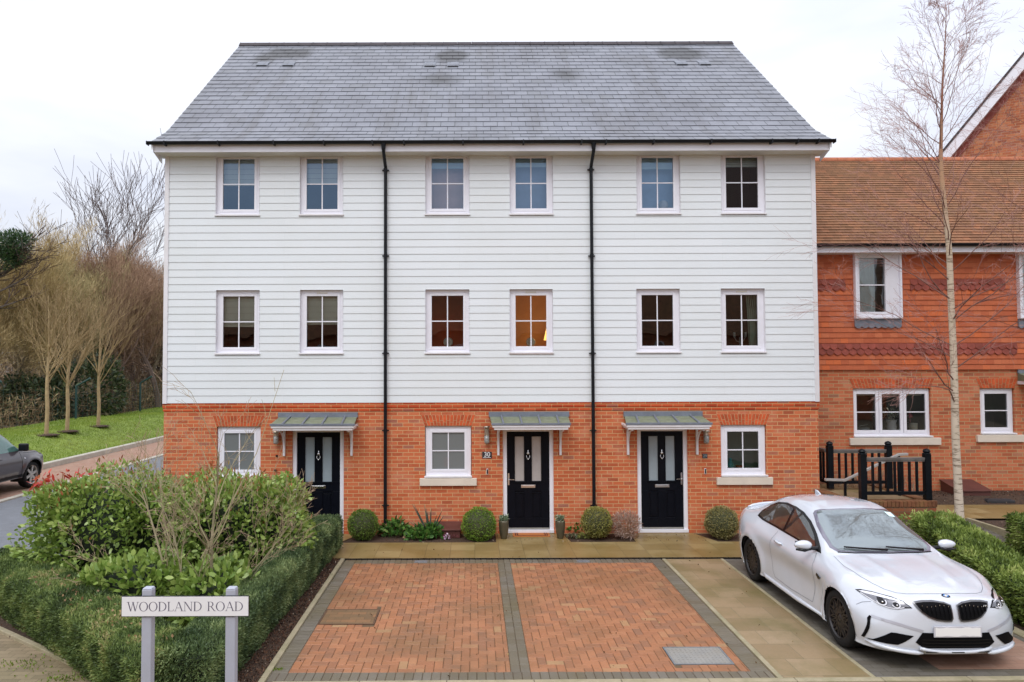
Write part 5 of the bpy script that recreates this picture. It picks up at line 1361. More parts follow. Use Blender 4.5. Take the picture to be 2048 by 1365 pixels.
CLUB = P('dark_red_club_tile', (0.33, 0.075, 0.05), 0.8, var=0.2, nscale=9, rnd=.35)
for key in sorted({(round(a_, 2), k // 2 if bands[0] % 2 == 0 else (k + 1) // 2) for a_, b_, k in bnd}):
    mb = MB()
    for a_, b_, k in bnd:
        if (round(a_, 2), k // 2 if bands[0] % 2 == 0 else (k + 1) // 2) == key: scal(mb, a_, b_, k, NY - .066)
    npart(mb, 'scalloped_tile_band', CLUB)
# arches
def arch(h, n_, yb=.22):
    mb = MB(); xc = (h[0] + h[1]) / 2; hw0, hw1 = (h[1] - h[0]) / 2 + .0, (h[1] - h[0]) / 2 + .09; e = .006
    for i in range(n_):
        for (t0, t1) in (((0, .5), (.5, 1)) if i % 2 else ((0, .33), (.33, 1.0))):
            f0, f1 = (i / n_) * 2 - 1, ((i + 1) / n_) * 2 - 1
            X = lambda f, t: xc + f * (hw0 + (hw1 - hw0) * t)
            za, zb = h[3] + yb * t0 + .004, h[3] + yb * t1 - .004
            mb.prism([(X(f0, t0) + e, za), (X(f1, t0) - e, za), (X(f1, t1) - e, zb), (X(f0, t1) + e, zb)], lambda x, z: (x, NY - .008, z), lambda x, z: (x, NY + .02, z), r=rng.random())
    npart(mb, 'brick_arch', blk_orange)
    mb = MB(); mb.prism([(xc - hw0, h[3]), (xc + hw0, h[3]), (xc + hw1 + .004, h[3] + yb), (xc - hw1 - .004, h[3] + yb)], lambda x, z: (x, NY - .004, z), lambda x, z: (x, NY + .02, z)); npart(mb, 'arch_mortar', mort)
arch(gw1, 24); arch(gw2, 11)
for h in (gw1, gw2):
    mb = MB(); mb.box(h[0] - .11, h[1] + .17, NY - .06, NY + .09, h[2] - .155, h[2] - .002); npart(mb, 'stone_sill', M['stone'], bevel=.008)
h = gw1; W = h[1] - h[0]
w_ = make_window(nb, h[0] + .01, h[1] - .01, h[2] + .02, h[3] - .005, NY + .05, cols=1, frame=.06, sash=.065, sashes=[(h[0] + .03, h[0] + .34 * W), (h[0] + .345 * W, h[0] + .655 * W), (h[0] + .66 * W, h[1] - .03)])
room(w_, h[0], h[1], h[2], h[3], NY + .12, (0.06, 0.07, 0.09), 1.6); blind(w_, h[0] + .1, h[1] - .1, h[3] - .14, h[3] - .06, NY + .17, CREAM)
h = gw2; w_ = make_window(nb, h[0] + .01, h[1] - .01, h[2] + .02, h[3] - .005, NY + .05, cols=1, frame=.05, sash=.07); room(w_, h[0], h[1], h[2], h[3], NY + .12, (0.20, 0.20, 0.20), 1.0)
TC = P('sheer_curtain', (0.86, 0.97, 0.97), .8, var=.06)
for h in (uw1, uw2):
    # projecting white surround with the casement inside
    mb = MB(); ring(mb, h[0], h[1], h[2], h[3], .045, NY - .14, NY + .02); s_ = npart(mb, 'window_surround', M['upvc'], bevel=.005)
    fx0, fx1 = h[0] + .045, h[1] - .045
    mb = MB(); ring(mb, fx0, fx1, h[2] + .045, h[3] - .045, .06, NY - .10, NY - .02, .10); mb.box(fx1 - .30, fx1 - .06, NY - .10, NY - .02, h[2] + .145, h[3] - .105)
    w_ = mb.build('window', M['upvc'], bevel=.004); world_child(w_, nb)
    ga, gb, gc, gd = fx0 + .06, fx1 - .30, h[2] + .145, h[3] - .105
    mb = MB(); mb.quad((ga, NY - .05, gc), (gb, NY - .05, gc), (gb, NY - .05, gd), (ga, NY - .05, gd)); world_sub(mb, 'pane', M['glass'], w_)
    mb = MB(); mb.box(ga, gb, NY - .07, NY - .052, (gc + gd) / 2 - .012, (gc + gd) / 2 + .012); world_sub(mb, 'glazing_bar', M['upvc'], w_)
    room(w_, h[0], h[1], h[2], h[3], NY - .01, (0.10, 0.11, 0.12), 1.5)
    mb = MB(); cx1 = ga + (gb - ga) * .66; n_ = 16
    for i in range(n_):
        a_, b_ = ga - .02 + (cx1 - ga + .02) * i / n_, ga - .02 + (cx1 - ga + .02) * (i + 1) / n_
        mb.quad((a_, NY - .032 + .008 * math.sin(i * 1.7), gc - .1), (b_, NY - .032 + .008 * math.sin((i + 1) * 1.7), gc - .1), (b_, NY - .032 + .008 * math.sin((i + 1) * 1.7), gd + .1), (a_, NY - .032 + .008 * math.sin(i * 1.7), gd + .1))
    world_sub(mb, 'curtain', TC, w_)
    mb = MB(); n_ = 7   # scalloped lead apron
    ap = [(h[0], h[2] - .005), (h[0], h[2] - .17)]
    for i in range(n_ * 6 + 1): f = i / (n_ * 6); ap.append((h[0] + (h[1] - h[0]) * f, h[2] - .17 - .035 * abs(math.sin(PI * n_ * f))))
    ap += [(h[1], h[2] - .17), (h[1], h[2] - .005)]
    mb.prism(ap[::-1], lambda x, z: (x, NY - .085, z), lambda x, z: (x, NY - .05, z)); npart(mb, 'lead_apron', M['lead'])
# eaves, gutter, roof
EY = NY - .36; ez = at(1800, 505, EY).z; ez1 = at(1800, 492, EY).z
mb = MB(); mb.box(NX0 + .03, NX1, EY, EY + .025, ez, ez1 + .02); npart(mb, 'fascia_board', M['upvc'])
mb = MB(); mb.box(NX0 + .03, NX1, EY + .025, NY + .02, ez + .004, ez + .018); npart(mb, 'soffit', M['soffit'])
gy, gz = EY - .06, at(1800, 489, EY - .06).z
mb = MB(); gpp = [(gy + .056 * math.cos(a), gz + .056 * math.sin(a) + .01) for a in np.linspace(PI, 2 * PI, 9)] + [(gy + .05 * math.cos(a), gz + .05 * math.sin(a) + .012) for a in np.linspace(2 * PI, PI, 9)]
mb.prism(gpp, lambda y, z: (NX0 + .04, y, z), lambda y, z: (NX1, y, z))
for px in (1640, 1748, 1850, 1890, 1980): x = at(px, 490, gy).x; mb.box(x - .014, x + .014, gy - .062, gy + .07, gz - .062, gz + .018)
npart(mb, 'gutter', M['black'])
ry0, rz0 = EY - .03, ez1 + .035; RYR = NY + 2.85
rz1 = at(1800, 319, RYR).z; sl_ = math.hypot(RYR - ry0, rz1 - rz0); nr_ = 36
ny_, nz2 = -(rz1 - rz0) / sl_, (RYR - ry0) / sl_
mb = MB()
for i in range(nr_):
    s0, s1 = i / nr_, (i + 1) / nr_
    f = lambda s, h: (ry0 + (RYR - ry0) * s + ny_ * h, rz0 + (rz1 - rz0) * s + nz2 * h)
    (ya, za), (yb, zb), (yc, zc) = f(s0, .022), f(s1, .004), f(s0, -.01)
    mb.quad((NX0 + .02, ya, za), (NX1 + .2, ya, za), (NX1 + .2, yb, zb), (NX0 + .02, yb, zb)); mb.quad((NX0 + .02, yc, zc), (NX1 + .2, yc, zc), (NX1 + .2, ya, za), (NX0 + .02, ya, za))
def ruv_(co): s = (co.y - ry0) / (RYR - ry0) * sl_; return co.x, s * .11 / (sl_ / nr_)
npart(mb, 'tiled_roof', M['roof_tile'], uv=ruv_)
mb = MB(); mb.quad((NX1 + .2, 2 * RYR - ry0, rz0), (NX0 + .02, 2 * RYR - ry0, rz0), (NX0 + .02, RYR, rz1), (NX1 + .2, RYR, rz1)); npart(mb, 'rear_roof', M['roof_tile'], uv=True)
mb = MB()
for i in range(24):
    a = NX0 + (NX1 + .2 - NX0) * i / 24; b = NX0 + (NX1 + .2 - NX0) * (i + 1) / 24
    pts = [(RYR + .12 * math.cos(t), rz1 - .07 + .12 * math.sin(t)) for t in np.linspace(0, PI, 9)]
    mb.prism(pts, lambda y, z: (a + .004, y, z), lambda y, z: (b - .004, y, z))
npart(mb, 'ridge', M['ridge_red'])
mb = MB(); mb.poly([(NX1, NY, nE), (NX1, NYB, nE), (NX1, RYR, rz1 - .1)]); npart(mb, 'gable_wall', M['hung_tile'], uv=True)
# porch canopy at the right edge
pa = at(2034, 745, NY)
mb = MB(); mb.quad((pa.x - .05, NY - .55, pa.z - .14), (pa.x + 1.6, NY - .55, pa.z - .14), (pa.x + 1.55, NY - .02, pa.z - .02), (pa.x, NY - .02, pa.z - .02)); mb.quad((pa.x - .05, NY - .55, pa.z - .18), (pa.x - .05, NY - .55, pa.z - .14), (pa.x, NY - .02, pa.z - .02), (pa.x, NY - .02, pa.z - .18))
cn = mb.build('canopy', M['leadroof']); world_child(cn, nb)
mb = MB(); mb.box(pa.x, pa.x + 1.55, NY - .04, NY, pa.z - .02, pa.z + .07); world_sub(mb, 'lead_flashing', M['lead'], cn)
mb = MB(); mb.box(pa.x + .0, pa.x + 1.5, NY - .52, NY, pa.z - .26, pa.z - .185); world_sub(mb, 'canopy_fascia', M['trim'], cn, bevel=.005)
# things on its sill
orn('jug', 1783, 865, NY + .2, lambda mb: mb.lathe([(.001, 0), (.09, .005), (.10, .12), (.09, .20), (.11, .26), (.10, .27)], (0, 0, 0), 18), WHITE, 'white jug of dried flowers in the wide kitchen window', 'jug')
p = at(1783, 838, NY + .2); n = 260; Pn = np.c_[rs.normal(0, .13, n), rs.normal(0, .05, n), rs.normal(.10, .07, n)]
o = rndleaves('dried_flowers', Pn, Pn * [3, 1, 3], .06, .03, leafmat('dried_flower', [(0, (.45, .42, .32)), (.7, (.70, .66, .55)), (1, (.30, .50, .40))])); o.location = p; tag(o, 'pale dried flowers standing in the white jug', 'flowers')
orn('candle', 1827, 862, NY + .18, lambda mb: mb.tube([(0, 0, 0), (0, 0, .17)], .08, 16), IV, 'wide ivory candle on the sill of the kitchen window', 'candle')
orn('flower', 1820, 843, NY + .22, lambda mb: (mb.tube([(0, 0, -.2), (0, 0, .1)], .006, 5), mb.lathe([(.001, .07), (.05, .09), (.04, .16), (.001, .18)], (0, 0, 0), 10)), P('pink_bloom', (.60, .10, .14), .6), 'single pink flower behind the ivory candle', 'flower')
orn('bowl', 1728, 862, NY + .18, lambda mb: (mb.lathe([(.001, 0), (.10, .005), (.11, .07), (.001, .072)], (0, 0, 0), 16), mb.tube([(-.1, 0, .1), (.1, .02, .14)], .008, 5)), GREYW, 'grey dish on the sill at one end of the kitchen window', 'bowl')

# large gabled house behind
g0 = at(1890, 312, 22.0); gph = R(30)
gt = Vector((math.cos(gph), -math.sin(gph), 0)); gn = Vector((-math.sin(gph), -math.cos(gph), 0))
d_ = ray(2048, 122); g1 = CAMP + d_ * ((g0 - CAMP).dot(gn) / d_.dot(gn))
k_ = (g1.z - g0.z) / ((g1 - g0).dot(gt)); U0, UA = -1.6, 4.6
EZ, AZ = g0.z + k_ * U0, g0.z + k_ * UA; U1 = 2 * UA - U0
def G3(u, v, z): p = g0 + gt * u - gn * v; return (p.x, p.y, z)
gh = empty('gabled_house', (g0.x, g0.y, 0), 'tall orange brick gabled house rising behind the brown tiled roof', 'house')
mb = MB(); mb.poly([G3(U0, 0, 0), G3(U1, 0, 0), G3(U1, 0, EZ), G3(UA, 0, AZ), G3(U0, 0, EZ)]); mb.quad(G3(U0, 9, 0), G3(U0, 0, 0), G3(U0, 0, EZ), G3(U0, 9, EZ)); mb.quad(G3(U1, 0, 0), G3(U1, 9, 0), G3(U1, 9, EZ), G3(U1, 0, EZ))
world_child(mb.build('gable_wall', M['gable_brick'], uv=True), gh)
for s in (-1, 1):
    hwid = UA - U0; ex = .35
    f = lambda t, v, h: G3(UA + s * (hwid + ex) * (1 - t), v, EZ - ex * k_ + (AZ - EZ + ex * k_) * t + h)
    mb = MB(); mb.quad(f(0, -.3, .22), f(1, -.3, .22), f(1, 9, .22), f(0, 9, .22)); mb.quad(f(0, -.3, .12), f(1, -.3, .12), f(1, -.3, .22), f(0, -.3, .22))
    world_child(mb.build('roof', M['ridge'], uv=True), gh)
    mb = MB(); mb.quad(f(0, -.28, -.28), f(1, -.28, -.28), f(1, -.28, .13), f(0, -.28, .13)); mb.quad(f(0, -.28, -.28), f(0, 0, -.28), f(1, 0, -.28), f(1, -.28, -.28))
    world_child(mb.build('bargeboard', M['upvc']), gh)
    mb = MB(); mb.quad(f(0, -.03, -.55), f(1, -.03, -.55), f(1, -.03, -.27), f(0, -.03, -.27))
    world_child(mb.build('verge_course', M['scallop']), gh)

# ------------------------------------------------------------------ steps, plinth wall, railings
px0, px1 = XR + .02, at(1875, 1010, 13.55).x
pz = at(1800, 1003, 13.55).z
t = empty('step_plinth', ((px0 + px1) / 2, 13.55, 0), 'mossy red brick plinth and landing under the black railings', 'wall')
mb = MB(); mb.box(px0 - .12, px1 - .012, 13.565, NY, -.05, pz - .11); world_child(mb.build('brick_wall', M['brick_moss'], uv=True), t)
mb = MB(); x = px0 - .13; rng = random.Random(5)
while x < px1:   # brick on edge coping along the front
    mb.box(x + .004, min(x + .071, px1), 13.55, 13.77, pz - .108, pz + rng.uniform(-.002, .002), rng.random()); x += .075
y = 13.78
while y < NY - .1:
    for xa in (px0 - .13, px1 - .22): mb.box(xa, xa + .22, y, y + .067, pz - .108, pz + rng.uniform(-.002, .002), rng.random())
    y += .075
world_child(mb.build('coping', P('mossy_coping', (0.25, 0.095, 0.04), .85, var=.3, nscale=5, dirt=(.16, .13, .04), dscale=2.5, damt=.8, rnd=.35), bevel=.004), t)
mb = MB(); mb.box(px0 + .09, px1 - .22, 13.77, NY - .01, pz - .12, pz - .03); world_child(mb.build('landing', M['slab_side'], uv=True), t)
def railing(P0, P1, zb, zt, label, posts=(1, 1), nbal=7, cap=True):
    P0, P1 = Vector(P0), Vector(P1); t = empty('railing', P0, label, 'railing', 'black railings round the steps')
    d = (P1 - P0); L_ = d.length; d.normalize(); s = Vector((-d.y, d.x, 0))
    Mx = Matrix(((d.x, s.x, 0, P0.x), (d.y, s.y, 0, P0.y), (0, 0, 1, 0), (0, 0, 0, 1)))
    for k, (x, on) in enumerate(zip((0, L_), posts)):
        if not on: continue
        mb = MB(); mb.box(x - .055, x + .055, -.055, .055, zb, zt - .06, mat=Mx)
        c_ = Mx @ Vector((x, 0, 0)); mb.lathe([(.075, zt - .06), (.075, zt - .035), (.05, zt - .03), (.068, zt), (.055, zt + .03), (.03, zt + .045), (.001, zt + .055)], (c_.x, c_.y, 0), 14)
        world_child(mb.build('post', M['blackpaint'], bevel=.004), t)
    mb = MB(); mb.box(.05, L_ - .05, -.035, .035, zb + .10, zb + .16, mat=Mx); world_child(mb.build('bottom_rail', M['blackpaint']), t)
    mb = MB(); mb.box(.05, L_ - .05, -.04, .04, zt - .16, zt - .115, mat=Mx); mb.box(.05, L_ - .05, -.03, .03, zt - .19, zt - .16, mat=Mx); world_child(mb.build('top_rail', M['railtop'], bevel=.004), t)
    for i in range(nbal):
        x = .055 + (L_ - .11) * (i + 1) / (nbal + 1); mb = MB(); mb.box(x - .019, x + .019, -.019, .019, zb + .16, zt - .19, mat=Mx); world_child(mb.build('baluster', M['blackpaint']), t)
M['railtop'] = P('weathered_rail', (0.16, 0.145, 0.135), .5, var=.3, nscale=6, dirt=(.06, .055, .05), dscale=2)
zt_ = at(1853, 903, 13.68).z
railing((at(1724, 903, 13.68).x, 13.68, 0), (at(1853, 903, 13.68).x, 13.68, 0), pz, zt_, 'black slatted railing at the front edge of the plinth nearest the white car', nbal=7)
a = at(1659, 888, 14.95); b = at(1776, 888, 14.95)
railing((a.x, 14.95, 0), (b.x, 14.95, 0), pz, a.z, 'black railing across the back of the landing behind the sloping handrail', nbal=7)
railing((a.x - .06, NY - .02, 0), (a.x - .02, 14.99, 0), pz, a.z, 'short black railing running from the brick wall corner to the rear post', (0, 0), nbal=4)
hp_ = [at(1650, 962, 14.3), at(1690, 963, 14.3), at(1797, 912, 14.3), at(1815, 911, 14.3)]
t = empty('handrail', hp_[0], 'pale sloping metal handrail over the steps between the black railings', 'handrail')
mb = MB(); 
for p_, q_ in zip(hp_[:-1], hp_[1:]):
    mb.prism([(p_.x, p_.z), (q_.x, q_.z), (q_.x, q_.z + .045), (p_.x, p_.z + .045)], lambda x, z: (x, 14.27, z), lambda x, z: (x, 14.33, z))
world_child(mb.build('rail_bar', P('pale_metal', (.50, .48, .46), .4, .3), bevel=.004), t)
for f in (1, 2):
    p_ = hp_[f]; mb = MB(); mb.box(p_.x - .02, p_.x + .02, 14.28, 14.32, pz - .1, p_.z); world_child(mb.build('post', M['blackpaint']), t)
# brown box and dark cover in the raised bed
p_ = at(1935, 985, 15.3)
t = empty('meter_box', (p_.x, 15.3, p_.z), 'brown sloping meter box against the brick of the tile-hung house', 'meter box')
x0, x1 = at(1905, 985, 15.3).x, at(1968, 985, 15.3).x; zb_ = .66
mb = MB(); mb.prism([(15.1, zb_), (NY - .01, zb_), (NY - .01, zb_ + .26), (15.1, zb_ + .12)], lambda y, z: (x0, y, z), lambda y, z: (x1, y, z)); world_child(mb.build('box_body', BOXM, bevel=.006), t)
mb = MB(); mb.prism([(15.07, zb_ + .125), (NY - .005, zb_ + .268), (NY - .005, zb_ + .285), (15.07, zb_ + .145)], lambda y, z: (x0 - .02, y, z), lambda y, z: (x1 + .02, y, z)); world_child(mb.build('box_lid', BOXM, bevel=.004), t)
p_ = at(1990, 995, 15.0); mb = MB(); mb.box(-.28, .28, -.16, .16, 0, .05); mb.box(-.24, .24, -.12, .12, .05, .065); o = mb.build('drain_cover', P('dark_cover', (.035, .035, .04), .6), bevel=.006); o.location = (p_.x, 14.98, .60); tag(o, 'flat dark drain cover in the bark bed beside the brown meter box', 'drain cover')
# ------------------------------------------------------------------ cars
def pchip(xs, ys):
    xs, ys = np.array(xs, float), np.array(ys, float)
    if xs[0] > xs[-1]: xs, ys = xs[::-1], ys[::-1]
    h = np.diff(xs); d = np.diff(ys) / h; m = np.zeros(len(xs))
    for i in range(1, len(xs) - 1):
        if d[i-1] * d[i] > 0:
            w1, w2 = 2 * h[i] + h[i-1], h[i] + 2 * h[i-1]; m[i] = (w1 + w2) / (w1 / d[i-1] + w2 / d[i])
    m[0], m[-1] = d[0], d[-1]
    def f(x):
        i = int(min(max(np.searchsorted(xs, x) - 1, 0), len(xs) - 2)); t = min(max((x - xs[i]) / h[i], 0), 1)
        return ((1 + 2*t) * (1-t)**2 * ys[i] + t * (1-t)**2 * h[i] * m[i] + t*t*(3-2*t) * ys[i+1] + t*t*(t-1) * h[i] * m[i+1])
    return f
def catmull(P_, sub):
    out = []; n = len(P_)
    for i in range(n - 1):
        p0 = P_[max(i-1, 0)]; p1 = P_[i]; p2 = P_[i+1]; p3 = P_[min(i+2, n-1)]
        for k in range(sub):
            t = k / sub; out.append(tuple(.5 * ((2*b) + (-a + c)*t + (2*a - 5*b + 4*c - d)*t*t + (-a + 3*b - 3*c + d)*t**3) for a, b, c, d in zip(p0, p1, p2, p3)))
    out.append(tuple(P_[-1])); return out

class Car:
    def __init__(s, name, tb, label, group, loc, rz, paint):
        s.tb = tb; s.root = empty(name, loc, label, 'car', group, rz)
        F = {k: pchip(*tb[k]) for k in ('zt', 'zr', 'yr', 'zb', 'yb', 'zc', 'yc', 'ym', 'ys')}
        s.F = F; zs = tb['zs']
        ax, ar, az = tb['axle'], tb['arch_r'], tb['wheel_r']
        x0, x1 = tb['x0'], tb['x1']; nx = tb.get('nx', 190)
        xs = list(np.linspace(x0, x1, nx)); SUB = 7
        def sect(x):
            return catmull([(0, zs - .02), (F['ys'](x) * .6, zs - .02), (F['ys'](x) - .03, zs - .01), (F['ys'](x), zs + .05), (F['ym'](x), tb['zm']), (F['yc'](x), F['zc'](x)), (F['yb'](x), F['zb'](x)), (F['yr'](x), F['zr'](x)), (F['yr'](x) * .55, F['zt'](x) - .22 * (F['zt'](x) - F['zr'](x))), (0, F['zt'](x))], SUB)
        rows = []
        def cap(xe, sgn, dep):
            sec = sect(xe); zc_ = tb['capz']; out = []
            for k in np.linspace(1, 0.0, 22)[1:]:
                kk = k; dx = dep * (1 - kk ** tb.get('cape', 4)) ** (1 / tb.get('cape', 4))
                out.append([(xe + sgn * dx, y * kk, zc_ + (z - zc_) * kk) for y, z in sec])
            return out
        front = cap(x1, 1, tb['capf']); rear = cap(x0, -1, tb['capr'])
        rows = rear[::-1] + [[(x, y, z) for y, z in sect(x)] for x in xs] + front
        V = np.array(rows); nr_, nc = V.shape[:2]
        # plan-view rounding of nose and tail
        X, Y_, Z_ = V[..., 0].copy(), V[..., 1], V[..., 2]
        sm = lambda t: np.clip(t, 0, 1) ** 2 * (3 - 2 * np.clip(t, 0, 1))
        wf = sm((X - tb['nose_w0']) / (x1 + tb['capf'] - tb['nose_w0'])); wr = sm((tb['tail_w0'] - X) / (tb['tail_w0'] - x0 + tb['capr']))
        nr2 = tb.get('nose_lo', tb['nose_r']); nrr = nr2 + (tb['nose_r'] - nr2) * sm((Z_ - .42) / .32)
        V[..., 0] = X - wf * nrr * (np.abs(Y_) / .9) ** tb.get('nose_p', 2.6) + wr * tb['tail_r'] * (np.abs(Y_) / .9) ** 2.8 + wf * tb.get('nose_b', .05) * (1 - ((Z_ - .42) / .38) ** 2)
        # hood creases
        cr = tb.get('crease', 0)
        if cr:
            hood = sm((V[..., 0] - tb['cowl']) / .15) * sm((1.95 - V[..., 0]) / .3)
            for yc, h_ in ((.30, cr), (.62, cr * .8)):
                yy = yc + (.10 if yc < .5 else .06) * (1.9 - V[..., 0]) / 1.2
                V[..., 2] += hood * h_ * np.exp(-((Y_ - yy) / .05) ** 2) * (Z_ > .6)
        half = V
        # flares
        for a_ in ax:
            r_ = np.hypot(V[..., 0] - a_, Z_ - az); V[..., 1] += np.where(Y_ > .55, tb['flare'] * np.exp(-((r_ - ar - .03) / .07) ** 2) * (Z_ < az + ar + .12), 0)
        # snap grid vertices to the wheel arch circle
        cell = .5 * (x1 - x0) / nx + .006
        for a_ in ax:
            dx, dz = V[..., 0] - a_, V[..., 2] - az; r_ = np.hypot(dx, dz)
            msk = (np.abs(r_ - ar) < cell) & (V[..., 1] > .5); k = ar / np.maximum(r_, 1e-6)
            V[..., 0] = np.where(msk, a_ + dx * k, V[..., 0]); V[..., 2] = np.where(msk, az + dz * k, V[..., 2])
        full = np.concatenate([V, V * [1, -1, 1]], axis=0)
        verts = [tuple(p) for p in full.reshape(-1, 3)]; faces = []; N = nr_ * nc
        def inside(i, j):
            x, y, z = V[i, j]
            return y > .5 and any(math.hypot(x - a_, z - az) < ar - 1e-4 for a_ in ax)
        ins = np.zeros((nr_, nc), bool)
        for i in range(nr_):
            for j in range(nc): ins[i, j] = inside(i, j)
        for i in range(nr_ - 1):
            for j in range(nc - 1):
                if ins[i, j] or ins[i+1, j] or ins[i, j+1] or ins[i+1, j+1]: continue
                a, b, c, d = i*nc + j, (i+1)*nc + j, (i+1)*nc + j + 1, i*nc + j + 1
                faces.append((a, b, c, d)); faces.append((N + d, N + c, N + b, N + a))
        me = bpy.data.meshes.new('body'); me.from_pydata(verts, [], faces); me.materials.append(paint)
        import bmesh
        bm = bmesh.new(); bm.from_mesh(me); bmesh.ops.remove_doubles(bm, verts=bm.verts, dist=.0004); bmesh.ops.dissolve_degenerate(bm, edges=bm.edges, dist=.0002)
        s.bvh = BVHTree.FromBMesh(bm); bm.to_mesh(me); bm.free()
        me.polygons.foreach_set('use_smooth', [True] * len(me.polygons))
        o = bpy.data.objects.new('body', me); COL.objects.link(o); o.parent = s.root; s.body = o
    def patch(s, name, outline, view, mat, off=.004, res=.03, parent=None, smooth=True, thick=0):
        """outline in 2D: view 'R'/'L' side (x,z), 'F' front (y,z), 'T' top (x,y)"""
        pts = []
        n = len(outline)
        for i in range(n):
            a, b = np.array(outline[i]), np.array(outline[(i+1) % n]); m = max(1, int(np.linalg.norm(b - a) / res))
            for k in range(m): pts.append(tuple(a + (b - a) * k / m))
        nb_ = len(pts); xs = [p[0] for p in pts]; ys = [p[1] for p in pts]
        def inp(x, y):
            c = False; j = nb_ - 1
            for i in range(nb_):
                if (pts[i][1] > y) != (pts[j][1] > y) and x < (pts[j][0]-pts[i][0]) * (y-pts[i][1]) / (pts[j][1]-pts[i][1]) + pts[i][0]: c = not c
                j = i
            return c
        extra = []
        x = min(xs) + res * .7
        while x < max(xs):
            y = min(ys) + res * .7
            while y < max(ys):
                if inp(x, y) and min((x-p[0])**2 + (y-p[1])**2 for p in pts) > (res * .45) ** 2: extra.append((x, y))
                y += res
            x += res
        vs, es, fs, *_ = geometry.delaunay_2d_cdt([Vector(p) for p in pts + extra], [(i, (i+1) % nb_) for i in range(nb_)], [], 1, 1e-6)
        O = {'R': (lambda a, b: Vector((a, -3, b)), Vector((0, 1, 0))), 'L': (lambda a, b: Vector((a, 3, b)), Vector((0, -1, 0))), 'F': (lambda a, b: Vector((4, a, b)), Vector((-1, 0, 0))), 'B': (lambda a, b: Vector((-4, a, b)), Vector((1, 0, 0))), 'T': (lambda a, b: Vector((a, b, 3)), Vector((0, 0, -1)))}[view]
        P3 = []; last = None
        for v in vs:
            h = s.bvh.ray_cast(O[0](v.x, v.y), O[1])
            if h[0] is None:
                q = s.bvh.find_nearest(O[0](v.x, v.y) + O[1] * (2.0 if view in 'RL' else 1.9)); P3.append(q[0] + Vector(-O[1]) * off)
            else:
                nn = h[1] if h[1].dot(O[1]) < 0 else -h[1]; P3.append(h[0] + nn * off)
        mb = MB(); mb.v = [tuple(p) for p in P3]
        for f in fs:
            nrm = (P3[f[1]] - P3[f[0]]).cross(P3[f[2]] - P3[f[0]])
            mb.f.append(tuple(f) if nrm.dot(O[1]) < 0 else tuple(f[::-1])); mb.r.append(.5)
        o = mb.build(name, mat, parent or s.root, smooth=smooth); return o
    def line(s, name, path, view, mat, w=.005, off=.0025, parent=None):
        ol = []; pr = [np.array(p, float) for p in path]
        lft, rgt = [], []
        for i, p in enumerate(pr):
            d = pr[min(i+1, len(pr)-1)] - pr[max(i-1, 0)]; d /= np.linalg.norm(d) + 1e-9; nn = np.array((-d[1], d[0])) * w / 2
            lft.append(tuple(p + nn)); rgt.append(tuple(p - nn))
        return s.patch(name, lft + rgt[::-1], view, mat, off, .03, parent or s.body)
    def proj(s, view, a, b):
        O = {'R': (Vector((a, -3, b)), Vector((0, 1, 0))), 'L': (Vector((a, 3, b)), Vector((0, -1, 0))), 'F': (Vector((4, a, b)), Vector((-1, 0, 0))), 'T': (Vector((a, b, 3)), Vector((0, 0, -1)))}[view]
        h = s.bvh.ray_cast(*O); return h[0], h[1]
    def wheels(s, rimfn, width, r, track):
        tb = s.tb
        # dark wells
        for a_ in tb['axle']:
            for sg in (-1, 1):
                mb = MB(); arc = [(a_ + tb['arch_r'] * 1.0 * math.cos(t), tb['wheel_r'] + tb['arch_r'] * 1.0 * math.sin(t)) for t in np.linspace(-.35, PI + .35, 25)]
                yo = track - .02
                for p, q in zip(arc[:-1], arc[1:]): mb.quad((p[0], sg * yo, p[1]), (q[0], sg * yo, q[1]), (q[0], sg * .52, q[1]), (p[0], sg * .52, p[1]))
                mb.poly([(x, sg * .52, z) for x, z in arc]); mb.build('wheel_arch', M['dark'], s.root)
                w = empty_part('wheel', s.root, (a_, sg * track, tb['wheel_r']))
                mb = MB(); hw = width; pf = [(r * .70, 0), (r * .74, .006), (r * .90, .010), (r * .97, -.006), (r * .995, -.03), (r, -.06), (r, -hw + .05), (r * .97, -hw + .01), (r * .74, -hw), (r * .70, -hw)]
                mb.lathe([(q, sg * h) for q, h in pf], (0, 0, 0), 48, 'Y', cap=False)
                mb.build('tyre', M['tyre'], w, smooth=True)
                rimfn(w, sg, r * .72)
def empty_part(name, par, loc):
    o = bpy.data.objects.new(name, None); COL.objects.link(o); o.parent = par; o.location = loc; o.empty_display_size = .1; return o
M['tyre'] = P('tyre_rubber', (0.012, 0.012, 0.013), 0.75, var=.3, nscale=15, spec=.25)
def carpaint(name, col, metal=0.0, rough=.35):
    m, t, o = nt(name); b = NB(t)
    pos = b.n('ShaderNodeTexCoord').outputs['Object']
    c = b.ramp(b.noise(pos, 3, 3), [(.3, sc(col, .97)), (.7, sc(col, 1.02))])
    dz = b.ramp(b.n('ShaderNodeSeparateXYZ', {0: pos}).outputs[2], [(.18, (1, 1, 1)), (.5, (0, 0, 0))])
    c = b.mix(b.math('MULTIPLY', dz, b.math('MULTIPLY', b.noise(pos, 9, 4), .22)), c, c4((.30, .29, .27)))
    pr = b.n('ShaderNodeBsdfPrincipled', {'Base Color': c, 'Roughness': rough, 'Metallic': metal, 'Coat Weight': 1.0, 'Coat Roughness': .03}); t.links.new(pr.outputs[0], o.inputs[0]); return m
M['carwhite'] = carpaint('silver_white_paint', (0.61, 0.645, 0.71), .05, .26)
M['gloss'] = P('gloss_black', (0.006, 0.006, 0.008), .15, spec=.35)
M['mesh'] = P('grille_mesh', (0.003, 0.003, 0.004), .6, spec=.1)
M['bronze'] = P('dark_bronze_rim', (0.020, 0.017, 0.018), .35, .1, var=.15)
M['gap'] = P('panel_gap', (0.15, 0.16, 0.19), .8)
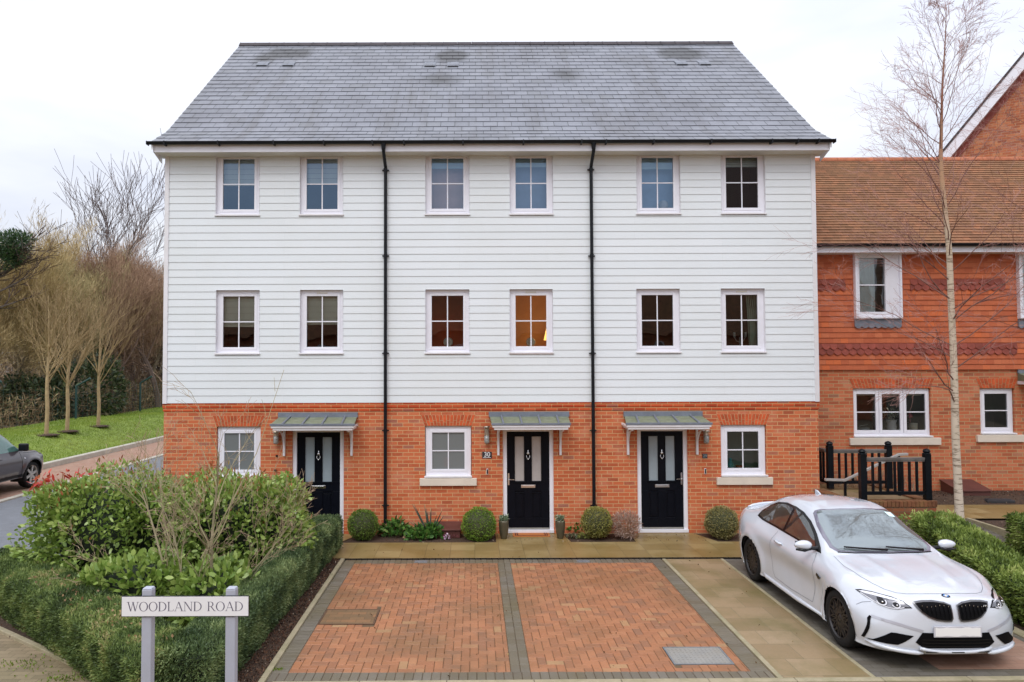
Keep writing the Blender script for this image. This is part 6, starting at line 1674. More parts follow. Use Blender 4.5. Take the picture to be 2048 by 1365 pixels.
M['discm'] = P('brake_iron', (.05, .048, .048), .4, .5)
def rim_v(w, sg, R_):
    mb = MB()
    mb.lathe([(R_ * .97, -sg * .02), (R_ * 1.0, sg * .004), (R_ * .97, sg * .008), (R_ * .93, -sg * .008), (R_ * .90, -sg * .06), (R_ * .90, -sg * .16)], (0, 0, 0), 40, 'Y', cap=False)
    def bar(p, q, wd, y0, y1):
        p, q = Vector(p), Vector(q); d = (q - p).normalized(); n = Vector((-d.y, d.x)) * wd
        mb.prism([tuple(p - n), tuple(q - n * .7), tuple(q + n * .7), tuple(p + n)], lambda x, z: (x, sg * y0, z), lambda x, z: (x, sg * y1, z))
    for k in range(10):
        a = 2 * PI * k / 10; hub = (.05 * math.cos(a), .05 * math.sin(a)); mid = (R_ * .55 * math.cos(a), R_ * .55 * math.sin(a))
        bar(hub, mid, .013, -.035, -.012)
        for s_ in (-1, 1):
            b_ = a + s_ * .22; bar(mid, (R_ * .93 * math.cos(b_), R_ * .93 * math.sin(b_)), .009, -.03, -.006)
            b2 = a + s_ * .30; bar((.06 * math.cos(b2), .06 * math.sin(b2)), (R_ * .93 * math.cos(a + s_ * .22), R_ * .93 * math.sin(a + s_ * .22)), .007, -.034, -.012)
    mb.lathe([(.001, -sg * .008), (.035, -sg * .010), (.065, -sg * .03), (.07, -sg * .06)], (0, 0, 0), 20, 'Y')
    mb.build('rim', M['bronze'], w)
    mb = MB(); mb.lathe([(.001, -sg * .075), (.17, -sg * .075), (.172, -sg * .10), (.001, -sg * .10)], (0, 0, 0), 32, 'Y'); mb.build('brake_disc', M['discm'], w)
    mb = MB(); mb.lathe([(.001, -sg * .15), (R_ * .9, -sg * .15)], (0, 0, 0), 24, 'Y'); mb.build('hub_back', M['dark'], w)

W = dict(
 x0=-2.22, x1=1.98, capf=.14, capr=.11, capz=.47, cape=4, axle=(1.3465, -1.3465), arch_r=.362, wheel_r=.335, zs=.19, zm=.52, flare=.022,
 nose_w0=1.25, nose_r=.42, nose_lo=.27, nose_p=3.0, nose_b=.045, tail_w0=-1.6, tail_r=.30, cowl=.85, crease=.012,
 zt=([-2.22, -2.1, -1.95, -1.75, -1.4, -1.0, -.6, -.35, -.1, .05, .3, .6, .80, 1.0, 1.3, 1.6, 1.85, 1.98], [1.055, 1.065, 1.09, 1.16, 1.315, 1.42, 1.455, 1.455, 1.43, 1.395, 1.285, 1.125, 1.005, .965, .935, .895, .845, .80]),
 zr=([-2.22, -1.95, -1.75, -1.4, -1.0, -.35, .05, .3, .6, .80, 1.0, 1.6, 1.98], [1.015, 1.04, 1.09, 1.22, 1.325, 1.365, 1.32, 1.21, 1.07, .975, .94, .875, .77]),
 yr=([-2.22, -1.95, -1.75, -1.4, -1.0, -.35, .05, .3, .6, .80, 1.0, 1.6, 1.98], [.62, .60, .55, .52, .54, .565, .565, .60, .66, .69, .67, .64, .60]),
 zb=([-2.22, -1.9, -1.3, -.6, .2, .7, 1.0, 1.35, 1.7, 1.98], [.96, .985, .99, .955, .925, .915, .905, .88, .81, .72]),
 yb=([-2.22, -1.9, -1.3, -.6, .2, .7, 1.0, 1.35, 1.7, 1.98], [.76, .80, .825, .80, .79, .80, .81, .825, .81, .78]),
 zc=([-2.22, -1.3, -.6, .4, 1.35, 1.98], [.80, .80, .775, .755, .765, .63]),
 yc=([-2.22, -1.9, -1.35, -.7, .0, .7, 1.35, 1.7, 1.98], [.84, .900, .938, .898, .886, .892, .915, .90, .87]),
 ym=([-2.22, -1.9, -1.35, -.7, .0, .7, 1.35, 1.7, 1.98], [.86, .905, .925, .865, .845, .858, .912, .915, .89]),
 ys=([-2.22, -1.9, -1.35, -.7, .0, .7, 1.35, 1.7, 1.98], [.82, .86, .88, .875, .875, .875, .875, .87, .84]))
car = Car('parked_coupe', W, 'white two-door coupe parked nose out in the bay beside the black railings', None, (5.31, 8.93 + 1.3465 + .02, 0), -PI / 2 + R(.6), M['carwhite'])
car.wheels(rim_v, .25, .335, .895)
G = M['gap']
# glass
car.patch('windscreen', [(.80, -.60), (.845, -.40), (.865, 0), (.845, .40), (.80, .60), (.70, .665), (.50, .655), (.25, .615), (.03, .555), (.0, .52), (.035, 0), (.0, -.52), (.03, -.555), (.25, -.615), (.50, -.655), (.70, -.665)], 'T', M['carblack'] if 'carblack' in M else M['glosstrim'] if 'glosstrim' in M else P('screen_border', (.16, .15, .20), .2, coat=1), .003, .04)
M['screen'] = P('windscreen_glass', (0.045, 0.055, 0.06), .03, coat=1.0, spec=1.0)
m, t_, o_ = nt('windscreen_reflective'); b_ = NB(t_)
fr_ = b_.n('ShaderNodeFresnel', {'IOR': 1.9}).outputs[0]
g_ = b_.n('ShaderNodeBsdfGlossy', {'Color': (.80, .90, .95, 1), 'Roughness': .02}); tr_ = b_.n('ShaderNodeBsdfPrincipled', {'Base Color': (.10, .12, .125, 1), 'Roughness': .3})
t_.links.new(b_.n('ShaderNodeMixShader', {0: b_.math('ADD', b_.math('MULTIPLY', fr_, 1.3), .06), 1: tr_.outputs[0], 2: g_.outputs[0]}).outputs[0], o_.inputs[0]); M['screen'] = m
car.patch('windscreen_glass', [(.775, -.57), (.815, -.38), (.835, 0), (.815, .38), (.775, .57), (.69, .62), (.50, .61), (.25, .572), (.06, .52), (.04, .48), (.07, 0), (.04, -.48), (.06, -.52), (.25, -.572), (.50, -.61), (.69, -.62)], 'T', M['screen'], .006, .04)
car.patch('rear_window', [(-1.15, -.40), (-1.72, -.46), (-1.78, 0), (-1.72, .46), (-1.15, .40), (-1.12, 0)], 'T', M['screen'], .004, .05)
M['sideglass'] = M['screen'].copy(); M['sideglass'].name = 'side_glass'
M['sideglass'].node_tree.nodes['Principled BSDF'].inputs['Base Color'].default_value = (.02, .016, .015, 1)
def sub_b(node): pass
for v in 'RL':
    car.patch('side_window_trim', [(.70, .945), (.62, 1.00), (.38, 1.12), (.10, 1.245), (-.15, 1.315), (-.40, 1.34), (-.75, 1.335), (-1.05, 1.29), (-1.27, 1.20), (-1.36, 1.10), (-1.34, 1.025), (-1.1, 1.00), (-.5, .975), (.2, .95)], v, M['gloss'], .004, .035)
    car.patch('side_window', [(.52, .975), (.36, 1.085), (.10, 1.21), (-.15, 1.285), (-.38, 1.31), (-.38, .995), (.2, .972)], v, M['sideglass'], .008, .035)
    car.patch('side_window', [(-.44, 1.31), (-.75, 1.305), (-1.03, 1.26), (-1.23, 1.175), (-1.31, 1.09), (-1.29, 1.045), (-1.1, 1.022), (-.44, .998)], v, M['sideglass'], .008, .035)
    car.line('door_gap', [(.60, .93), (.665, .85), (.69, .70), (.68, .45), (.64, .30)], v, G, .007)
    car.line('door_gap', [(-.56, .95), (-.62, .80), (-.66, .55), (-.60, .36), (-.52, .29)], v, G, .007)
    car.line('door_gap', [(.64, .30), (.0, .275), (-.52, .29)], v, G, .006)
    car.line('bumper_gap', [(1.72, .62), (1.76, .66), (1.84, .69)], v, G, .005)
    car.patch('fender_vent', [(.93, .70), (.82, .735), (.80, .70), (.86, .655)], v, M['gloss'], .010, .03)
    # handles
    sg = -1 if v == 'R' else 1
    h, n_ = car.proj(v, -.38, .835); mb = MB(); mb.tube([(h.x + .11, h.y + sg * .006, h.z - .005), (h.x + .07, h.y + sg * .034, h.z), (h.x - .07, h.y + sg * .034, h.z + .005), (h.x - .11, h.y + sg * .006, h.z + .008)], [.012, .017, .017, .012], 8)
    mb.build('door_handle', M['carwhite'], car.root, smooth=True)
    # sill blade
    mb = MB(); mb.tube([(.95, sg * .868, .215), (.2, sg * .878, .20), (-.8, sg * .878, .21), (-.97, sg * .87, .25)], [.02, .03, .03, .02], 8); mb.build('side_skirt', M['carwhite'], car.root, smooth=True)
    # mirrors
    base, _ = car.proj(v, .56, .975)
    mb = MB()
    cx_, cy_, cz_ = base.x + .02, base.y + sg * .20, base.z + .055
    mb.tube([(base.x, base.y, base.z), (cx_, cy_ - sg * .05, cz_ - .04)], [.03, .02], 8); m_ = mb.build('mirror_arm', M['gloss'], car.root)
    mb = MB(); prof_ = []
    for i in range(13):
        a = PI * i / 12; prof_.append(math.sin(a))
    vs = []
    for i in range(13):
        f = i / 12; yy = cy_ - .115 + .23 * f; k = max(.02, math.sin(PI * f)) ** .42; k2 = k * (1 - .22 * (f if sg > 0 else 1 - f))
        vs.append([(cx_ + .075 * k2 * math.cos(t) ** 1, yy, cz_ + .068 * k2 * math.sin(t)) if math.cos(t) > 0 else (cx_ - .035 * k2 * abs(math.cos(t)) ** .3, yy, cz_ + .068 * k2 * math.sin(t)) for t in np.linspace(0, 2 * PI, 20, endpoint=False)])
    b0 = len(mb.v)
    for r_ in vs: mb.v += r_
    for i in range(12):
        for j in range(20): mb.f.append((b0 + i*20 + j, b0 + i*20 + (j+1) % 20, b0 + (i+1)*20 + (j+1) % 20, b0 + (i+1)*20 + j)); mb.r.append(.5)
    mb.build('wing_mirror', M['carwhite'], car.root, smooth=True)
    mb = MB(); mb.tube([(cx_ + .02, cy_ - .105, cz_ - .052), (cx_ + .05, cy_, cz_ - .062), (cx_ + .02, cy_ + .105, cz_ - .052)], [.014, .02, .012], 8); mb.build('mirror_base', M['gloss'], car.root, smooth=True)
    mb = MB(); mb.poly([(cx_ - .038, cy_ - .09, cz_ - .04), (cx_ - .038, cy_ + .09, cz_ - .04), (cx_ - .038, cy_ + .09, cz_ + .045), (cx_ - .038, cy_ - .09, cz_ + .045)]); mb.build('mirror_glass', M['screen'], car.root)
# nose
for sg in (-1, 1):
    f = lambda L_: [(sg * y, z) for y, z in L_]
    head = f([(.822, .758), (.78, .772), (.70, .776), (.57, .768), (.50, .748), (.435, .690), (.50, .682), (.57, .662), (.64, .660), (.72, .680), (.775, .715), (.81, .745)])
    car.patch('headlight_shell', head, 'F', M['mesh'], .002, .02)
    car.patch('headlight', f([(.812, .752), (.775, .764), (.70, .768), (.57, .760), (.505, .740), (.455, .697), (.51, .693), (.575, .674), (.64, .672), (.715, .691), (.765, .724), (.80, .748)]), 'F', M['lampin'] if 'lampin' in M else M.setdefault('lampin', P('lamp_reflector', (.16, .16, .18), .25, .6, var=.4, nscale=25, coat=1)), .008, .02)
    car.patch('headlight_brow', f([(.80, .752), (.77, .762), (.70, .766), (.57, .758), (.50, .736), (.52, .735), (.59, .746), (.70, .744), (.765, .744)]), 'F', M.setdefault('lampw', P('lamp_white', (.72, .72, .76), .15, .2, coat=1)), .011, .02)
    car.line('headlight_edge', f([(.795, .738), (.765, .714), (.71, .682), (.64, .666), (.575, .668), (.51, .688)]), 'F', M['lampw'], .008, .012)
    for (yy, zz, r_) in ((.685, .715, .034), (.575, .705, .030)):
        car.patch('lamp_projector', [(sg * yy + r_ * .85 * math.cos(a), zz + r_ * .8 * math.sin(a)) for a in np.linspace(0, 2 * PI, 14, endpoint=False)], 'F', M['gloss'], .014, .02)
        arc = [(sg * yy + r_ * 1.05 * math.cos(a), zz + r_ * 1.0 * math.sin(a)) for a in np.linspace(-PI * .95, .15 * PI, 10)]
        car.line('lamp_ring', arc, 'F', M['lampw'], .009, .017)
        p_, n_ = car.proj('F', sg * yy, zz)
        mb = MB(); 
        for (rr, hh) in ((r_ * .45, .012),): mb.lathe([(.001, hh), (rr * .7, hh * .8), (rr, 0)], (p_.x + .016, p_.y, p_.z), 12, 'X')
        mb.build('lamp_lens', M['chrome'], car.root, smooth=True)
    kid = f([(.03, .735), (.10, .762), (.22, .775), (.33, .770), (.425, .752), (.40, .70), (.36, .655), (.30, .610), (.22, .578), (.12, .566), (.05, .566), (.03, .60)])
    car.patch('kidney_frame', kid, 'F', M.setdefault('kframe', P('grille_frame', (.10, .10, .11), .15, .5, coat=1)), .012, .02)
    ink = f([(.045, .728), (.11, .748), (.22, .758), (.32, .754), (.398, .740), (.378, .70), (.34, .660), (.285, .620), (.21, .592), (.12, .581), (.06, .581), (.045, .61)])
    car.patch('kidney_grille', ink, 'F', M['mesh'], .018, .02)
    for k in range(7):
        y_ = .075 + k * .046; lo_ = .592 + max(0, (y_ - .16)) * .35; hi_ = .742 + .01 * math.sin(k)
        p0, _ = car.proj('F', sg * y_, lo_ + .01); p1, _ = car.proj('F', sg * y_, hi_ - .004)
        mb = MB(); mb.tube([(p0.x + .020, p0.y, p0.z), ((p0.x + p1.x) / 2 + .034, p0.y, (p0.z + p1.z) / 2), (p1.x + .030, p1.y, p1.z)], .006, 6); mb.build('grille_bar', M['mesh'], car.root)
        mb = MB(); mb.tube([(p1.x + .036, p1.y, p1.z), (p1.x + .038, p1.y, p1.z - .022)], .004, 5); mb.build('grille_glint', M['chrome'], car.root)
    car.patch('side_intake', f([(.845, .285), (.80, .300), (.66, .415), (.62, .418), (.455, .402), (.53, .335), (.60, .285), (.70, .280)]), 'F', M['mesh'], .006, .025)
    car.patch('intake_slot', f([(.862, .290), (.846, .285), (.815, .50), (.800, .545), (.812, .553), (.834, .52)]), 'F', M['mesh'], .007, .02)
    car.line('bumper_crease_shade', f([(.80, .548), (.60, .515), (.44, .475), (.36, .455)]), 'F', M.setdefault('creaseshade', carpaint('crease_shade_paint', (.44, .45, .51), .15)), .030, .004)  # strip of darker body colour paints the shade along the bumper crease
    # bumper lip
    mb = MB(); lp = []
    for y_ in np.linspace(.36, .84, 9):
        p_, _ = car.proj('F', sg * y_, .235); lp.append((p_.x + .015, p_.y, .215 + .04 * ((y_ - .36) / .48) ** 2))
    mb.tube(lp, [.012] + [.024] * 7 + [.012], 8); mb.build('bumper_blade', M['carwhite'], car.root, smooth=True)
car.patch('lower_grille', [(-.44, .335), (-.37, .445), (.37, .445), (.44, .335), (.36, .275), (-.36, .275)], 'F', M['mesh'], .006, .03)
for zz in (.30, .335, .37): car.line('grille_bar', [(-.38, zz), (.38, zz)], 'F', M['gloss'], .008, .012)
lp = []
for y_ in np.linspace(-.40, .40, 11):
    p_, _ = car.proj('F', y_, .25); lp.append((p_.x + .020, p_.y, .235 + .035 * (abs(y_) / .4) ** 3))
mb = MB(); mb.tube(lp, .020, 8); mb.build('front_lip', M['carwhite'], car.root, smooth=True)
for y_ in (-.28, 0, .28):
    p_, _ = car.proj('F', y_, .25); mb = MB(); mb.box(p_.x + .030, p_.x + .043, y_ - .07, y_ + .07, .236, .244); mb.build('lip_slot', M['mesh'], car.root)
# number plate, left blank
p_, _ = car.proj('F', 0, .46); px_ = p_.x + .012
mb = MB(); mb.box(px_, px_ + .012, -.265, .265, .405, .525); mb.build('plate_surround', P('plate_grey', (.55, .55, .60), .4), car.root, bevel=.003)
mb = MB(); rng = random.Random(1)
top = [(-.25 + .5 * i / 12, .515 - rng.random() * .012) for i in range(13)]; bot = [(.25 - .5 * i / 12, .413 + rng.random() * .012) for i in range(13)]
mb.prism((top + bot)[::-1], lambda y, z: (px_ + .0125, y, z), lambda y, z: (px_ + .014, y, z)); mb.build('number_plate', P('plate_white', (.85, .85, .85), .5, var=.01), car.root)
# bonnet lines and badge
hl = [(.87, -.70), (1.2, -.735), (1.5, -.70), (1.66, -.645), (1.78, -.575), (1.875, -.49), (1.92, -.40), (1.945, -.25), (1.955, 0), (1.945, .25), (1.92, .40), (1.875, .49), (1.78, .575), (1.66, .645), (1.5, .70), (1.2, .735), (.87, .70)]
car.line('bonnet_gap', hl, 'T', G, .005)
p_, n_ = car.proj('T', 1.995, 0)
if n_.z < 0: n_ = -n_
def disc_on(name, mat, r0, r1, a0=0, a1=2 * PI, h=.003, par=None):
    q = n_.to_track_quat('Z', 'Y'); ang = n_.angle(Vector((0, 0, 1))); u_ = Vector((0, 1, 0)); v_ = n_.cross(u_).normalized()
    mb = MB(); N = 16
    for i in range(N):
        a, b = a0 + (a1 - a0) * i / N, a0 + (a1 - a0) * (i + 1) / N
        P = lambda r_, t_: p_ + n_ * h + u_ * r_ * math.cos(t_) + v_ * r_ * math.sin(t_)
        mb.quad(P(r0, a), P(r1, a), P(r1, b), P(r0, b))
    return mb.build(name, mat, par or car.root)
bd = disc_on('badge', M['chrome'], 0, .044)
disc_on('badge_ring', M['gloss'], .028, .041, h=.005, par=bd)
BL = P('badge_blue', (.03, .22, .60), .3)
for k in range(4): disc_on('badge_quarter', BL if k % 2 else WHITE, 0, .028, k * PI / 2, (k + 1) * PI / 2, .005, bd)
# letter badge on the grille
text_loc, _ = car.proj('F', .335, .728)
cu = MB()
for k, (y0, z0, y1, z1) in enumerate(((0, 0, .004, .018), (.006, .018, .012, .004), (.012, .004, .018, .018), (.020, .018, .024, 0))):
    cu.tube([(text_loc.x + .045, .325 + y0 * 1.6, .722 + z0), (text_loc.x + .045, .325 + y1 * 1.6, .722 + z1)], .003, 5)
cu.build('letter_badge', M['chrome'], car.root)
# wipers, aerial, boot spoiler, sticker, rear lamps, plate box
for (a, b, c_) in (((.845, .30, 0), (.80, -.05, 0), (.79, -.30, 0)), ((.83, -.15 + .62, 0), (.775, .42, 0), (.74, .60, 0))): pass
for ya, yb in ((.02, -.50), (.50, .04)):
    pts = []
    for f_ in np.linspace(0, 1, 6):
        y_ = ya + (yb - ya) * f_; x_ = .835 - .07 * f_ - .08 * y_ * y_; q_, nn_ = car.proj('T', x_, y_); pts.append(q_ + Vector((0, 0, .028)))
    mb = MB(); mb.tube(pts, [.016, .014, .012, .011, .010, .009], 6); w_ = mb.build('wiper', M['gloss'], car.root)
q_, nn_ = car.proj('T', -.95, 0); mb = MB(); mb.prism([(-1.04, q_.z - .01), (-.86, q_.z + .005), (-.98, q_.z + .05), (-1.04, q_.z + .055)], lambda x, z: (x, -.012 - (0), z), lambda x, z: (x, .012, z)); mb.build('aerial_fin', M['carwhite'], car.root, bevel=.006)
sp_ = []
for y_ in np.linspace(-.66, .66, 15): q_, _ = car.proj('T', -2.17 + .10 * (abs(y_) / .66) ** 2, y_); sp_.append((q_.x, q_.y, q_.z + .015))
mb = MB(); mb.tube(sp_, [.010] + [.022] * 13 + [.010], 8); mb.build('boot_spoiler', M['carwhite'], car.root, smooth=True)
car.line('cowl_strip', [(.80, -.61), (.848, -.40), (.872, 0), (.848, .40), (.80, .61)], 'T', M['black'], .022, .006)
st_, _ = car.proj('T', .14, .47); car.patch('parking_permit', [(.10, .40), (.20, .42), (.20, .50), (.10, .49)], 'T', P('paper_permit', (.62, .78, .78), .6), .010, .05)
RL = P('rear_lamp_red', (.30, .01, .01), .2, coat=1)
for sg, v in ((-1, 'R'), (1, 'L')): car.patch('rear_lamp', [(-2.04, .90), (-2.16, .90), (-2.14, .80), (-2.04, .82)], v, RL, .005, .03)
# interior bulk so nothing shows through
# ------------------------------------------------------------------ dark off-roader on the far side of the road
M['carbrown'] = carpaint('dark_grey_paint', (0.080, 0.068, 0.075), .35, .4)
V2 = dict(
 x0=-2.10, x1=2.02, capf=.10, capr=.10, capz=.60, cape=5, axle=(1.30, -1.26), arch_r=.43, wheel_r=.365, zs=.34, zm=.62, flare=.045, nx=120,
 nose_w0=1.5, nose_r=.24, nose_p=3.0, nose_b=.02, tail_w0=-1.6, tail_r=.15, cowl=.9, crease=0,
 zt=([-2.10, -2.0, -1.7, -.6, .1, .35, .70, .95, 1.05, 1.5, 1.9, 2.02], [1.60, 1.68, 1.72, 1.74, 1.70, 1.58, 1.30, 1.12, 1.08, 1.05, 1.0, .94]),
 zr=([-2.10, -1.7, -.6, .1, .35, .70, .95, 1.05, 1.5, 2.02], [1.56, 1.66, 1.68, 1.64, 1.52, 1.25, 1.09, 1.055, 1.03, .92]),
 yr=([-2.10, -.6, .1, .70, .95, 1.5, 2.02], [.62, .64, .64, .72, .76, .76, .72]),
 zb=([-2.10, -.6, .5, 1.0, 2.02], [1.07, 1.06, 1.04, 1.02, .88]),
 yb=([-2.10, -1.9, -.6, .5, 1.0, 1.6, 2.02], [.80, .82, .83, .83, .83, .83, .80]),
 zc=([-2.10, 2.02], [.90, .84]), yc=([-2.10, -1.9, 0, 1.6, 2.02], [.84, .885, .885, .885, .85]),
 ym=([-2.10, -1.9, 0, 1.6, 2.02], [.85, .89, .89, .89, .86]), ys=([-2.10, -1.9, 0, 1.6, 2.02], [.80, .83, .83, .83, .80]))
w0 = gnd(62, 975)
suv = Car('parked_suv', V2, 'dark grey off-road car parked on the far side of the road', None, (w0.x - .85, w0.y - 1.30, 0), PI / 2, M['carbrown'])
def rim5(w, sg, R_):
    mb = MB(); mb.lathe([(R_ * .97, -sg * .02), (R_, sg * .004), (R_ * .93, -sg * .01), (R_ * .88, -sg * .07)], (0, 0, 0), 32, 'Y', cap=False)
    for k in range(6):
        a = 2 * PI * k / 6 + .3; d = Vector((math.cos(a), math.sin(a))); n = Vector((-d.y, d.x))
        p, q = d * .04, d * R_ * .92; mb.prism([tuple(p - n * .04), tuple(q - n * .032), tuple(q + n * .032), tuple(p + n * .04)], lambda x, z: (x, -sg * .045, z), lambda x, z: (x, -sg * .012, z))
    mb.lathe([(.001, -sg * .005), (.06, -sg * .01), (.07, -sg * .05)], (0, 0, 0), 16, 'Y')
    mb.build('rim', P('alloy_silver', (.50, .48, .45), .4, .7) if 'alloy' not in M else M['alloy'], w)
    mb = MB(); mb.lathe([(.001, -sg * .12), (R_ * .9, -sg * .12)], (0, 0, 0), 24, 'Y'); mb.build('hub_back', M['dark'], w)
M['alloy'] = P('alloy_silver', (.50, .48, .45), .4, .7)
suv.wheels(rim5, .22, .365, .875)
for v, sg in (('R', -1), ('L', 1)):
    suv.patch('side_window', [(.80, 1.10), (.42, 1.42), (.15, 1.58), (-.25, 1.60), (-.25, 1.10)], v, M['sideglass2'] if 'sideglass2' in M else M.setdefault('sideglass2', P('green_tinted_glass', (.10, .22, .19), .08, coat=1)), .006, .05)
    suv.patch('side_window', [(-.33, 1.10), (-.33, 1.60), (-1.15, 1.60), (-1.15, 1.10)], v, M['sideglass2'], .006, .05)
    suv.patch('side_window', [(-1.23, 1.12), (-1.23, 1.60), (-1.85, 1.56), (-1.90, 1.12)], v, M['gloss'], .006, .05)
    suv.line('door_gap', [(.78, 1.05), (.82, .8), (.80, .40)], v, M['gloss'], .010); suv.line('door_gap', [(-.29, 1.06), (-.29, .40)], v, M['gloss'], .010)
    suv.line('wing_gap', [(.95, 1.02), (1.5, .985), (1.95, .93)], v, M['gloss'], .012)
    suv.patch('side_sill', [(.86, .36), (.86, .44), (-.82, .44), (-.82, .36)], v, M['black'], .012, .06)
    suv.patch('indicator', [(.98, .88), (.91, .90), (.90, .87), (.97, .85)], v, M['lampw'], .008, .04)
    suv.patch('headlight', [(1.96, .90), (1.82, .92), (1.80, .78), (1.92, .76)], v, M['lampin'], .006, .03)
    base, _ = suv.proj(v, .78, 1.10); mb = MB(); mb.box(base.x - .05, base.x + .07, min(base.y, base.y + sg * .26), max(base.y, base.y + sg * .26), base.z - .01, base.z + .20); mb.build('wing_mirror', M['black'], suv.root, bevel=.04)
    h, _ = suv.proj(v, -.12, .95); mb = MB(); mb.box(h.x - .1, h.x + .1, h.y - .02, h.y + .02, h.z - .02, h.z + .02); mb.build('door_handle', M['carbrown'], suv.root, bevel=.01)
suv.patch('windscreen', [(.96, -.62), (.98, 0), (.96, .62), (.42, .56), (.42, -.56)], 'T', M['screen'], .005, .06)
suv.patch('bonnet_vent', [(1.85, -.55), (1.55, -.60), (1.55, .60), (1.85, .55)], 'T', M['carbrown'], .004, .1)
suv.patch('front_grille', [(-.40, .70), (.40, .70), (.40, .88), (-.40, .88)], 'F', M['mesh'], .006, .06)
suv.patch('headlight', [(-.80, .72), (-.48, .72), (-.48, .88), (-.80, .88)], 'F', M['lampin'], .006, .06); suv.patch('headlight', [(.80, .72), (.48, .72), (.48, .88), (.80, .88)], 'F', M['lampin'], .006, .06)

suv.patch('rear_window', [(-.56, 1.10), (.56, 1.10), (.52, 1.52), (-.52, 1.52)], 'B', M['gloss'], .006, .06)
suv.line('tailgate_gap', [(-.66, 1.55), (-.70, 1.0), (-.68, .55), (.68, .55), (.70, 1.0), (.66, 1.55)], 'B', M['gloss'], .012)
for sg in (-1, 1): suv.patch('rear_lamp', [(sg * .76, .85), (sg * .66, .85), (sg * .64, 1.12), (sg * .73, 1.12)], 'B', RL, .008, .05)
suv.patch('rear_bumper', [(-.78, .40), (.78, .40), (.78, .54), (-.78, .54)], 'B', M['black'], .02, .06)
for sg in (-1, 1): car.patch('rear_lamp', [(sg * .74, .80), (sg * .45, .82), (sg * .45, .90), (sg * .74, .92)], 'B', RL, .006, .04)
# ------------------------------------------------------------------ birches
def polytrunk(mb, pts, rad, n=12, r=0.0):
    P3 = catmull([(*p, q) for p, q in zip(pts, rad)], 6)
    mb.tube([p[:3] for p in P3], [p[3] for p in P3], n, True, r); return P3
def birchbark():
    m, t, o = nt('birch_bark'); b = NB(t)
    pos = b.n('ShaderNodeTexCoord').outputs['Object']
    z = b.n('ShaderNodeSeparateXYZ', {0: pos}).outputs[2]
    zc = b.ramp(b.math('DIVIDE', z, 10.0), [(.0, (.62, .53, .43)), (.50, (.56, .46, .34)), (.62, (.46, .27, .16)), (.78, (.26, .10, .06)), (1, (.20, .09, .07))])
    band = b.n('ShaderNodeMapping', {'Vector': pos, 'Scale': (3.5, 3.5, 22)}).outputs[0]
    g_ = b.ramp(b.noise(band, 1.4, 5, .7), [(.54, (0, 0, 0)), (.60, (1, 1, 1))])
    c = b.mix(b.math('MULTIPLY', g_, .8), zc, c4((.16, .11, .07)))
    g2 = b.ramp(b.noise(pos, 2.2, 4, .6), [(.5, (0, 0, 0)), (.7, (1, 1, 1))])
    c = b.mix(b.math('MULTIPLY', g2, .25), c, c4((.38, .32, .18)))
    pr = b.n('ShaderNodeBsdfPrincipled', {'Base Color': c, 'Roughness': .6, 'Specular IOR Level': .3})
    bp = b.n('ShaderNodeBump', {'Height': g_, 'Strength': -.5, 'Distance': .01}); t.links.new(bp.outputs[0], pr.inputs['Normal'])
    t.links.new(pr.outputs[0], o.inputs[0]); return m
M['birch'] = birchbark()
M['birch_twig'] = barkmat('birch_twig', [(0, (.26, .16, .11)), (.35, (.20, .10, .08)), (.66, (.26, .12, .10)), (1, (.40, .22, .19))])
def at3(px, py, Y, base): v = at(px, py, Y) - base; return (v.x, v.y, v.z)
bY = 12.7; c = at(1921, 1078, bY); base = Vector((c.x, bY, rz(c.x, bY) - .02))
t = empty('birch_tree', base, 'slender bare silver birch in front of the tile-hung house', 'tree')
pp = [(1921, 1082), (1917, 990), (1911, 870), (1908, 740), (1902, 600), (1898, 500), (1890, 420), (1882, 330), (1883, 250), (1885, 170), (1890, 90), (1893, 15)]
rr = [.082, .068, .062, .057, .052, .047, .039, .034, .024, .017, .010, .004]
mb = MB(); TP = polytrunk(mb, [at3(a, b, bY, base) for a, b in pp], rr); mb.build('trunk', M['birch'], t, smooth=True)
rng = random.Random(33)
def birch_crown(TP, t, rng, nb, zmin, zmax, mxl, side=None):
    groups = [MB() for _ in range(6)]
    for i in range(nb):
        f = (i + rng.random()) / nb; z = zmin + (zmax - zmin) * f ** .85
        k = min(range(len(TP)), key=lambda j: abs(TP[j][2] - z)); p = Vector(TP[k][:3])
        a = rng.uniform(0, 2 * PI) if side is None else rng.gauss(side, 1.0)
        fr = (z - zmin) / (zmax - zmin)
        up = .28 + 1.5 * fr + .3 * rng.random()
        L_ = mxl * (1 - fr) ** .65 * rng.uniform(.55, 1.0) + .45
        d = Vector((math.cos(a), math.sin(a), up))
        mb = groups[i % 6]
        twigs(mb, p, d, L_, max(.0045, min(TP[k][3] * .34, .0125 * (1 - .5 * fr))), 1, 4, rng, (0, 7, 5, 3), .62, -.02, .55, .11, 5, (.32, .58), .0017, .22)
    for g_ in groups: g_.build('branch', M['birch_twig'], t)
birch_crown(TP, t, rng, 50, 2.1, 9.2, 1.75)
# second birch just outside the frame
b2 = Vector((10.55, 12.4, .5))
t2 = empty('birch_tree', b2, 'bare birch at the picture edge, only its reddish branches reaching in', 'tree')
mb = MB(); TP2 = polytrunk(mb, [(0, 0, 0), (.02, .02, 1.8), (-.03, 0, 3.6), (.04, .03, 5.4), (.0, .05, 7.2), (.05, .02, 8.8), (.02, 0, 10.4)], [.085, .075, .066, .05, .033, .018, .005]); mb.build('trunk', M['birch'], t2, smooth=True)
birch_crown(TP2, t2, random.Random(5), 34, 2.0, 9.8, 2.2)

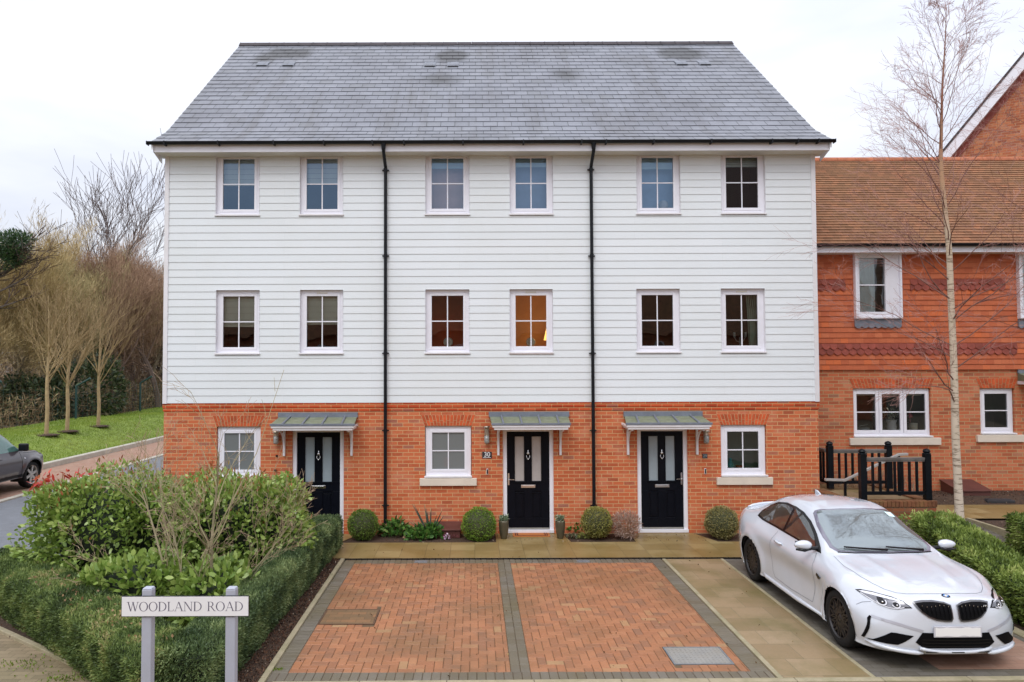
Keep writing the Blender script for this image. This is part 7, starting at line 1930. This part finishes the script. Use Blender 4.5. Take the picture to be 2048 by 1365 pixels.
# ------------------------------------------------------------------ hedges on the right
LIME = [(0, (0.07, 0.11, 0.02)), (0.4, (0.18, 0.25, 0.05)), (0.8, (0.32, 0.41, 0.10)), (1, (0.45, 0.50, 0.16))]
zf = lambda x, y: rz(x, y)
hedge('clipped_hedge', [(7.42, 7.9), (7.40, 9.6), (7.50, 11.9)], .36, .60, 26000, LIME, 'bright green hedge running along the side of the white car', z0f=zf, ln=.065, wd=.022, h1=.62)
hedge('clipped_hedge', [(8.80, 11.45), (12.2, 11.3)], .62, .56, 24000, LIME, 'bright green bushy hedge behind the birch trunk at the picture edge', z0f=zf, ln=.075, wd=.022)
n = 500; P_, d, q = lobed(n, 0, 0, .35, .3, 0, .35, 9); o = rndleaves('foliage', P_, d, .06, .03, leafmat('low_green', LIME), tilt=.7)
c = gnd(1850, 1052, .45); t = empty('low_shrub', (7.75, 12.75, .4), 'low green shrub at the foot of the mossy brick plinth', 'shrub'); o.parent = t
n = 420; Pn = np.c_[rs.uniform(-.9, .9, n), rs.normal(0, .10, n), rs.uniform(0, .34, n)]
t = empty('dry_shrub', (8.35, 15.3, .66), 'dry grey-brown twiggy plant behind the black railings', 'plant')
rndleaves('twigs', Pn, np.tile([0, 0, 1.0], (n, 1)), .20, .012, leafmat('grey_twig', [(0, (.22, .17, .12)), (1, (.42, .36, .28))]), t, tilt=.5)

# ------------------------------------------------------------------ young trees on the verge
M['youngbark'] = barkmat('tan_young_bark', [(0, (.42, .31, .17)), (.4, (.36, .26, .13)), (1, (.38, .27, .14))])
for k, (px, py, X, sd) in enumerate(((95, 868, -17.0, 3), (136, 861, -17.0, 4), (198, 856, -17.0, 8))):
    Yk = -17.0 * FPX / (px - PPX); zb_ = bankz(X, Yk)
    lab = ('young bare tree with tan stem on the verge, the one beside the parked car', 'young bare tree with tan stem, middle of the three on the verge', 'young bare tree with tan stem on the verge, the one nearest the white house')[k]
    t = empty('young_tree', (X, Yk, zb_ - .03), lab, 'tree', 'young trees on the grass verge')
    hb = at(px, 772, Yk).z - zb_; ht = at(px, 590, Yk).z - zb_
    rng = random.Random(sd); mb = MB(); TPy = polytrunk(mb, [(0, 0, 0), (.03, 0, hb * .5), (0, 0, hb), (.03, .02, (hb + ht) * .5), (.0, 0, ht)], [.085, .075, .068, .032, .006], 8); mb.build('trunk', M['youngbark'], t, smooth=True)
    for g_ in range(4):
        mb = MB()
        for i in range(4):
            a = rng.uniform(0, 2 * PI); z = hb + rng.uniform(-.15, .6) if i < 2 else rng.uniform(hb, ht * .8)
            twigs(mb, (0, 0, z), (math.cos(a) * .62, math.sin(a) * .62, 1.0), (ht - z) * .68 + .3, .020, 1, 3, rng, (0, 5, 5), .45, .08, .6, .10, 5, (.35, .6), .0045, .2)
        mb.build('branch', M['youngbark'], t)
    mb = MB(); mb.lathe([(.5, .035), (.35, .07), (.001, .09)], (0, 0, 0), 18); mb.build('soil_ring', M['mulch'], t, smooth=True)

# ------------------------------------------------------------------ mesh fence behind the verge
M['fgreen'] = P('fence_green', (0.015, 0.055, 0.05), .5)
t = empty('mesh_fence', (-20.2, 30, .6), 'dark green mesh fence with cranked posts along the wood', 'fence')
X = -20.0
mb = MB()
for z in np.arange(.15, 1.9, .16): mb.tube([(X, 16, z + .6), (X, 75, z + .6)], .006, 3, False)
for y in np.arange(16, 75, .45): mb.tube([(X, y, .6), (X, y, 2.5)], .006, 3, False)
world_child(mb.build('wire_mesh', M['fgreen']), t)
for y in (29.6, 36.5, 43.5, 50.5, 57.5, 64.5):
    mb = MB(); mb.tube([(X, y, .4), (X, y, 2.45), (X + .65, y + .1, 2.85)], .06, 8); world_child(mb.build('post', M['fgreen']), t)

# ------------------------------------------------------------------ the wood
def twigmat(name, stops): return leafmat(name, stops, .9, .0, .1)
WM = {
 'tan': twigmat('tan_twigs', [(0, (.30, .22, .11)), (.5, (.50, .38, .19)), (1, (.64, .51, .28))]),
 'olive': twigmat('olive_twigs', [(0, (.22, .19, .09)), (.5, (.40, .34, .17)), (1, (.54, .47, .25))]),
 'red': twigmat('russet_twigs', [(0, (.22, .14, .09)), (.5, (.37, .24, .16)), (1, (.48, .33, .23))]),
 'dark': twigmat('grey_twigs', [(0, (.09, .07, .06)), (.5, (.15, .11, .09)), (1, (.23, .17, .15))]),
 'ever': leafmat('evergreen_leaves', [(0, (.02, .035, .014)), (.5, (.05, .075, .03)), (.85, (.10, .13, .05)), (1, (.16, .12, .06))]),
 'pine': leafmat('pine_needles', [(0, (.015, .04, .015)), (.5, (.04, .09, .03)), (1, (.09, .15, .05))]),
 'ivy': leafmat('ivy_leaves', [(0, (.02, .05, .015)), (1, (.08, .13, .03))])}
WBARK = {'tan': barkmat('tan_bark', [(0, (.20, .16, .10)), (1, (.30, .23, .13))]), 'red': barkmat('brown_bark', [(0, (.14, .10, .08)), (1, (.22, .14, .10))]), 'dark': barkmat('dark_bark', [(0, (.09, .075, .06)), (1, (.14, .10, .09))])}
def wood_tree_mesh(kind, seed, H, spread, ntw, ln, up=.55, dense=1.0, lvl=3, kids=(9, 6, 4), start=.2):
    """returns (trunk mesh, crown mesh) as objects' data, unlinked"""
    rng = random.Random(seed); mb = MB()
    twigs(mb, (0, 0, 0), (rng.uniform(-.05, .05), 0, 1), H * .62, H * .022, 0, lvl, rng, kids, spread, up, .62, .10, 6, (.42, .68), .006 * H / 8, start)
    V = np.array(mb.v); top = V[V[:, 2] > H * .18]
    w = np.clip(top[:, 2] / H, .1, 1); k = rs.choice(len(top), ntw, p=w / w.sum())
    Q = top[k] + rs.normal(0, .22, (ntw, 3)); D = Q - [0, 0, H * .35]; D /= np.linalg.norm(D, axis=1, keepdims=True)
    return mb, leaf_verts(Q, D, ln, .016 * H / 8, rs, tilt=.55, up=.45)
proto = {}
def wood_tree(kind, tm, bm_, px, Y, H, label, name='woodland_tree', variant=0, zb=.6, par=None, ivy=False, sx=1.0):
    X = (px - PPX) * Y / FPX; key = (kind, tm, variant)
    rz_ = random.Random(int(px * 7 + Y)).uniform(0, 6.28)
    if key not in proto:
        mb, lv = wood_tree_mesh(kind, 50 + variant * 13 + len(kind), 8.0, *par)
        t = empty(name, (0, 0, 0), label, 'tree', 'bare trees of the wood behind the verge')
        mb.build('trunk', WBARK[bm_], t); big_mesh('crown', lv, 4, WM[tm], np.clip(rs.rand(len(lv) // 4) * .8 + .1, 0, 1), t); proto[key] = t
    else:
        t = copy_tree(proto[key]); t['label'] = label
    s = H / 8.0; t.location = (X, Y, zb); t.rotation_euler = (0, 0, rz_); t.scale = (s * sx, s * sx, s)
    return t
BUSH = (.85, 24000, .40, .34); WIDE = (.85, 16000, .34, .30); TALL = (.62, 3200, .30, .25)
wl = [
 ('b', 'tan', 'tan', 12, 38, 8.6, 'pale tan thicket tree at the picture edge behind the parked car', 0),
 ('b', 'olive', 'tan', 62, 40, 8.4, 'olive tan bushy bare tree behind the first young verge tree', 1),
 ('b', 'tan', 'tan', 118, 41, 8.9, 'tan bushy bare tree below the tall bare crown', 2),
 ('b', 'olive', 'tan', 168, 43, 8.6, 'olive bushy bare tree directly below the tall bare tree', 0),
 ('b', 'red', 'red', 222, 45, 9.2, 'russet bushy bare tree behind the last young verge tree', 1),
 ('b', 'red', 'red', 268, 48, 9.6, 'russet bushy bare tree between the tall tree and the white house', 2),
 ('b', 'red', 'red', 318, 47, 9.4, 'russet bushy bare tree touching the corner of the white house', 0),
 ('b', 'tan', 'tan', -40, 36, 8.6, 'pale tan bare tree just leaving the picture edge', 2),
 ('b', 'tan', 'tan', 38, 52, 9.4, 'far tan bare tree showing between the pine and the thicket', 1),
 ('b', 'olive', 'tan', 92, 54, 9.6, 'far golden olive bare tree behind the thicket, near the pine boughs', 2),
 ('b', 'tan', 'tan', 145, 53, 9.6, 'far golden bare tree close behind the ivy-clad tree', 0),
 ('b', 'red', 'red', 196, 55, 9.8, 'far russet bare tree just beyond the ivy-clad tree', 2),
 ('b', 'tan', 'tan', 245, 54, 9.6, 'far tan bare tree between two russet ones', 1),
 ('b', 'olive', 'tan', 300, 56, 9.8, 'far olive bare tree close to the white house corner', 0),
 ('w', 'dark', 'dark', 250, 58, 9.0, 'tall thin grey bare tree above the russet thicket', 0),
 ('w', 'dark', 'dark', 296, 62, 9.4, 'tall grey bare tree next to the white house boards', 1),
 ('w', 'red', 'dark', 335, 60, 9.6, 'tall reddish bare tree half hidden by the white house', 0),
 ('w', 'dark', 'dark', 215, 64, 9.2, 'faint grey bare tree beside the tall ivy-clad one', 2),
]
for (k, tm, bm_, px, Y, H, lab, v) in wl: wood_tree(k, tm, bm_, px, Y, H, lab, 'woodland_tree', v, .5, BUSH if k == 'b' else WIDE)
# tall bare tree with ivy
Y = 50.0; X = (190 - PPX) * Y / FPX
t = empty('bare_tree', (X, Y, .5), 'tall bare tree with ivy on its trunk rising above the thicket', 'tree')
rng = random.Random(77); mb = MB(); Ht = at(175, 452, Y).z - .5
twigs(mb, (0, 0, 0), (.0, 0, 1), Ht * .56, .26, 0, 4, rng, (8, 7, 5, 4), .78, .25, .62, .09, 6, (.5, .8), .012, .45)
mb.build('trunk', WBARK['dark'], t)
n = 1500; a = rs.uniform(0, 2 * PI, n); z = rs.uniform(2, 9.0, n); r_ = .45 + .25 * rs.rand(n)
rndleaves('ivy_foliage', np.c_[r_ * np.cos(a), r_ * np.sin(a), z], np.c_[np.cos(a), np.sin(a), 0 * a], .22, .18, WM['ivy'], t, tilt=.6)
# pine / oak at the left edge
Y = 30.0; c = at(22, 500, Y)
t = empty('pine_tree', (c.x - 1.6, Y, .5), 'tall tree with a dark green needled top and bare side boughs at the picture edge', 'tree')
lx = 1.4; mb = MB(); rng = random.Random(12)
mb.tube([(0, 0, 0), (.1, 0, 4), (.4, 0, 7), (1.2, 0, c.z - .4)], [.24, .2, .15, .08], 8)
for (px, py, z0) in ((60, 560, 5.6), (75, 520, 6.4), (50, 605, 5.0), (70, 485, 7.2), (40, 540, 6.2)):
    e = at(px, py, Y) - t.location; s_ = Vector((.2, 0, z0)); twigs(mb, s_, (e - s_), (e - s_).length, .07, 1, 3, rng, (0, 8, 5), .6, .1, .6, .06, 5, (.3, .5), .012, .3)
mb.build('trunk', WBARK['dark'], t)
cen = [((px, py), r_) for px, py, r_ in ((18, 492, .75), (38, 480, .55), (5, 520, .7), (32, 512, .5), (-12, 488, .8))]; Pl, Dl = [], []
for (pxy, r_) in cen:
    q_ = at(*pxy, Y) - t.location; d = rs.normal(0, 1, (800, 3)); d /= np.linalg.norm(d, axis=1, keepdims=True)
    Pl.append(d * r_ * (rs.rand(800, 1) ** .5) * [1, 1, .7] + [q_.x, q_.y, q_.z]); Dl.append(d)
rndleaves('crown', np.concatenate(Pl), np.concatenate(Dl), .20, .04, WM['pine'], t, tilt=.7)
# dark evergreen understorey
for k, (px, Y, rx, h, lab) in enumerate(((70, 38, 1.5, 2.4, 'dark holly behind the first two young verge trees'), (180, 40, 1.8, 3.4, 'dark green holly behind the young verge tree nearest the house'))):
    X = (px - PPX) * Y / FPX; t = empty('evergreen_bush', (X, Y, .5), lab, 'bush', 'dark evergreens under the wood')
    P_, d, q = lobed(2600, 0, 0, rx, rx * .8, -.3, h, 30 + k); rndleaves('foliage', P_, d, .26, .13, WM['ever'], t, tilt=.8)
    mb = MB()
    for i in range(8): p_ = P_[rs.randint(len(P_))]; mb.tube([(0, 0, 0), tuple(p_ * .6), tuple(p_)], [.05, .03, .015], 5, False)
    mb.build('stems', WBARK['dark'], t)
# undergrowth mass and the far wood
n = 26000; y_ = rs.uniform(24, 75, n); x_ = -20.8 - rs.rand(n) * 6; z_ = .4 + rs.rand(n) ** 1.6 * (1.6 + 1.0 * np.array([noise.noise(Vector((a * .3, b * .3, 0))) for a, b in zip(x_, y_)]))
tag(big_mesh('undergrowth', leaf_verts(np.c_[x_, y_, z_], np.tile([0, 0, .6], (n, 1)), .45, .05, rs, tilt=.8), 4, twigmat('undergrowth_twigs', [(0, (.08, .055, .03)), (.5, (.20, .14, .08)), (.8, (.34, .25, .14)), (1, (.13, .16, .06))]), rs.rand(n)), 'tangle of dark brambles and dead stems behind the fence', kind='stuff')
n = 90000; x_ = rs.uniform(-60, -14, n); y_ = 58 + (x_ + 60) * .1 + rs.uniform(0, 10, n)
hh = 8.2 + 1.6 * np.array([noise.noise(Vector((a * .25, 0, 2))) for a in x_]) ; z_ = .4 + hh * rs.rand(n) ** .8
tag(big_mesh('far_woods', leaf_verts(np.c_[x_, y_, z_], np.tile([0, 0, .9], (n, 1)), .9, .06, rs, tilt=.5), 4, twigmat('far_twigs', [(0, (.18, .135, .09)), (.5, (.34, .25, .16)), (1, (.46, .35, .24))]), rs.rand(n)), 'thick brown winter woodland beyond the verge', kind='stuff')

# ------------------------------------------------------------------ terrace across the road, behind the camera (seen in the glass)
t = empty('facing_house', (0, -14, 0), 'brick terrace across the road, seen only as dark reflections in the windows', 'house')
mb = MB(); mb.box(-24, 26, -24, -14, 0, 5.4); world_child(mb.build('brick_wall', M['brick_old'], uv=True), t)
mb = MB(); mb.prism([(-13.5, 5.3), (-19, 10.2), (-24.5, 5.3)], lambda y, z: (-24.5, y, z), lambda y, z: (26.5, y, z)); world_child(mb.build('roof', M['roof_tile'], uv=True), t)
for i in range(12):
    for z in (1.0, 3.4):
        x = -21 + i * 3.9; mb = MB(); mb.box(x, x + 1.1, -13.99, -13.94, z, z + 1.2); w_ = mb.build('window', M['upvc']); world_child(w_, t)
        mb = MB(); mb.box(x + .1, x + 1.0, -13.94, -13.93, z + .1, z + 1.1); world_sub(mb, 'pane', M['screen'], w_)
